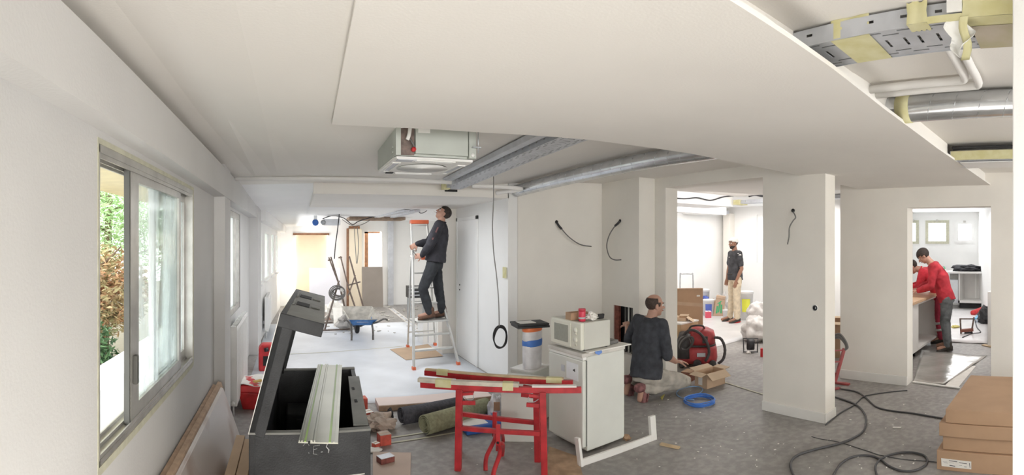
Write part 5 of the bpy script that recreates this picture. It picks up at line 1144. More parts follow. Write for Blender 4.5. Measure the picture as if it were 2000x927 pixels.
# low white cabinet and dark crate behind the ladder
g = thing('low_cabinet', 'low white cabinet standing behind the ladder beside the pier', 'cabinet', (2.2, 7.65, 0))
MB().box((2.03, 7.55, 0), (2.45, 7.9, 0.41)).build('body', M_whitep, g, bevel=0.004); MB().box((2.11, 7.545, 0.03), (2.12, 7.55, 0.38)).build('joint', M_galvm, g); MB().box((2.26, 7.54, 0.02), (2.30, 7.55, 0.39)).build('edge', M_foam, g)
g = thing('crate', 'dark plastic crate of tools on a stand seen through the ladder', 'crate', (2.45, 10.0, 0))
MB().box((2.35, 9.85, 0.48), (2.75, 10.15, 0.72)).build('crate_body', M_boxdk, g, bevel=0.006)
for z_ in (0.53, 0.60, 0.67): MB().box((2.345, 9.845, z_), (2.755, 9.852, z_+0.02)).build('rib', M_galvm, g)
for x_ in (2.37, 2.70): MB().box((x_, 9.9, 0), (x_+0.04, 9.94, 0.48)).build('leg', M_galv, g); MB().box((x_, 10.08, 0), (x_+0.04, 10.12, 0.48)).build('leg', M_galv, g)
rc2 = random.Random(11); cr = MB()
for i in range(150):
    x, y = rc2.uniform(0.2, 3.6), rc2.uniform(8.6, 12.2); s_ = rc2.uniform(0.01, 0.05)
    cr.obox(Vector((x, y, 0.008+s_*0.15)), (s_*rc2.uniform(1, 3), s_, s_*0.3), rc2.uniform(0, 3))
tag(cr.build('rubble', M_barrowd, origin=(0, 9, 0)), 'plaster rubble scattered over the far room floor', 'debris', kind='stuff')
tag(MB().bar(ground(548, 640)+Vector((0, 0, 0.01)), ground(566, 575)+Vector((0, 0, 0.01)), 0.10, 0.012).build('film_strip', M_tape), 'yellowish protective film strip along the foot of the far left wall', 'film')
# ================================================================== around the kneeling man
M_oak = mat('light_wood', (0.56, 0.38, 0.22), 0.6, var=0.08, scale=6)
def gq(*px): return [ground(x, y) for x, y in px]
cw = gq((1304, 700), (1330, 706), (1364, 695), (1342, 690))
g = thing('wood_cabinet', 'light wood cabinet with white top behind the red vacuum cleaner', 'cabinet', (cw[0]+cw[2])/2)
MB().hexa([up(p, 0) for p in cw]+[up(p, 0.50) for p in cw]).build('body', M_oak, g, bevel=0.003)
cc_ = sum(cw, Vector())/4; MB().hexa([up(p+(p-cc_)*0.03, 0.50) for p in cw]+[up(p+(p-cc_)*0.03, 0.52) for p in cw]).build('top', M_paper, g, bevel=0.002)
def opencarton(name, label, c, sx, sy, h, rz, m=M_card2, flap=0.09, fl=(1, 1, 1, 1), group=None):
    g = thing(name, label, 'box', c); c = Vector(c); R = Matrix.Rotation(rz, 3, 'Z'); t = 0.004
    def B(a, b, nm, mm=None):
        pa = [(a[0], a[1], a[2]), (b[0], a[1], a[2]), (b[0], b[1], a[2]), (a[0], b[1], a[2]), (a[0], a[1], b[2]), (b[0], a[1], b[2]), (b[0], b[1], b[2]), (a[0], b[1], b[2])]
        MB().hexa([c+R@Vector(p) for p in pa]).build(nm, mm or m, g)
    B((-sx/2, -sy/2, 0), (sx/2, -sy/2+t, h), 'side'); B((-sx/2, sy/2-t, 0), (sx/2, sy/2, h), 'side')
    B((-sx/2, -sy/2, 0), (-sx/2+t, sy/2, h), 'side'); B((sx/2-t, -sy/2, 0), (sx/2, sy/2, h), 'side'); B((-sx/2, -sy/2, 0), (sx/2, sy/2, t), 'bottom')
    def F(p0, p1, out, dz):
        p0, p1, out = Vector(p0), Vector(p1), Vector(out); v = out*flap+Vector((0, 0, dz))
        MB().hexa([c+R@q_ for q_ in (p0, p1, p1+v, p0+v)]+[c+R@(q_+Vector((0, 0, t))) for q_ in (p0, p1, p1+v, p0+v)]).build('flap', M_cardin, g)
    if fl[0]: F((-sx/2, -sy/2, h), (sx/2, -sy/2, h), (0, -1, 0), -0.06)
    if fl[1]: F((-sx/2, sy/2, h), (sx/2, sy/2, h), (0, 1, 0), 0.02)
    if fl[2]: F((-sx/2, -sy/2, h), (-sx/2, sy/2, h), (-1, 0, 0), -0.02)
    if fl[3]: F((sx/2, -sy/2, h), (sx/2, sy/2, h), (1, 0, 0), 0.01)
    return g
c = Vector((4.205, 3.72, 0)); oc = opencarton('open_box', 'open cardboard box with spread flaps on the floor before the vacuum', c, 0.30, 0.19, 0.165, -0.04)
MB().box((4.052, 3.70, 0.03), (4.0535, 3.76, 0.14)).build('label', M_paper, oc)
opencarton('open_box', 'small open carton lying on top of the light wood cabinet', cc_+Vector((0.0, 0.02, 0.521)), 0.16, 0.13, 0.05, 0.6, M_card2, 0.10, (1, 1, 0, 1))
tcp = gq((1316, 690), (1373, 688))
g = thing('tall_carton', 'tall flat brown carton standing upright behind the wood cabinet', 'box', (tcp[0]+tcp[1])/2)
a, b = tcp; dd = (b-a).normalized(); nn = Vector((-dd.y, dd.x, 0)); zt_ = 0.945
MB().hexa([up(a, 0), up(b, 0), up(b+nn*0.12, 0), up(a+nn*0.12, 0), up(a, zt_), up(b, zt_), up(b+nn*0.12, zt_), up(a+nn*0.12, zt_)]).build('body', M_card, g, bevel=0.003)
MB().bar(up(a, zt_)+dd*0.0, up(b, zt_), 0.012, 0.012).build('top_fold', M_mdf, g); MB().bar(up(a+nn*0.01, zt_-0.01), up(a+nn*0.01-dd*0.05, zt_-0.05), 0.1, 0.006, up=nn).build('flap', M_cardin, g)
MB().bar(a+dd*0.34-nn*0.002+Vector((0, 0, 0.84)), a+dd*0.39-nn*0.002+Vector((0, 0, 0.84)), 0.003, 0.022).build('label', M_paper, g)
MB().bar(a-nn*0.002+Vector((0, 0, 0.74)), b-nn*0.002+Vector((0, 0, 0.70)), 0.002, 0.05).build('tape_band', mat('pack_tape', (0.52, 0.36, 0.24), 0.3), g)
# red vacuum cleaner
M_vred = mat('vacuum_red', (0.40, 0.045, 0.05), 0.45, var=0.2, scale=10); M_vblk = mat('vacuum_black', (0.05, 0.045, 0.045), 0.55, var=0.3, scale=10)
vb = ground(1362, 716); vx = ray(1362); vr = Vector((vx.y, -vx.x, 0)); vf = -vx   # right and towards camera
vc = thing('vacuum_cleaner', 'dusty red and black site vacuum cleaner with hoses wound on it', 'vacuum cleaner', vb)
def V(r_, f_, z_): return vb+vr*r_+vf*f_*1.0+Vector((0, 0, z_))
def bodyloft(secs, m, nm, n=24, pw=2.6):
    vs = []; fs = []
    for (cr_, cf, z, hr, hf) in secs:
        for k in range(n):
            t = 2*math.pi*k/n; ca, sa_ = math.cos(t), math.sin(t)
            vs.append(V(cr_+math.copysign(abs(ca)**(2/pw), ca)*hr, cf+math.copysign(abs(sa_)**(2/pw), sa_)*hf, z))
    for i in range(len(secs)-1):
        for k in range(n): fs.append((i*n+k, i*n+(k+1) % n, (i+1)*n+(k+1) % n, (i+1)*n+k))
    fs += [tuple(range(n-1, -1, -1)), tuple((len(secs)-1)*n+k for k in range(n))]
    return MB().add(vs, fs, True).build(nm, m, vc)
bodyloft([(0.0, -0.15, 0.05, 0.26, 0.20), (0.0, -0.15, 0.10, 0.27, 0.21), (0.0, -0.15, 0.22, 0.26, 0.20), (0.0, -0.15, 0.26, 0.25, 0.19)], M_vred, 'tank')
bodyloft([(-0.01, -0.15, 0.262, 0.255, 0.195), (-0.01, -0.15, 0.285, 0.255, 0.195)], M_vblk, 'seal_band')
bodyloft([(0.04, -0.15, 0.286, 0.20, 0.18), (0.05, -0.15, 0.38, 0.19, 0.17), (0.06, -0.16, 0.45, 0.16, 0.14), (0.04, -0.16, 0.49, 0.10, 0.09)], M_vred, 'motor_head')
bodyloft([(-0.17, -0.12, 0.12, 0.11, 0.20), (-0.18, -0.12, 0.30, 0.10, 0.19), (-0.16, -0.13, 0.42, 0.08, 0.15)], M_vblk, 'front_housing')
for r_, f_, R_ in ((0.0, 0.07, 0.055), (0.20, 0.03, 0.045), (-0.2, 0.06, 0.04)): MB().lathe([(R_*0.5, -0.02), (R_, -0.018), (R_, 0.018), (R_*0.5, 0.02)], V(r_, f_, R_+0.002), 18, tuple(vf)).build('wheel', M_vblk, vc)
def hose(pts, r, m, nm='hose'):
    P = smooth_path([V(*p) for p in pts], 6); n = len(P); MB().tube(P, [r*(1.0 if i % 2 else 0.88) for i in range(n)], 8).build(nm, m, vc)
hose([(-0.2, 0.06, 0.40), (-0.10, 0.06, 0.49), (0.02, 0.07, 0.46), (0.12, 0.09, 0.34), (0.15, 0.10, 0.20), (0.10, 0.12, 0.10)], 0.020, M_vblk)
hose([(0.22, -0.02, 0.38), (0.31, -0.02, 0.36), (0.36, 0.0, 0.24), (0.34, 0.02, 0.11), (0.27, 0.04, 0.05)], 0.020, M_vblk)
for k in range(4): hose([(-0.16+0.085*math.cos(t)+0.01*k, 0.09+0.012*k, 0.33+0.085*math.sin(t+0.2*k)) for t in [i*2*math.pi/8 for i in range(9)]], 0.012, M_vblk if k % 2 else M_greyc)
MB().tube(smooth_path([V(-0.12, -0.1, 0.43), V(-0.08, -0.05, 0.52), V(0.06, -0.05, 0.53), V(0.10, -0.1, 0.47)], 5), 0.012, 8).build('handle', M_vblk, vc)
MB().obox(V(0.10, 0.035, 0.36), (0.07, 0.02, 0.09), -math.atan2(vx.x, vx.y)).build('switch_panel', M_vblk, vc, bevel=0.005); MB().obox(V(0.05, 0.062, 0.17), (0.11, 0.006, 0.05), -math.atan2(vx.x, vx.y)).build('label_plate', M_galvm, vc)
# small maroon box between man and open carton
cartm = carton('small_box', 'reddish brown box half behind the open cardboard box, near the knee', ground(1345, 742), 0.16, 0.12, 0.11, 0.3, mat('maroon_card', (0.36, 0.16, 0.11), 0.8), M_card)
# blue cable coil
c = ground(1366, 786); g = thing('blue_cable_coil', 'coil of blue cable lying on the floor in front of the open box', 'cable', c); q = MB()
for k in range(6):
    q.tube([c+Vector(((0.145+0.006*(k % 3))*math.cos(t)+0.004*math.sin(2*t+k), (0.150+0.006*((k+1) % 3))*math.sin(t), 0.008+0.007*k+0.004*math.sin(3*t+k*1.3))) for t in [2*math.pi*i/36 for i in range(36)]], 0.0055, 6, closed=True)
M_bluec = mat('blue_cable', (0.06, 0.20, 0.62), 0.4); q.build('coil', M_bluec, g)
P = smooth_path([ground(x, y)+Vector((0, 0, 0.012)) for x, y in ((1360, 774), (1372, 764), (1366, 757), (1345, 757), (1326, 763), (1322, 772), (1335, 780), (1356, 783))], 7); MB().tube(P, 0.0055, 6).build('loose_loop', mat('blue_cable_pale', (0.22, 0.38, 0.62), 0.4), g)
tag(MB().prism([ground(1290, 777)+Vector((0, 0, .004)), ground(1298, 776)+Vector((0, 0, .03)), ground(1293, 782)+Vector((0, 0, .004))], (0.01, 0.01, 0.004)).build('yellow_scrap', mat('yellow_scrap', (0.75, 0.68, 0.2), 0.6)), 'small yellow scrap on the floor beside the kneeling man', 'scrap')
# ================================================================== back room
M_plas = mat('white_plastic', (0.80, 0.80, 0.80), 0.4, var=0.03); M_plasclear = mat('milky_plastic', (0.60, 0.58, 0.56), 0.45, var=0.15, scale=7, bump=1.0, bscale=16)
def bucket(name, label, px, py, r, h, m, mlabel=None, lid=True):
    c = ground(px, py); g = thing(name, label, 'bucket', c)
    MB().lathe([(r*0.86, 0), (r, h*0.92), (r*1.05, h*0.92), (r*1.05, h*0.96), (r, h)], c, 24).build('tub', m, g)
    if lid: MB().lathe([(r*1.06, h*0.96), (r*1.06, h), (r*0.98, h*1.01)], c, 24).build('lid', m, g)
    if mlabel:
        a0 = math.atan2(-c.y, -c.x); v = []
        for j in (0.3, 0.75):
            for i in range(7): t = a0-0.6+0.2*i; rr = r*(0.86+0.14*j/0.92)+0.002; v.append(c+Vector((math.cos(t)*rr, math.sin(t)*rr, h*j)))
        MB().add(v, [(i, i+1, 7+i+1, 7+i) for i in range(6)], True).build('print', mlabel, g)
    return g
M_yl = mat('yellow_print', (0.72, 0.74, 0.08), 0.5); M_bl = mat('blue_print', (0.10, 0.16, 0.55), 0.5); M_pk = mat('red_print', (0.72, 0.10, 0.16), 0.5); M_grn = mat('green_print', (0.08, 0.45, 0.20), 0.6)
bucket('bucket', 'large white bucket with yellow print behind the standing man', 1457, 624, 0.155, 0.60, M_plas, M_yl)
bucket('bucket', 'small white bucket at the feet of the standing man', 1418, 619, 0.075, 0.16, M_plas)
bucket('bucket', 'white bucket with blue print left of the kraft bag, at the back', 1384, 616, 0.13, 0.36, M_plas, M_bl)
bucket('bucket', 'white tub stacked on crates at the left of the back room clutter', 1374, 611, 0.14, 0.55, M_plas, M_bl)
g = carton('small_box', 'pinkish red tub standing at the front of back room clutter', ground(1383, 620), 0.14, 0.12, 0.14, 0.9, M_pk, M_plas)
tag(MB().obox(ground(1380, 613)+Vector((0, 0, 0.20)), (0.06, 0.10, 0.40), 0.8).build('blue_bottle', M_bl, bevel=0.02), 'bright blue container behind the pinkish red tub', 'bottle')
c = ground(1404, 616); g = thing('kraft_bag', 'upright kraft paper bag with green print in the back room', 'bag', c); rz = -az(1404)
MB().hexa([c+Matrix.Rotation(rz, 3, 'Z')@Vector(p) for p in ((-0.13, -0.07, 0), (0.11, -0.07, 0), (0.11, 0.07, 0), (-0.13, 0.07, 0), (-0.05, -0.02, 0.46), (0.15, -0.02, 0.43), (0.15, 0.05, 0.43), (-0.05, 0.05, 0.46))]).build('sack', mat('kraft', (0.58, 0.42, 0.30), 0.8), g, bevel=0.01)
for (a_, b_) in (((-0.03, 0.08), (0.01, 0.30)), ((-0.07, 0.06), (-0.05, 0.22)), ((0.03, 0.06), (0.04, 0.25)), ((-0.04, 0.27), (0.04, 0.33))):
    z0, z1 = a_[1], b_[1]; f0, f1 = -0.073+0.11*z0, -0.073+0.11*z1
    R_ = Matrix.Rotation(rz, 3, 'Z'); MB().hexa([c+R_@Vector(p) for p in ((a_[0], f0, z0), (a_[0]+0.035, f0, z0), (a_[0]+0.035, f0+0.003, z0), (a_[0], f0+0.003, z0), (b_[0], f1, z1), (b_[0]+0.035, f1, z1), (b_[0]+0.035, f1+0.003, z1), (b_[0], f1+0.003, z1))]).build('green_print', M_grn, g)
R_ = Matrix.Rotation(rz, 3, 'Z'); MB().bar(c+R_@Vector((-0.06, -0.032, 0.39)), c+R_@Vector((0.13, -0.032, 0.36)), 0.004, 0.022).build('dark_band', M_mdf, g)
tag(MB().lathe([(0.05, 0), (0.055, 0.02), (0.055, 0.22), (0.03, 0.27), (0.02, 0.30)], ground(1423, 606), 16).build('blue_bottle', mat('bottle_blue', (0.05, 0.14, 0.40), 0.3)), 'dark blue bottle between the kraft bag and the standing man', 'bottle')
tag(crump(ground(1411, 610), 0.18, 0.14, 0.24, 51, 20, 0.55).build('plastic_heap', M_plasclear), 'heap of clear plastic film behind the kraft bag', 'plastic')
tag(crump(ground(1394, 608), 0.14, 0.12, 0.16, 53, 18, 0.5).build('plastic_heap', M_card2), 'crumpled brown and white packaging left of the kraft bag', 'packaging')
sk_ = thing('rubble_sack', 'big translucent white rubble sacks piled by the opening edge', 'sack', ground(1478, 664))
crump(ground(1480, 664), 0.29, 0.25, 0.24, 61, 40, 0.20, True).build('lower_sack', M_plasclear, sk_)
c = ground(1482, 660); crump(c+Vector((0.0, 0.0, 0.30)), 0.20, 0.18, 0.18, 63, 36, 0.22, True).build('upper_sack', M_plasclear, sk_)
c = ground(1466, 687); g = thing('cable_reel', 'dark cable reel on a wire frame in front of the rubble sacks', 'cable reel', c)
MB().lathe([(0.06, -0.06), (0.085, -0.05), (0.085, 0.05), (0.06, 0.06)], c+Vector((0, 0, 0.115)), 20, (ray(1466).y, -ray(1466).x, 0.0)).build('cable_winding', M_black, g)
rr_ = Vector((ray(1466).y, -ray(1466).x, 0))
for s_ in (-1, 1): MB().tube(smooth_path([c+rr_*0.10*s_+Vector((0, 0, 0.01))-ray(1466)*0.08, c+rr_*0.11*s_+Vector((0, 0, 0.2)), c+rr_*0.10*s_+Vector((0, 0, 0.01))+ray(1466)*0.08], 4), 0.007, 6).build('frame', M_black, g)
MB().tube([c+rr_*-0.11+Vector((0, 0, 0.2)), c+rr_*0.11+Vector((0, 0, 0.2))], 0.007, 6).build('handle', M_black, g); MB().tube([c+rr_*-0.11+Vector((0, 0, 0.02))-ray(1466)*0.08, c+rr_*0.11+Vector((0, 0, 0.02))-ray(1466)*0.08], 0.007, 6).build('frame', M_black, g)
tag(crump(ground(1462, 690), 0.035, 0.03, 0.02, 71, 14, 0.3).build('white_scrap', M_paper), 'small white lump on the floor before the dark cable reel', 'scrap')
tag(MB().obox(ground(1489, 696)+Vector((0, 0, 0.06)), (0.05, 0.05, 0.12), 0.4).build('red_block', M_red, bevel=0.004), 'red block peeking out at the pillar edge by the reel', 'block')
# trolley handle, red canister
c = ground(1341, 650); rr_ = Vector((ray(1341).y, -ray(1341).x, 0)); g = thing('hand_trolley', 'grey tubular trolley handle rising behind the tall carton', 'trolley', c); w_ = 0.115; top_ = 1.06
MB().tube(smooth_path([c-rr_*w_, c-rr_*w_+Vector((0, 0, 0.5)), c-rr_*w_+Vector((0, 0, top_-0.03)), c-rr_*(w_-0.03)+Vector((0, 0, top_)), c+rr_*(w_-0.03)+Vector((0, 0, top_)), c+rr_*w_+Vector((0, 0, top_-0.03)), c+rr_*w_+Vector((0, 0, 0.5)), c+rr_*w_], 4), 0.012, 8).build('frame', M_galv, g); MB().bar(c-rr_*w_+Vector((0, 0, 0.03)), c+rr_*w_+Vector((0, 0, 0.03)), 0.2, 0.02).build('plate', M_galv, g)
c = ground(1307, 672); g = thing('fire_extinguisher', 'red cylinder with black head behind the opening edge beside carton', 'extinguisher', c)
MB().lathe([(0.07, 0.02), (0.075, 0.04), (0.075, 0.62), (0.05, 0.70), (0.02, 0.73)], c, 20).build('cylinder', M_red, g); MB().lathe([(0.025, 0.73), (0.035, 0.75), (0.03, 0.80)], c, 12).box(c+Vector((-0.06, -0.015, 0.79)), c+Vector((0.05, 0.015, 0.83))).build('valve', M_black, g); MB().lathe([(0.078, 0.0), (0.078, 0.03)], c, 20).build('base', M_black, g)
# bulkhead, tray and conduits below the back room ceiling
struct(MB().hexa([(4.1, 6.15, 2.30), (7.2, 5.80, 2.30), (7.2, 6.5, 2.30), (4.1, 6.9, 2.30), (4.1, 6.15, 2.52), (7.2, 5.80, 2.52), (7.2, 6.5, 2.52), (4.1, 6.9, 2.52)]).build('trim_bulkhead_back', M_ceilW))
struct(MB().box((4.1, 6.95, 2.24), (8.4, 7.2, 2.52)).build('trim_bulkhead_back', M_ceilW))
tr4 = tray('cable_tray', 'steel cable tray with taped end under the back room ceiling', (7.18, 3.4, 2.35), (7.18, 5.75, 2.35), 0.2, 0.06)
MB().box((7.15, 5.60, 2.33), (7.40, 5.75, 2.42)).build('tape_wrap', M_ytape, tr4)
hang('hanging_cable', 'black cable running wavy along the back room bulkhead', [onY(1306, 385, 5.9), onY(1336, 388, 5.9), onY(1362, 386, 5.85), onY(1388, 391, 5.8), onY(1415, 384, 5.75), onY(1450, 381, 5.7), onY(1465, 380, 5.7)], 0.012, M_black)
hang('hanging_cable', 'bunch of dark cables on the end of the back room tray', [onY(1462, 383, 5.3), onY(1475, 380, 5.2), onY(1490, 383, 5.1), onY(1500, 381, 5.0)], 0.022, M_black)
c = onY(1370, 412, 7.7); g = thing('duct_box', 'small white boxed duct with open dark end in back room', 'duct', c)
MB().box(c+Vector((-0.35, -0.12, -0.07)), c+Vector((0.25, 0.25, 0.09))).build('casing', M_foam, g, bevel=0.003); MB().lathe([(0.055, 0), (0.055, 0.02)], c+Vector((0.33, -0.12, 0)), 16, (0, 1, 0)).lathe([(0.07, 0.01), (0.07, 0.05)], c+Vector((0.33, -0.13, 0)), 16, (0, 1, 0)).build('open_end', M_rust, g); MB().box(c+Vector((0.38, -0.05, -0.03)), c+Vector((0.95, 0.02, 0.05))).build('flat_duct', M_galvm, g)
xx = 9.0; MB_ = MB().box((7.98, BY-0.3, 0), (8.14, BY-0.16, 2.5)); struct(MB_.build('trim_corner_post', M_galvm)) if False else None
pc2 = onX(1421, 500, 9.45); struct(MB().box((9.40, pc2.y-0.10, 0), (9.6, pc2.y+0.10, 2.35)).build('trim_post_back', M_wall))
# white sheet on the back room floor
bsf = MB().sheet(lambda u, v: (4.3+5.2*u, 4.9+3.0*v+0.3*u, 0.004+0.003*math.sin(7*u+9*v)), 14, 10, 0.003); tag(bsf.build('floor_film', mat('floor_film', (0.66, 0.65, 0.65), 0.35, var=0.08, scale=2, bump=0.3, bscale=7)), 'wrinkled white protective film on the back room floor', 'floor sheet')
# ================================================================== hand truck by the kitchen wall
M_hred = mat('hand_truck_red', (0.36, 0.07, 0.07), 0.5, var=0.2, scale=12)
g = thing('hand_truck', 'dark red hand truck leaning behind the pillar with straps over it', 'hand truck', (4.95, 2.62, 0))
fA, fB_ = ground(1631, 749), ground(1645, 742)
tA_, tB2 = atd(1649, 680, 5.7), atd(1632, 676, 5.9)
MB().bar(Vector((fA.x, fA.y, 0.03)), tA_, 0.035, 0.035).build('side_bar', M_hred, g, bevel=0.003); MB().bar(Vector((fA.x-0.12, fA.y+0.16, 0.03)), tA_+Vector((-0.16, 0.18, 0)), 0.035, 0.035).build('side_bar', M_hred, g, bevel=0.003)
for t in (0.25, 0.6, 0.95): MB().bar(Vector((fA.x, fA.y, 0.03)).lerp(tA_, t), Vector((fA.x-0.12, fA.y+0.16, 0.03)).lerp(tA_+Vector((-0.16, 0.18, 0)), t), 0.025, 0.012).build('cross_bar', M_hred, g)
MB().bar(ground(1629, 748)+Vector((0, 0, 0.012)), ground(1659, 752)+Vector((0, 0, 0.012)), 0.05, 0.02).build('toe_bar', M_hred, g, bevel=0.002); MB().bar(ground(1622, 762)+Vector((0, 0, 0.012)), ground(1640, 759)+Vector((0, 0, 0.012)), 0.045, 0.02).build('toe_bar', M_hred, g, bevel=0.002)
for k in range(3): MB().tube(smooth_path([atd(1626, 655+3*k, 5.75), atd(1640, 652+4*k, 5.7), atd(1651, 664+4*k, 5.65), atd(1656-2*k, 678+2*k, 5.62), atd(1650, 682, 5.62)], 5), 0.011, 7).build('strap', M_greyc, g)
q = MB(); opencarton('open_box', 'brown carton seen in the gap behind the hand truck', ground(1634, 692)*1.0, 0.4, 0.35, 0.5, 0.3, M_card)
# ================================================================== kitchen
M_cab = mat('cabinet_white', (0.74, 0.73, 0.71), 0.45, var=0.02); M_work = mat('worktop_wood', (0.56, 0.38, 0.24), 0.7, var=0.08, scale=8)
ki = thing('island_cabinet', 'white kitchen base unit with open niche left in the doorway', 'cabinet', (6.8, 2.3, 0))
Yk, X0k, X1k, Zk = 2.06, 5.75, 7.74, 0.775
MB().box((X0k, Yk, 0.10), (6.62, Yk+0.48, Zk)).build('carcass', M_cab, ki, bevel=0.002)
for nm, a, b in (('side_panel', (6.62, Yk, 0.10), (6.66, Yk+0.48, Zk)), ('side_panel', (X1k-0.02, Yk, 0.10), (X1k, Yk+0.48, Zk)), ('bottom_panel', (6.66, Yk, 0.10), (X1k-0.02, Yk+0.48, 0.13)), ('back_panel', (6.66, Yk+0.46, 0.13), (X1k-0.02, Yk+0.48, Zk)), ('top_rail', (6.66, Yk, Zk-0.03), (X1k-0.02, Yk+0.06, Zk))):
    MB().box(a, b).build(nm, M_cab, ki, bevel=0.001)
for x_ in (X0k+0.1, 6.7, X1k-0.1): MB().cyl((x_, Yk+0.08, 0), (x_, Yk+0.08, 0.10), 0.018, 10).build('leg', M_dark, ki)
tag(MB().box((X0k, Yk-0.03, Zk+0.001), (X1k+0.03, Yk+0.50, Zk+0.04)).build('worktop', M_work, bevel=0.003), 'pale wood worktop on the white unit the red worker leans over', 'worktop')
def KXp(x, X=11.85): return X/math.tan(az(x))
kb = thing('base_cabinet', 'open white base cabinet without doors under the kitchen windows', 'cabinet', (12.1, 2.1, 0))
ya, yb_ = KXp(1872), KXp(1924); z0_, z1_ = 0.14, onX(1898, 534, 11.85).z
for nm, a, b in (('side_panel', (11.85, ya-0.03, z0_), (12.45, ya, z1_)), ('side_panel', (11.85, yb_, z0_), (12.45, yb_+0.03, z1_)), ('bottom_panel', (11.85, yb_, z0_), (12.45, ya, z0_+0.06)), ('back_panel', (12.42, yb_, z0_), (12.45, ya, z1_)), ('plinth', (11.95, yb_, 0.0), (12.0, ya, z0_))):
    MB().box(a, b).build(nm, M_cab if nm != 'plinth' else M_boxdk, kb)
MB().box((12.40, (ya+yb_)/2-0.02, z0_+0.06), (12.42, (ya+yb_)/2+0.02, z1_)).build('back_rail', M_foam, kb)
wy1 = KXp(1845)
tag(MB().box((11.80, yb_-0.03, z1_+0.002), (12.58, wy1, z1_+0.045)).build('worktop', M_cab, bevel=0.002), 'long white worktop running under the kitchen windows', 'worktop')
dw = thing('dishwasher', 'silver dishwasher with dark strip left of the open base cabinet', 'appliance', (12.1, 2.5, 0)); d0, d1 = KXp(1855), KXp(1871)
MB().box((11.87, d1, 0.13), (12.4, d0, z1_)).build('body', M_galvm, dw, bevel=0.003); MB().box((11.86, d1, z1_-0.15), (11.87, d0, z1_-0.02)).build('control_panel', M_boxlt, dw); MB().box((11.86, d1, 0.22), (11.868, d0, z1_-0.17)).build('door', mat('steel_pale', (0.66, 0.69, 0.72), 0.35, 0.3), dw)
c = onX(1888, 524, 12.1); c.z = z1_+0.046
jk = crump(c, 0.2, 0.36, 0.085, 81, 26, 0.4); tag(jk.build('black_jacket', mat('jacket_black', (0.03, 0.03, 0.035), 0.9)), 'black jacket lying in a heap on the kitchen worktop', 'jacket')
sp = MB().box((7.6, 1.15, 0), (7.9, onX(1929, 600, 7.6).y, 0.85)); tag(sp.build('side_cabinet', M_cab, bevel=0.003), 'white cabinet edge just inside the right side of kitchen door', 'cabinet')
# clutter on the kitchen floor
c = ground(1888, 652); g = thing('small_stool', 'small rusty brown metal stand on the kitchen floor', 'stand', c); rr_ = Vector((ray(1888).y, -ray(1888).x, 0)); ff = ray(1888)
for a_, b_ in (((-0.10, 0), (-0.115, 0.28)), ((0.08, 0), (0.13, 0.30))): MB().bar(c+rr_*a_[0]+Vector((0, 0, a_[1])), c+rr_*b_[0]+Vector((0, 0, b_[1])), 0.035, 0.03).build('leg', M_rust, g)
MB().bar(c-rr_*0.11+Vector((0, 0, 0.27)), c+rr_*0.12+Vector((0, 0, 0.27)), 0.02, 0.02).build('top_bar', M_rust, g); MB().bar(c-rr_*0.11+Vector((0, 0, 0.06)), c+rr_*0.12+Vector((0, 0, 0.08)), 0.08, 0.05).build('lower_bar', mat('brown_metal', (0.25, 0.09, 0.06), 0.6), g); MB().bar(c-rr_*0.09+Vector((0, -0.05, 0.02)), c+rr_*0.06+Vector((0, -0.05, 0.02)), 0.06, 0.035).build('motor', M_black, g)
tag(MB().bar(ground(1906, 630)+Vector((0, 0, 0.08)), ground(1920, 617)+Vector((0, 0, 0.10)), 0.09, 0.02).build('blue_level', mat('light_blue', (0.12, 0.45, 0.72), 0.4)), 'light blue flat tool on the kitchen floor by the black bag', 'tool')
tag(crump(ground(1926, 632), 0.16, 0.16, 0.20, 91, 18, 0.3).build('black_bag', M_black), 'black bag on the kitchen floor at the right door edge', 'bag')
tag(MB().tube([ground(1900, 616)+Vector((0, 0, .06)), ground(1908, 613)+Vector((0, 0, .07)), ground(1923, 607)+Vector((0, 0, .09))], [0.06, 0.05, 0.035], 10).build('red_grinder', M_red), 'red and grey power tool lying in the kitchen behind blue tool', 'tool')
tag(crump(ground(1866, 640), 0.09, 0.08, 0.03, 93, 16, 0.4).build('yellow_rag', mat('yellow_rag', (0.65, 0.58, 0.2), 0.8)), 'yellowish rag by the shoes of the red shirted man', 'rag')
floorcable('black cable curling on the kitchen floor beside the brown stand', [(1880, 660), (1900, 653), (1915, 650), (1908, 640), (1904, 625)], 0.012, M_black)
tag(MB().bar(ground(1921, 674)+Vector((0, 0, .01)), ground(1940, 678)+Vector((0, 0, .01)), 0.09, 0.012).build('plywood_piece', M_wood), 'plywood offcut at the right edge of the kitchen floor', 'wood')
M_foil = mat('foil_sheet', (0.52, 0.51, 0.48), 0.22, 0.35, var=0.15, scale=2.5, bump=0.9, bscale=5)
fo4 = gq((1784, 746), (1843, 752), (1928, 695), (1883, 681)); fo4.append(ground(1815, 690))
def bil(a, b, c, d, u, v): return a.lerp(b, u).lerp(d.lerp(c, u), v)
tag(MB().sheet(lambda u, v: bil(ground(1784, 746), ground(1843, 752), ground(1928, 695), ground(1800, 684), u, v)+Vector((0, 0, 0.010+0.004*math.sin(8*u+11*v)+0.003*math.sin(21*v-6*u))), 16, 16, 0.002).build('foil_sheet', M_foil), 'shiny grey protective foil on the kitchen floor at the doorway', 'floor sheet')
tag(MB().hexa([v+Vector((0, 0, 0.001)) for v in gq((1846, 753), (1872, 756), (1906, 715), (1885, 712))]+[v+Vector((0, 0, 0.004)) for v in gq((1846, 753), (1872, 756), (1906, 715), (1885, 712))]).build('printed_sheet', M_paper), 'white printed sheet sticking out beside the shiny foil', 'floor sheet')
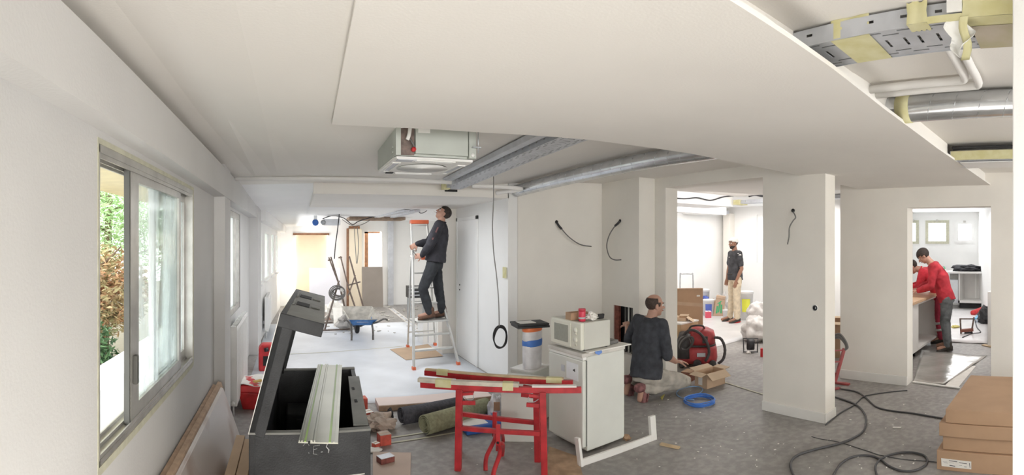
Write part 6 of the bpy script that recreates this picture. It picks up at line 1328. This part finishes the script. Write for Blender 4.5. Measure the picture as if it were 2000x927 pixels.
tag(MB().sheet(lambda u, v: bil(ground(1850, 668), ground(1928, 672), ground(1930, 604), ground(1860, 604), u, v)+Vector((0, 0, 0.012+0.005*math.sin(9*u+13*v))), 12, 12, 0.002).build('white_film', mat('floor_film', (0.66, 0.65, 0.65), 0.35)), 'white plastic film spread under the kitchen clutter', 'floor sheet')
tag(MB().bar(ground(1783, 747)+Vector((0, 0, .012)), ground(1874, 759)+Vector((0, 0, .012)), 0.035, 0.012).build('threshold_strip', M_trim), 'pale threshold strip across the kitchen doorway', 'strip')
# clean-up: grouped floor helpers
# ================================================================== people
from mathutils import noise as _nz
def fuse(mb, name, m, parent, voxel=0.008, smooth=4, fold=0.0, fscale=9.0, seed=0.0, dirv=None):
    """union of the overlapping solids of mb as one continuous skin"""
    o = mb.build(name, m, parent)
    md = o.modifiers.new('r', 'REMESH'); md.mode = 'VOXEL'; md.voxel_size = voxel; md.use_smooth_shade = True
    ms = o.modifiers.new('s', 'SMOOTH'); ms.factor = 0.5; ms.iterations = smooth
    bpy.context.view_layer.update()
    dg = bpy.context.evaluated_depsgraph_get(); me = bpy.data.meshes.new_from_object(o.evaluated_get(dg)); old = o.data
    o.modifiers.clear(); o.data = me; bpy.data.meshes.remove(old); me.name = name
    if not me.materials: me.materials.append(m)
    if fold:
        ns = [v.normal.copy() for v in me.vertices]
        for v, n in zip(me.vertices, ns):
            c = Vector(v.co); f = _nz.noise(Vector((c.x, c.y, c.z*0.55))*fscale+Vector((seed, seed, 0)))+0.5*_nz.noise(Vector((c.x, c.y, c.z*1.3))*fscale*2.3+Vector((0, seed, seed)))
            v.co = c+n*f*fold
    me.polygons.foreach_set('use_smooth', [True]*len(me.polygons)); me.update()
    return o
def loftE(mb, C, rx, ry, side, n=20, pw=2.3):
    C = [Vector(c) for c in C]; vs = []; fs = []; m = len(C)
    for i, c in enumerate(C):
        d = (C[min(i+1, m-1)]-C[max(i-1, 0)]).normalized(); s = Vector(side[i] if isinstance(side, list) else side); s = (s-d*s.dot(d)).normalized(); f = d.cross(s).normalized()
        for k in range(n):
            t = 2*math.pi*k/n; ca, sa_ = math.cos(t), math.sin(t)
            vs.append(c+s*math.copysign(abs(ca)**(2/pw), ca)*rx[i]+f*math.copysign(abs(sa_)**(2/pw), sa_)*ry[i])
    for i in range(m-1):
        for k in range(n): fs.append((i*n+k, i*n+(k+1) % n, (i+1)*n+(k+1) % n, (i+1)*n+k))
    fs += [tuple(range(n-1, -1, -1)), tuple((m-1)*n+k for k in range(n))]
    mb.add(vs, fs, True)
def limb(mb, P, R, n=12, k=5):
    P = [Vector(p) for p in P]; pts = []; rr = []
    for i in range(len(P)-1):
        for j in range(k):
            t = j/k; pts.append(P[i].lerp(P[i+1], t)); rr.append(R[i]+(R[i+1]-R[i])*t)
    pts.append(P[-1]); rr.append(R[-1])
    mb.tube(pts, rr, n)
    for p, r in zip(P, R): mb.ball(p, r*0.99, n)
def hand(mb, W, d, pn, side, s=1.0, curl=0.5, spread=1.0):
    """W wrist, d pointing direction, pn palm normal (towards palm), side +1/-1 = thumb side along d x pn"""
    d = Vector(d).normalized(); pn = Vector(pn); pn = (pn-d*pn.dot(d)).normalized(); a = d.cross(pn)*side
    pc = W+d*0.045*s
    loftE(mb, [W-d*0.01*s, W+d*0.02*s, W+d*0.06*s, W+d*0.088*s], [0.026*s, 0.034*s, 0.042*s, 0.040*s], [0.019*s, 0.016*s, 0.014*s, 0.012*s], a, 12)
    for i, (o, L) in enumerate(((0.031, 0.072), (0.0105, 0.080), (-0.0105, 0.075), (-0.031, 0.058))):
        base = W+d*0.082*s+a*o*s; dirn = (d+a*o*2.2*spread).normalized(); P = [base]; ang = 0
        for sgm, fr in ((0.45, 0.5), (0.32, 1.0), (0.23, 1.4)):
            ang = curl*fr*1.1; dd = (dirn*math.cos(ang)+pn*math.sin(ang)).normalized(); P.append(P[-1]+dd*L*sgm*s)
        limb(mb, P, [0.0088*s, 0.0082*s, 0.0074*s, 0.0062*s], 8, 2)
    tb0 = W+d*0.028*s+a*0.032*s; t1 = tb0+(d*0.6+a*0.75+pn*0.35).normalized()*0.036*s; t2 = t1+(d*0.85+a*0.35+pn*(0.4+curl*0.5)).normalized()*0.030*s; t3 = t2+(d+a*0.05+pn*(0.3+curl)).normalized()*0.022*s
    limb(mb, [tb0, t1, t2, t3], [0.014*s, 0.0105*s, 0.0095*s, 0.0075*s], 8, 2)
M_skin = mat('skin', (0.46, 0.26, 0.19), 0.55, var=0.06, scale=12); M_skin2 = mat('skin_dark', (0.30, 0.155, 0.10), 0.55, var=0.06, scale=12)
M_hair = mat('hair_dark', (0.035, 0.025, 0.02), 0.7, var=0.3, scale=60, bump=0.5, bscale=200)
M_eye = mat('eye_white', (0.75, 0.72, 0.70), 0.3); M_iris = mat('iris', (0.03, 0.02, 0.015), 0.3); M_lip = mat('lips', (0.32, 0.12, 0.10), 0.5)
def human(label, px, py, J, skin, top, low, shoe, s=1.0, sleeves='long', hair='short', beard=None, cap=None, extras=None, topname='jacket', d=None, seed=0.0, bulk=1.0, hem=0.05):
    O = ground(px, py) if d is None else d; r_ = Vector((ray(px).y, -ray(px).x, 0)); k_ = ray(px)
    T = lambda p: O+r_*p[0]+k_*p[1]+Vector((0, 0, p[2])); D = lambda v: r_*v[0]+k_*v[1]+Vector((0, 0, v[2]))
    root = thing('person', label, 'person', O)
    side = D(J['left']).normalized()
    hip, chest, neck, head = T(J['hip']), T(J['chest']), T(J['neck']), T(J['head'])
    sh = [T(p) for p in J['sh']]; el = [T(p) for p in J['el']]; wr = [T(p) for p in J['wr']]
    hj = [T(p) for p in J['hj']]; kn = [T(p) for p in J['kn']]; an = [T(p) for p in J['an']]; toe = [T(p) for p in J['toe']]
    hf = D(J['hf']).normalized(); hu = D(J['hu']); hu = (hu-hf*hu.dot(hf)).normalized(); hl = hu.cross(hf)
    HM = Matrix((hf, hl, hu)).transposed()     # columns: forward, left, up
    hp = lambda x, y, z: head+HM@Vector((x, y, z))*s
    b = MB()
    waist = hip.lerp(chest, 0.5); up_ = (neck-chest).normalized()
    tside = [side]*6
    sl = (sh[0]-sh[1]).normalized()
    if sl.dot(side) < 0: sl = -sl
    loftE(b, [hip-(chest-hip).normalized()*0.07*s, hip, waist, chest, chest.lerp(neck, 0.6), neck], [0.13*s, 0.158*s, 0.138*s, 0.158*s, 0.135*s, 0.06*s], [0.10*s, 0.112*s, 0.095*s, 0.112*s, 0.09*s, 0.055*s], [side, side, side, sl, sl, sl])
    limb(b, [neck-(head-neck)*0.3, neck.lerp(hp(-0.015, 0, -0.06), 0.5), hp(-0.015, 0, -0.05)], [0.062*s, 0.056*s, 0.054*s], 14)
    # head: cranium, face, jaw, nose, brow, ears
    R3 = HM
    b.ball(hp(-0.012, 0, 0.032), 0.1*s, 20, (0.93, 0.765, 0.86), R3); b.ball(hp(0.022, 0, -0.025), 0.075*s, 18, (0.88, 0.82, 1.15), R3); b.ball(hp(0.045, 0, -0.083), 0.035*s, 14, (0.95, 1.05, 0.75), R3)
    b.ball(hp(0.03, 0, -0.065), 0.05*s, 14, (0.9, 1.0, 0.8), R3)
    limb(b, [hp(0.083, 0, 0.018), hp(0.098, 0, -0.008), hp(0.106, 0, -0.022)], [0.009*s, 0.011*s, 0.0135*s], 10, 3)
    b.ball(hp(0.092, 0.011, -0.026), 0.009*s, 8); b.ball(hp(0.092, -0.011, -0.026), 0.009*s, 8)
    for sd in (1, -1):
        b.ball(hp(0.074, sd*0.03, 0.032), 0.014*s, 10, (0.7, 1.7, 0.7), R3); b.ball(hp(0.055, sd*0.047, -0.018), 0.022*s, 10, (0.8, 0.8, 1), R3)
        b.ball(hp(-0.008, sd*0.079, -0.008), 0.031*s, 12, (0.62, 0.28, 1.05), R3)
    b.ball(hp(0.082, 0, -0.052), 0.016*s, 10, (0.6, 1.5, 0.6), R3)
    for i in (0, 1):
        limb(b, [neck.lerp(chest, 0.10), neck.lerp(chest, 0.30).lerp(sh[i], 0.55), sh[i]], [0.05*s, 0.058*s, 0.052*s]); limb(b, [chest.lerp(neck, 0.15).lerp(sh[i], 0.45), sh[i]], [0.085*s, 0.06*s])
        b.ball(sh[i], 0.055*s, 12); limb(b, [sh[i], sh[i].lerp(el[i], 0.5), el[i], el[i].lerp(wr[i], 0.35), wr[i]], [0.052*s, 0.047*s, 0.038*s, 0.040*s, 0.026*s])
        hd, pn, cu = J['hand'][i]; hdv, pnv = D(hd), D(pn); thumb = J['thumb'][i]
        hand(b, wr[i], hdv, pnv, thumb, s*1.0, cu)
        limb(b, [hj[i], hj[i].lerp(kn[i], 0.5), kn[i], kn[i].lerp(an[i], 0.35), an[i]], [0.085*s, 0.074*s, 0.055*s, 0.055*s, 0.038*s]); limb(b, [an[i], an[i].lerp(toe[i], 0.5), toe[i]], [0.036*s, 0.034*s, 0.028*s])
    fuse(b, 'body', skin, root, 0.0055, 3)
    # eyes, lips
    for sd in (1, -1):
        MB().ball(hp(0.075, sd*0.031, 0.008), 0.012*s, 12).build('eye', M_eye, root); MB().ball(hp(0.0835, sd*0.031, 0.007), 0.0052*s, 10).build('iris', M_iris, root)
        MB().tube([hp(0.086, sd*0.015, 0.028), hp(0.088, sd*0.032, 0.034), hp(0.078, sd*0.05, 0.027)], 0.0042*s, 6).build('eyebrow', M_hair, root)
    MB().tube([hp(0.083, 0.022, -0.054), hp(0.093, 0.008, -0.052), hp(0.093, -0.008, -0.052), hp(0.083, -0.022, -0.054)], 0.0055*s, 6).build('lips', M_lip, root)
    # hair shell
    def shell(name, m, test, gr=1.07, c=(-0.012, 0, 0.032), sc=(0.93, 0.765, 0.86), r=0.1, jit=0.0):
        q = MB(); q.ball(hp(*c), r*gr*s, 36, sc, R3); keep = []
        loc = [HM.transposed()@(Vector(v)-head)/s for v in q.v]
        for f in q.f:
            ctr = sum((loc[i] for i in f), Vector())/4
            if test(ctr): keep.append(f)
        q.f = keep; q.sm = [True]*len(keep); used = sorted({i for f in keep for i in f}); mp = {a: i for i, a in enumerate(used)}
        q.v = [q.v[a] for a in used]; q.f = [tuple(mp[i] for i in f) for f in keep]
        if not q.f: return
        o = q.build(name, m, root, fix=False); md = o.modifiers.new('t', 'SOLIDIFY'); md.thickness = 0.006*s; md.offset = -1
        return o
    if hair == 'short': shell('hair', M_hair, lambda p: p.z > 0.055-0.35*min(0, p.x+0.02) if p.x > 0.02 else (p.z > 0.02+0.9*(p.x) if p.x > -0.02 else p.z > -0.05), 1.06)
    if hair == 'bald': shell('hair', mat('hair_brown', (0.055, 0.034, 0.026), 0.7, var=0.3, scale=60), lambda p: (p.x < 0.035 and -0.05 < p.z < 0.085-0.25*max(0, p.x+.03)) and not (p.z > 0.045 and p.x > 0.0) and (p.z > -0.005 or p.x < -0.03), 1.045)
    if hair == 'long': shell('hair', M_hair, lambda p: p.z > 0.045 if p.x > 0.03 else (p.z > 0.0 if p.x > -0.02 else p.z > -0.06), 1.16)
    if beard: shell('beard', M_hair, lambda p: p.z < -0.040 and p.x > -0.01 and not (abs(p.y) < 0.020 and -0.060 < p.z < -0.046), 1.05, (0.022, 0, -0.025), (0.88, 0.82, 1.15), 0.075); 
    if beard: shell('beard', M_hair, lambda p: p.x > 0.03 and p.z < -0.045, 1.08, (0.045, 0, -0.083), (0.95, 1.05, 0.75), 0.035)
    if cap: shell('cap', cap, lambda p: p.z > 0.034+0.2*max(0, p.x-0.0)-0.1*max(0, -p.x), 1.2)
    # clothing
    c = MB(); g_ = 0.016
    nk = neck.lerp(chest, 0.12)
    loftE(c, [hip-(chest-hip).normalized()*hem*s, hip.lerp(waist, 0.3), waist, chest, chest.lerp(neck, 0.6), nk], [(0.160+g_)*s*bulk, (0.160+g_)*s*bulk, (0.150+g_)*s*bulk, (0.164+g_)*s*bulk, (0.145+g_)*s, 0.078*s], [(0.124+g_)*s*bulk, (0.122+g_)*s*bulk, (0.110+g_)*s*bulk, (0.120+g_)*s*bulk, (0.100+g_)*s, 0.072*s], [side, side, side, sl, sl, sl])
    for i in (0, 1):
        limb(c, [neck.lerp(chest, 0.16), neck.lerp(chest, 0.32).lerp(sh[i], 0.55), sh[i]], [0.058*s, 0.070*s, 0.066*s]); limb(c, [chest.lerp(neck, 0.15).lerp(sh[i], 0.45), sh[i]], [0.108*s, 0.070*s])
        c.ball(sh[i], 0.068*s, 12)
        if sleeves == 'long': limb(c, [sh[i], sh[i].lerp(el[i], 0.5), el[i], el[i].lerp(wr[i], 0.5), el[i].lerp(wr[i], 0.97)], [0.068*s*bulk, 0.066*s*bulk, 0.060*s*bulk, 0.055*s*bulk, 0.041*s])
        elif sleeves == 'elbow': limb(c, [sh[i], sh[i].lerp(el[i], 0.5), sh[i].lerp(el[i], 1.0)], [0.068*s, 0.066*s, 0.060*s])
        else: limb(c, [sh[i], sh[i].lerp(el[i], 0.4), sh[i].lerp(el[i], 0.72)], [0.066*s, 0.062*s, 0.060*s])
    fuse(c, topname, top, root, 0.009, 4, 0.010*s, 8.0, seed)
    col_ = MB(); n_ = 20; ax_ = (hp(-0.015, 0, -0.06)-nk).normalized(); a1 = sl; a2 = ax_.cross(sl).normalized()
    col_.tube([nk+ax_*0.008*s+a1*math.cos(t)*0.072*s+a2*math.sin(t)*0.064*s for t in [2*math.pi*i/n_ for i in range(n_)]], 0.013*s, 8, closed=True); col_.build('collar', top, root)
    q = MB()
    loftE(q, [hip.lerp(waist, 0.55), hip.lerp(waist, 0.2), hip, hip-(waist-hip).normalized()*0.08*s], [0.146*s, 0.156*s, 0.166*s, 0.15*s], [0.106*s, 0.114*s, 0.126*s, 0.12*s], side)
    for i in (0, 1):
        e = kn[i].lerp(an[i], 0.93)
        limb(q, [hj[i], hj[i].lerp(kn[i], 0.5), kn[i], kn[i].lerp(an[i], 0.5), e], [0.100*s, 0.090*s, 0.074*s, 0.070*s, 0.064*s])
    fuse(q, 'trousers', low, root, 0.009, 4, 0.011*s, 9.0, seed+5)
    for i in (0, 1):
        w = MB(); dd = (toe[i]-an[i]); dd = Vector((dd.x, dd.y, dd.z)); fwd = dd.normalized(); upv = D(J.get('fup', ((0, 0, 1), (0, 0, 1)))[i]).normalized(); heel = an[i]-fwd*0.035*s
        sidev = fwd.cross(upv).normalized()
        base = lambda f, z: an[i]+fwd*f*s+upv*z*s
        loftE(w, [base(-0.075, -0.035), base(-0.05, -0.03), base(0.02, -0.025), base(0.09, -0.035), base(0.15, -0.042), base(0.185, -0.045)], [0.026*s, 0.038*s, 0.040*s, 0.046*s, 0.044*s, 0.028*s], [0.028*s, 0.042*s, 0.046*s, 0.034*s, 0.026*s, 0.018*s], sidev, 14)
        limb(w, [base(-0.01, -0.02), base(-0.015, 0.055)], [0.048*s, 0.050*s], 12, 3)
        fuse(w, 'shoe', shoe[0], root, 0.007, 3)
        so = MB(); so.prism([base(f, -0.078)+sidev*y*s for f, y in ((-0.08, 0), (-0.065, 0.034), (0.0, 0.038), (0.09, 0.048), (0.16, 0.044), (0.195, 0.018), (0.195, -0.018), (0.16, -0.044), (0.09, -0.048), (0.0, -0.038), (-0.065, -0.034))], upv*0.018*s); so.build('sole', shoe[1], root, bevel=0.003)
    if extras: extras(root, T, D, hp, dict(hip=hip, chest=chest, neck=neck, sh=sh, el=el, wr=wr, side=side, s=s))
    return root
M_jk = mat('jacket_navy', (0.026, 0.025, 0.032), 0.85, var=0.25, scale=14); M_jean = mat('work_trousers_dark', (0.030, 0.033, 0.038), 0.9, var=0.3, scale=12)
M_shb = mat('shoe_brown', (0.13, 0.065, 0.04), 0.7, var=0.3, scale=30); M_sol = mat('sole_dark', (0.05, 0.045, 0.04), 0.8)
# --- man on the ladder
f = lambda a, k, u: (-a, k, u)
def ex1(root, T, D, hp, B):
    hip, side = B['hip'], B['side']
    q = MB(); n = 28; a2 = Vector((0, 0, 1)).cross(side).normalized(); cen = hip+Vector((0, 0, 0.075))
    q.tube([cen+side*math.cos(t)*0.158+a2*math.sin(t)*0.128 for t in [2*math.pi*i/n for i in range(n)]], 0.016, 6, closed=True, fl=1.3).build('tool_belt', mat('belt_grey', (0.22, 0.18, 0.17), 0.7, var=0.3, scale=30), root)
    MB().obox(T(f(0.15, -0.10, 0.83)), (0.05, 0.03, 0.05), 0.3).build('orange_tag', M_orange, root, bevel=0.006)
    sh_, el_ = B['sh'][0], B['el'][0]; d_ = (el_-sh_).normalized(); out = D((0.0, -1, 0))
    MB().bar(sh_.lerp(el_, 0.12)+out*0.068, sh_.lerp(el_, 0.72)+out*0.064, 0.018, 0.004, up=out).build('sleeve_stripe', mat('stripe_brown', (0.16, 0.07, 0.07), 0.8), root)
    MB().tube([hp(0.092, -0.004, -0.056), hp(0.15, 0.006, -0.060)], 0.004, 8).build('cigarette', M_paper, root)
    MB().tube(smooth_path([B['wr'][0]+D((-0.07, 0, 0)), B['wr'][0]+D((-0.12, 0, 0.06)), B['wr'][1]+D((-0.01, 0, -0.10)), B['wr'][1]+D((-0.05, 0, -0.02))], 5), 0.004, 6).build('held_wire', M_black, root)
J1 = dict(left=(0.0, -1, 0), hip=f(-0.01, 0, 0.76), chest=f(-0.055, 0, 1.10), neck=f(-0.10, 0, 1.335), head=f(-0.125, 0, 1.43),
          sh=(f(-0.065, -0.16, 1.27), f(-0.065, 0.16, 1.27)), el=(f(0.06, -0.21, 1.00), f(0.07, 0.20, 1.03)), wr=(f(0.165, -0.13, 0.865), f(0.235, 0.10, 1.02)),
          hand=(((-1, 0.3, -0.15), (0, 1, -.2), 0.9), ((-0.8, 0.1, -0.5), (0, -1, 0), 1.1)), thumb=(1, -1),
          hj=(f(0.01, -0.085, 0.74), f(-0.01, 0.085, 0.74)), kn=(f(0.15, -0.10, 0.42), f(-0.06, 0.09, 0.40)), an=(f(0.055, -0.09, 0.082), f(-0.11, 0.09, 0.082)),
          toe=(f(0.20, -0.10, 0.05), f(0.04, 0.10, 0.05)), hf=(-0.80, -0.10, 0.62), hu=(0.62, 0, 0.8))
human('man in dark jacket standing on the step ladder, looking up at the ceiling', 848, 622, J1, M_skin, M_jk, M_jean, (M_shb, M_sol), 0.92, 'long', 'short', extras=ex1, d=Vector((1.885, 6.42, 0.588)), seed=1.0, bulk=1.14, hem=-0.02)
# --- kneeling man
M_tee = mat('tee_charcoal', (0.045, 0.048, 0.058), 0.9, var=0.25, scale=14); M_dusty = mat('trousers_dusty_beige', (0.42, 0.39, 0.34), 0.9, var=0.22, scale=8); M_mar = mat('boot_maroon', (0.20, 0.085, 0.085), 0.75, var=0.4, scale=25)
J2 = dict(left=(-0.66, 0.75, 0), hip=(0.02, 0.0, 0.25), chest=(0.045, 0.05, 0.60), neck=(0.08, 0.06, 0.83), head=(0.115, 0.07, 0.955),
          sh=((-0.065, 0.19, 0.79), (0.185, -0.06, 0.77)), el=((-0.17, 0.26, 0.56), (0.235, -0.10, 0.46)), wr=((-0.19, 0.42, 0.68), (0.335, 0.06, 0.36)),
          hand=(((-0.2, 0.9, 0.3), (0.2, 0.2, -1), 0.7), ((0.75, 0.45, -0.1), (0, 0, -1), 0.45)), thumb=(1, -1),
          hj=((-0.04, 0.07, 0.24), (0.085, -0.065, 0.24)), kn=((0.26, 0.46, 0.09), (0.45, 0.24, 0.10)), an=((-0.16, 0.10, 0.15), (-0.02, -0.13, 0.13)),
          toe=((-0.19, 0.06, 0.035), (-0.045, -0.155, 0.03)), hf=(0.93, 0.38, -0.05), hu=(0, 0, 1), fup=((-0.75, -0.66, 0.1), (-0.75, -0.66, 0.1)))
human('balding man in dark t-shirt kneeling with his back turned by the wall hole', 1258, 776, J2, M_skin, M_tee, M_dusty, (M_mar, M_mar), 1.0, 'elbow', 'bald', topname='t_shirt', seed=3.0, bulk=1.06, hem=0.035)
# --- man standing in the back room
M_polo = mat('polo_dark', (0.05, 0.05, 0.055), 0.9, var=0.3, scale=12); M_cream_t = mat('trousers_cream', (0.62, 0.52, 0.38), 0.9, var=0.14, scale=14)
def ex3(root, T, D, hp, B):
    for p, sz in (((0.115, -0.235, 1.37), 0.035), ((0.08, -0.225, 1.40), 0.022), ((-0.10, -0.19, 1.33), 0.018)):
        crump(T(p), sz, sz*0.5, sz*0.35, 7+sz*100, 12, 0.5).build('paint_smear', M_paper, root)
    q = MB(); q.tube([T((0.01+0.165*math.cos(t)*0.9, 0.13*math.sin(t), 0.985)) for t in [2*math.pi*i/24 for i in range(24)]], 0.014, 6, closed=True).build('belt', M_sol, root)
J3 = dict(left=(0.5, -0.85, 0), hip=(0.02, 0, 0.92), chest=(0.02, 0.0, 1.23), neck=(0.01, 0.0, 1.47), head=(-0.02, -0.01, 1.605),
          sh=((0.10, -0.15, 1.40), (-0.07, 0.15, 1.40)), el=((0.15, -0.19, 1.10), (-0.11, 0.17, 1.12)), wr=((0.04, -0.20, 0.86), (-0.15, 0.12, 0.88)),
          hand=(((-0.25, 0, -1), (-0.3, 0.8, 0), 0.4), ((-0.15, 0, -1), (0.2, -0.9, 0), 0.4)), thumb=(1, -1),
          hj=((0.065, -0.075, 0.90), (-0.03, 0.08, 0.90)), kn=((0.05, -0.11, 0.49), (-0.05, 0.08, 0.49)), an=((0.06, -0.10, 0.085), (-0.09, 0.14, 0.085)),
          toe=((-0.09, -0.16, 0.05), (-0.25, 0.06, 0.05)), hf=(-0.80, -0.60, -0.02), hu=(0, 0, 1))
human('bearded man in white cap, dark polo and cream trousers standing in back room', 1434, 629, J3, M_skin2, M_polo, M_cream_t, (M_sol, M_red), 0.98, 'short', 'short', beard=True, cap=M_paper, extras=ex3, topname='polo_shirt', seed=7.0)
# --- man in red
M_swr = mat('sweat_red', (0.46, 0.03, 0.045), 0.85, var=0.2, scale=10); M_gt = mat('trousers_grey', (0.12, 0.13, 0.135), 0.9, var=0.3, scale=10)
def ex4(root, T, D, hp, B):
    c = B['chest'].lerp(B['neck'], 0.35)
    o = (B['neck']-B['hip']).normalized(); bk = D((1, -0.25, 0)); bk = (bk-o*bk.dot(o)).normalized(); sd = o.cross(bk)
    p0 = c+bk*0.139
    MB().prism([p0+o*a*0.05+sd*b_*0.05 for a, b_ in ((0.9, -0.6), (0.5, 0.7), (-0.2, 0.2), (0.0, -0.9))], bk*0.004).build('green_emblem', mat('emblem_green', (0.10, 0.40, 0.22), 0.6), root)
    MB().prism([p0+bk*0.001+o*a*0.05+sd*b_*0.05 for a, b_ in ((-0.1, -0.2), (-0.4, 0.6), (-0.9, 0.1), (-0.7, -0.6))], bk*0.004).build('white_emblem', M_paper, root)
J4 = dict(left=(0.1, -1, 0), hip=(0.0, 0, 0.79), chest=(-0.09, 0.02, 1.10), neck=(-0.235, 0.04, 1.315), head=(-0.345, 0.05, 1.42),
          sh=((-0.18, -0.15, 1.27), (-0.16, 0.19, 1.27)), el=((-0.22, -0.20, 0.985), (-0.25, 0.25, 0.99)), wr=((-0.42, -0.10, 0.91), (-0.44, 0.16, 0.91)),
          hand=(((-1, 0.3, -0.05), (0, 0.3, -1), 0.6), ((-1, -0.3, -0.05), (0, -0.3, -1), 0.6)), thumb=(1, -1),
          hj=((0.01, -0.085, 0.77), (0.01, 0.085, 0.77)), kn=((-0.02, -0.10, 0.44), (0.0, 0.10, 0.44)), an=((0.03, -0.10, 0.082), (0.02, 0.12, 0.082)),
          toe=((-0.12, -0.11, 0.05), (-0.13, 0.12, 0.05)), hf=(-0.72, 0.0, -0.70), hu=(-0.6, 0, 0.75))
human('dark-haired man in red sweatshirt and grey trousers bending over the kitchen worktop', 1848, 684, J4, M_skin, M_swr, M_gt, (M_sol, M_sol), 0.96, 'long', 'long', extras=ex4, topname='sweatshirt', seed=11.0)
# --- second worker in red behind him
M_swr2 = mat('workwear_red', (0.58, 0.035, 0.055), 0.85, var=0.15, scale=10); M_trr = mat('trousers_red', (0.34, 0.03, 0.06), 0.85, var=0.2, scale=10)
def ex5(root, T, D, hp, B):
    for i, (kx, ax_) in enumerate((((-0.02, -0.09, 0.44), (0.02, -0.09, 0.085)), ((0.0, 0.10, 0.44), (0.0, 0.11, 0.085)))):
        k_, a_ = T(kx), T(ax_)
        for t in (0.25, 0.55): MB().cyl(k_.lerp(a_, t), k_.lerp(a_, t+0.10), 0.082, 18, 0.078).build('reflective_band', mat('reflective', (0.55, 0.55, 0.55), 0.3, 0.4), root)
J5 = dict(J4); J5.update(hip=(0.0, 0, 0.79), chest=(-0.16, 0.0, 1.06), neck=(-0.33, 0.0, 1.19), head=(-0.45, 0.0, 1.23), sh=((-0.28, -0.16, 1.15), (-0.28, 0.18, 1.15)), el=((-0.34, -0.18, 0.92), (-0.34, 0.22, 0.94)), wr=((-0.50, -0.10, 0.90), (-0.50, 0.14, 0.90)),
                         kn=((-0.02, -0.09, 0.44), (0.0, 0.10, 0.44)), an=((0.02, -0.09, 0.085), (0.0, 0.11, 0.085)), toe=((-0.13, -0.09, 0.05), (-0.15, 0.11, 0.05)))
human('second worker in red workwear with silver leg bands, mostly hidden behind the first', 1836, 668, J5, M_skin, M_swr2, M_trr, (M_sol, M_sol), 0.95, 'long', 'short', extras=ex5, topname='work_jacket', seed=13.0)
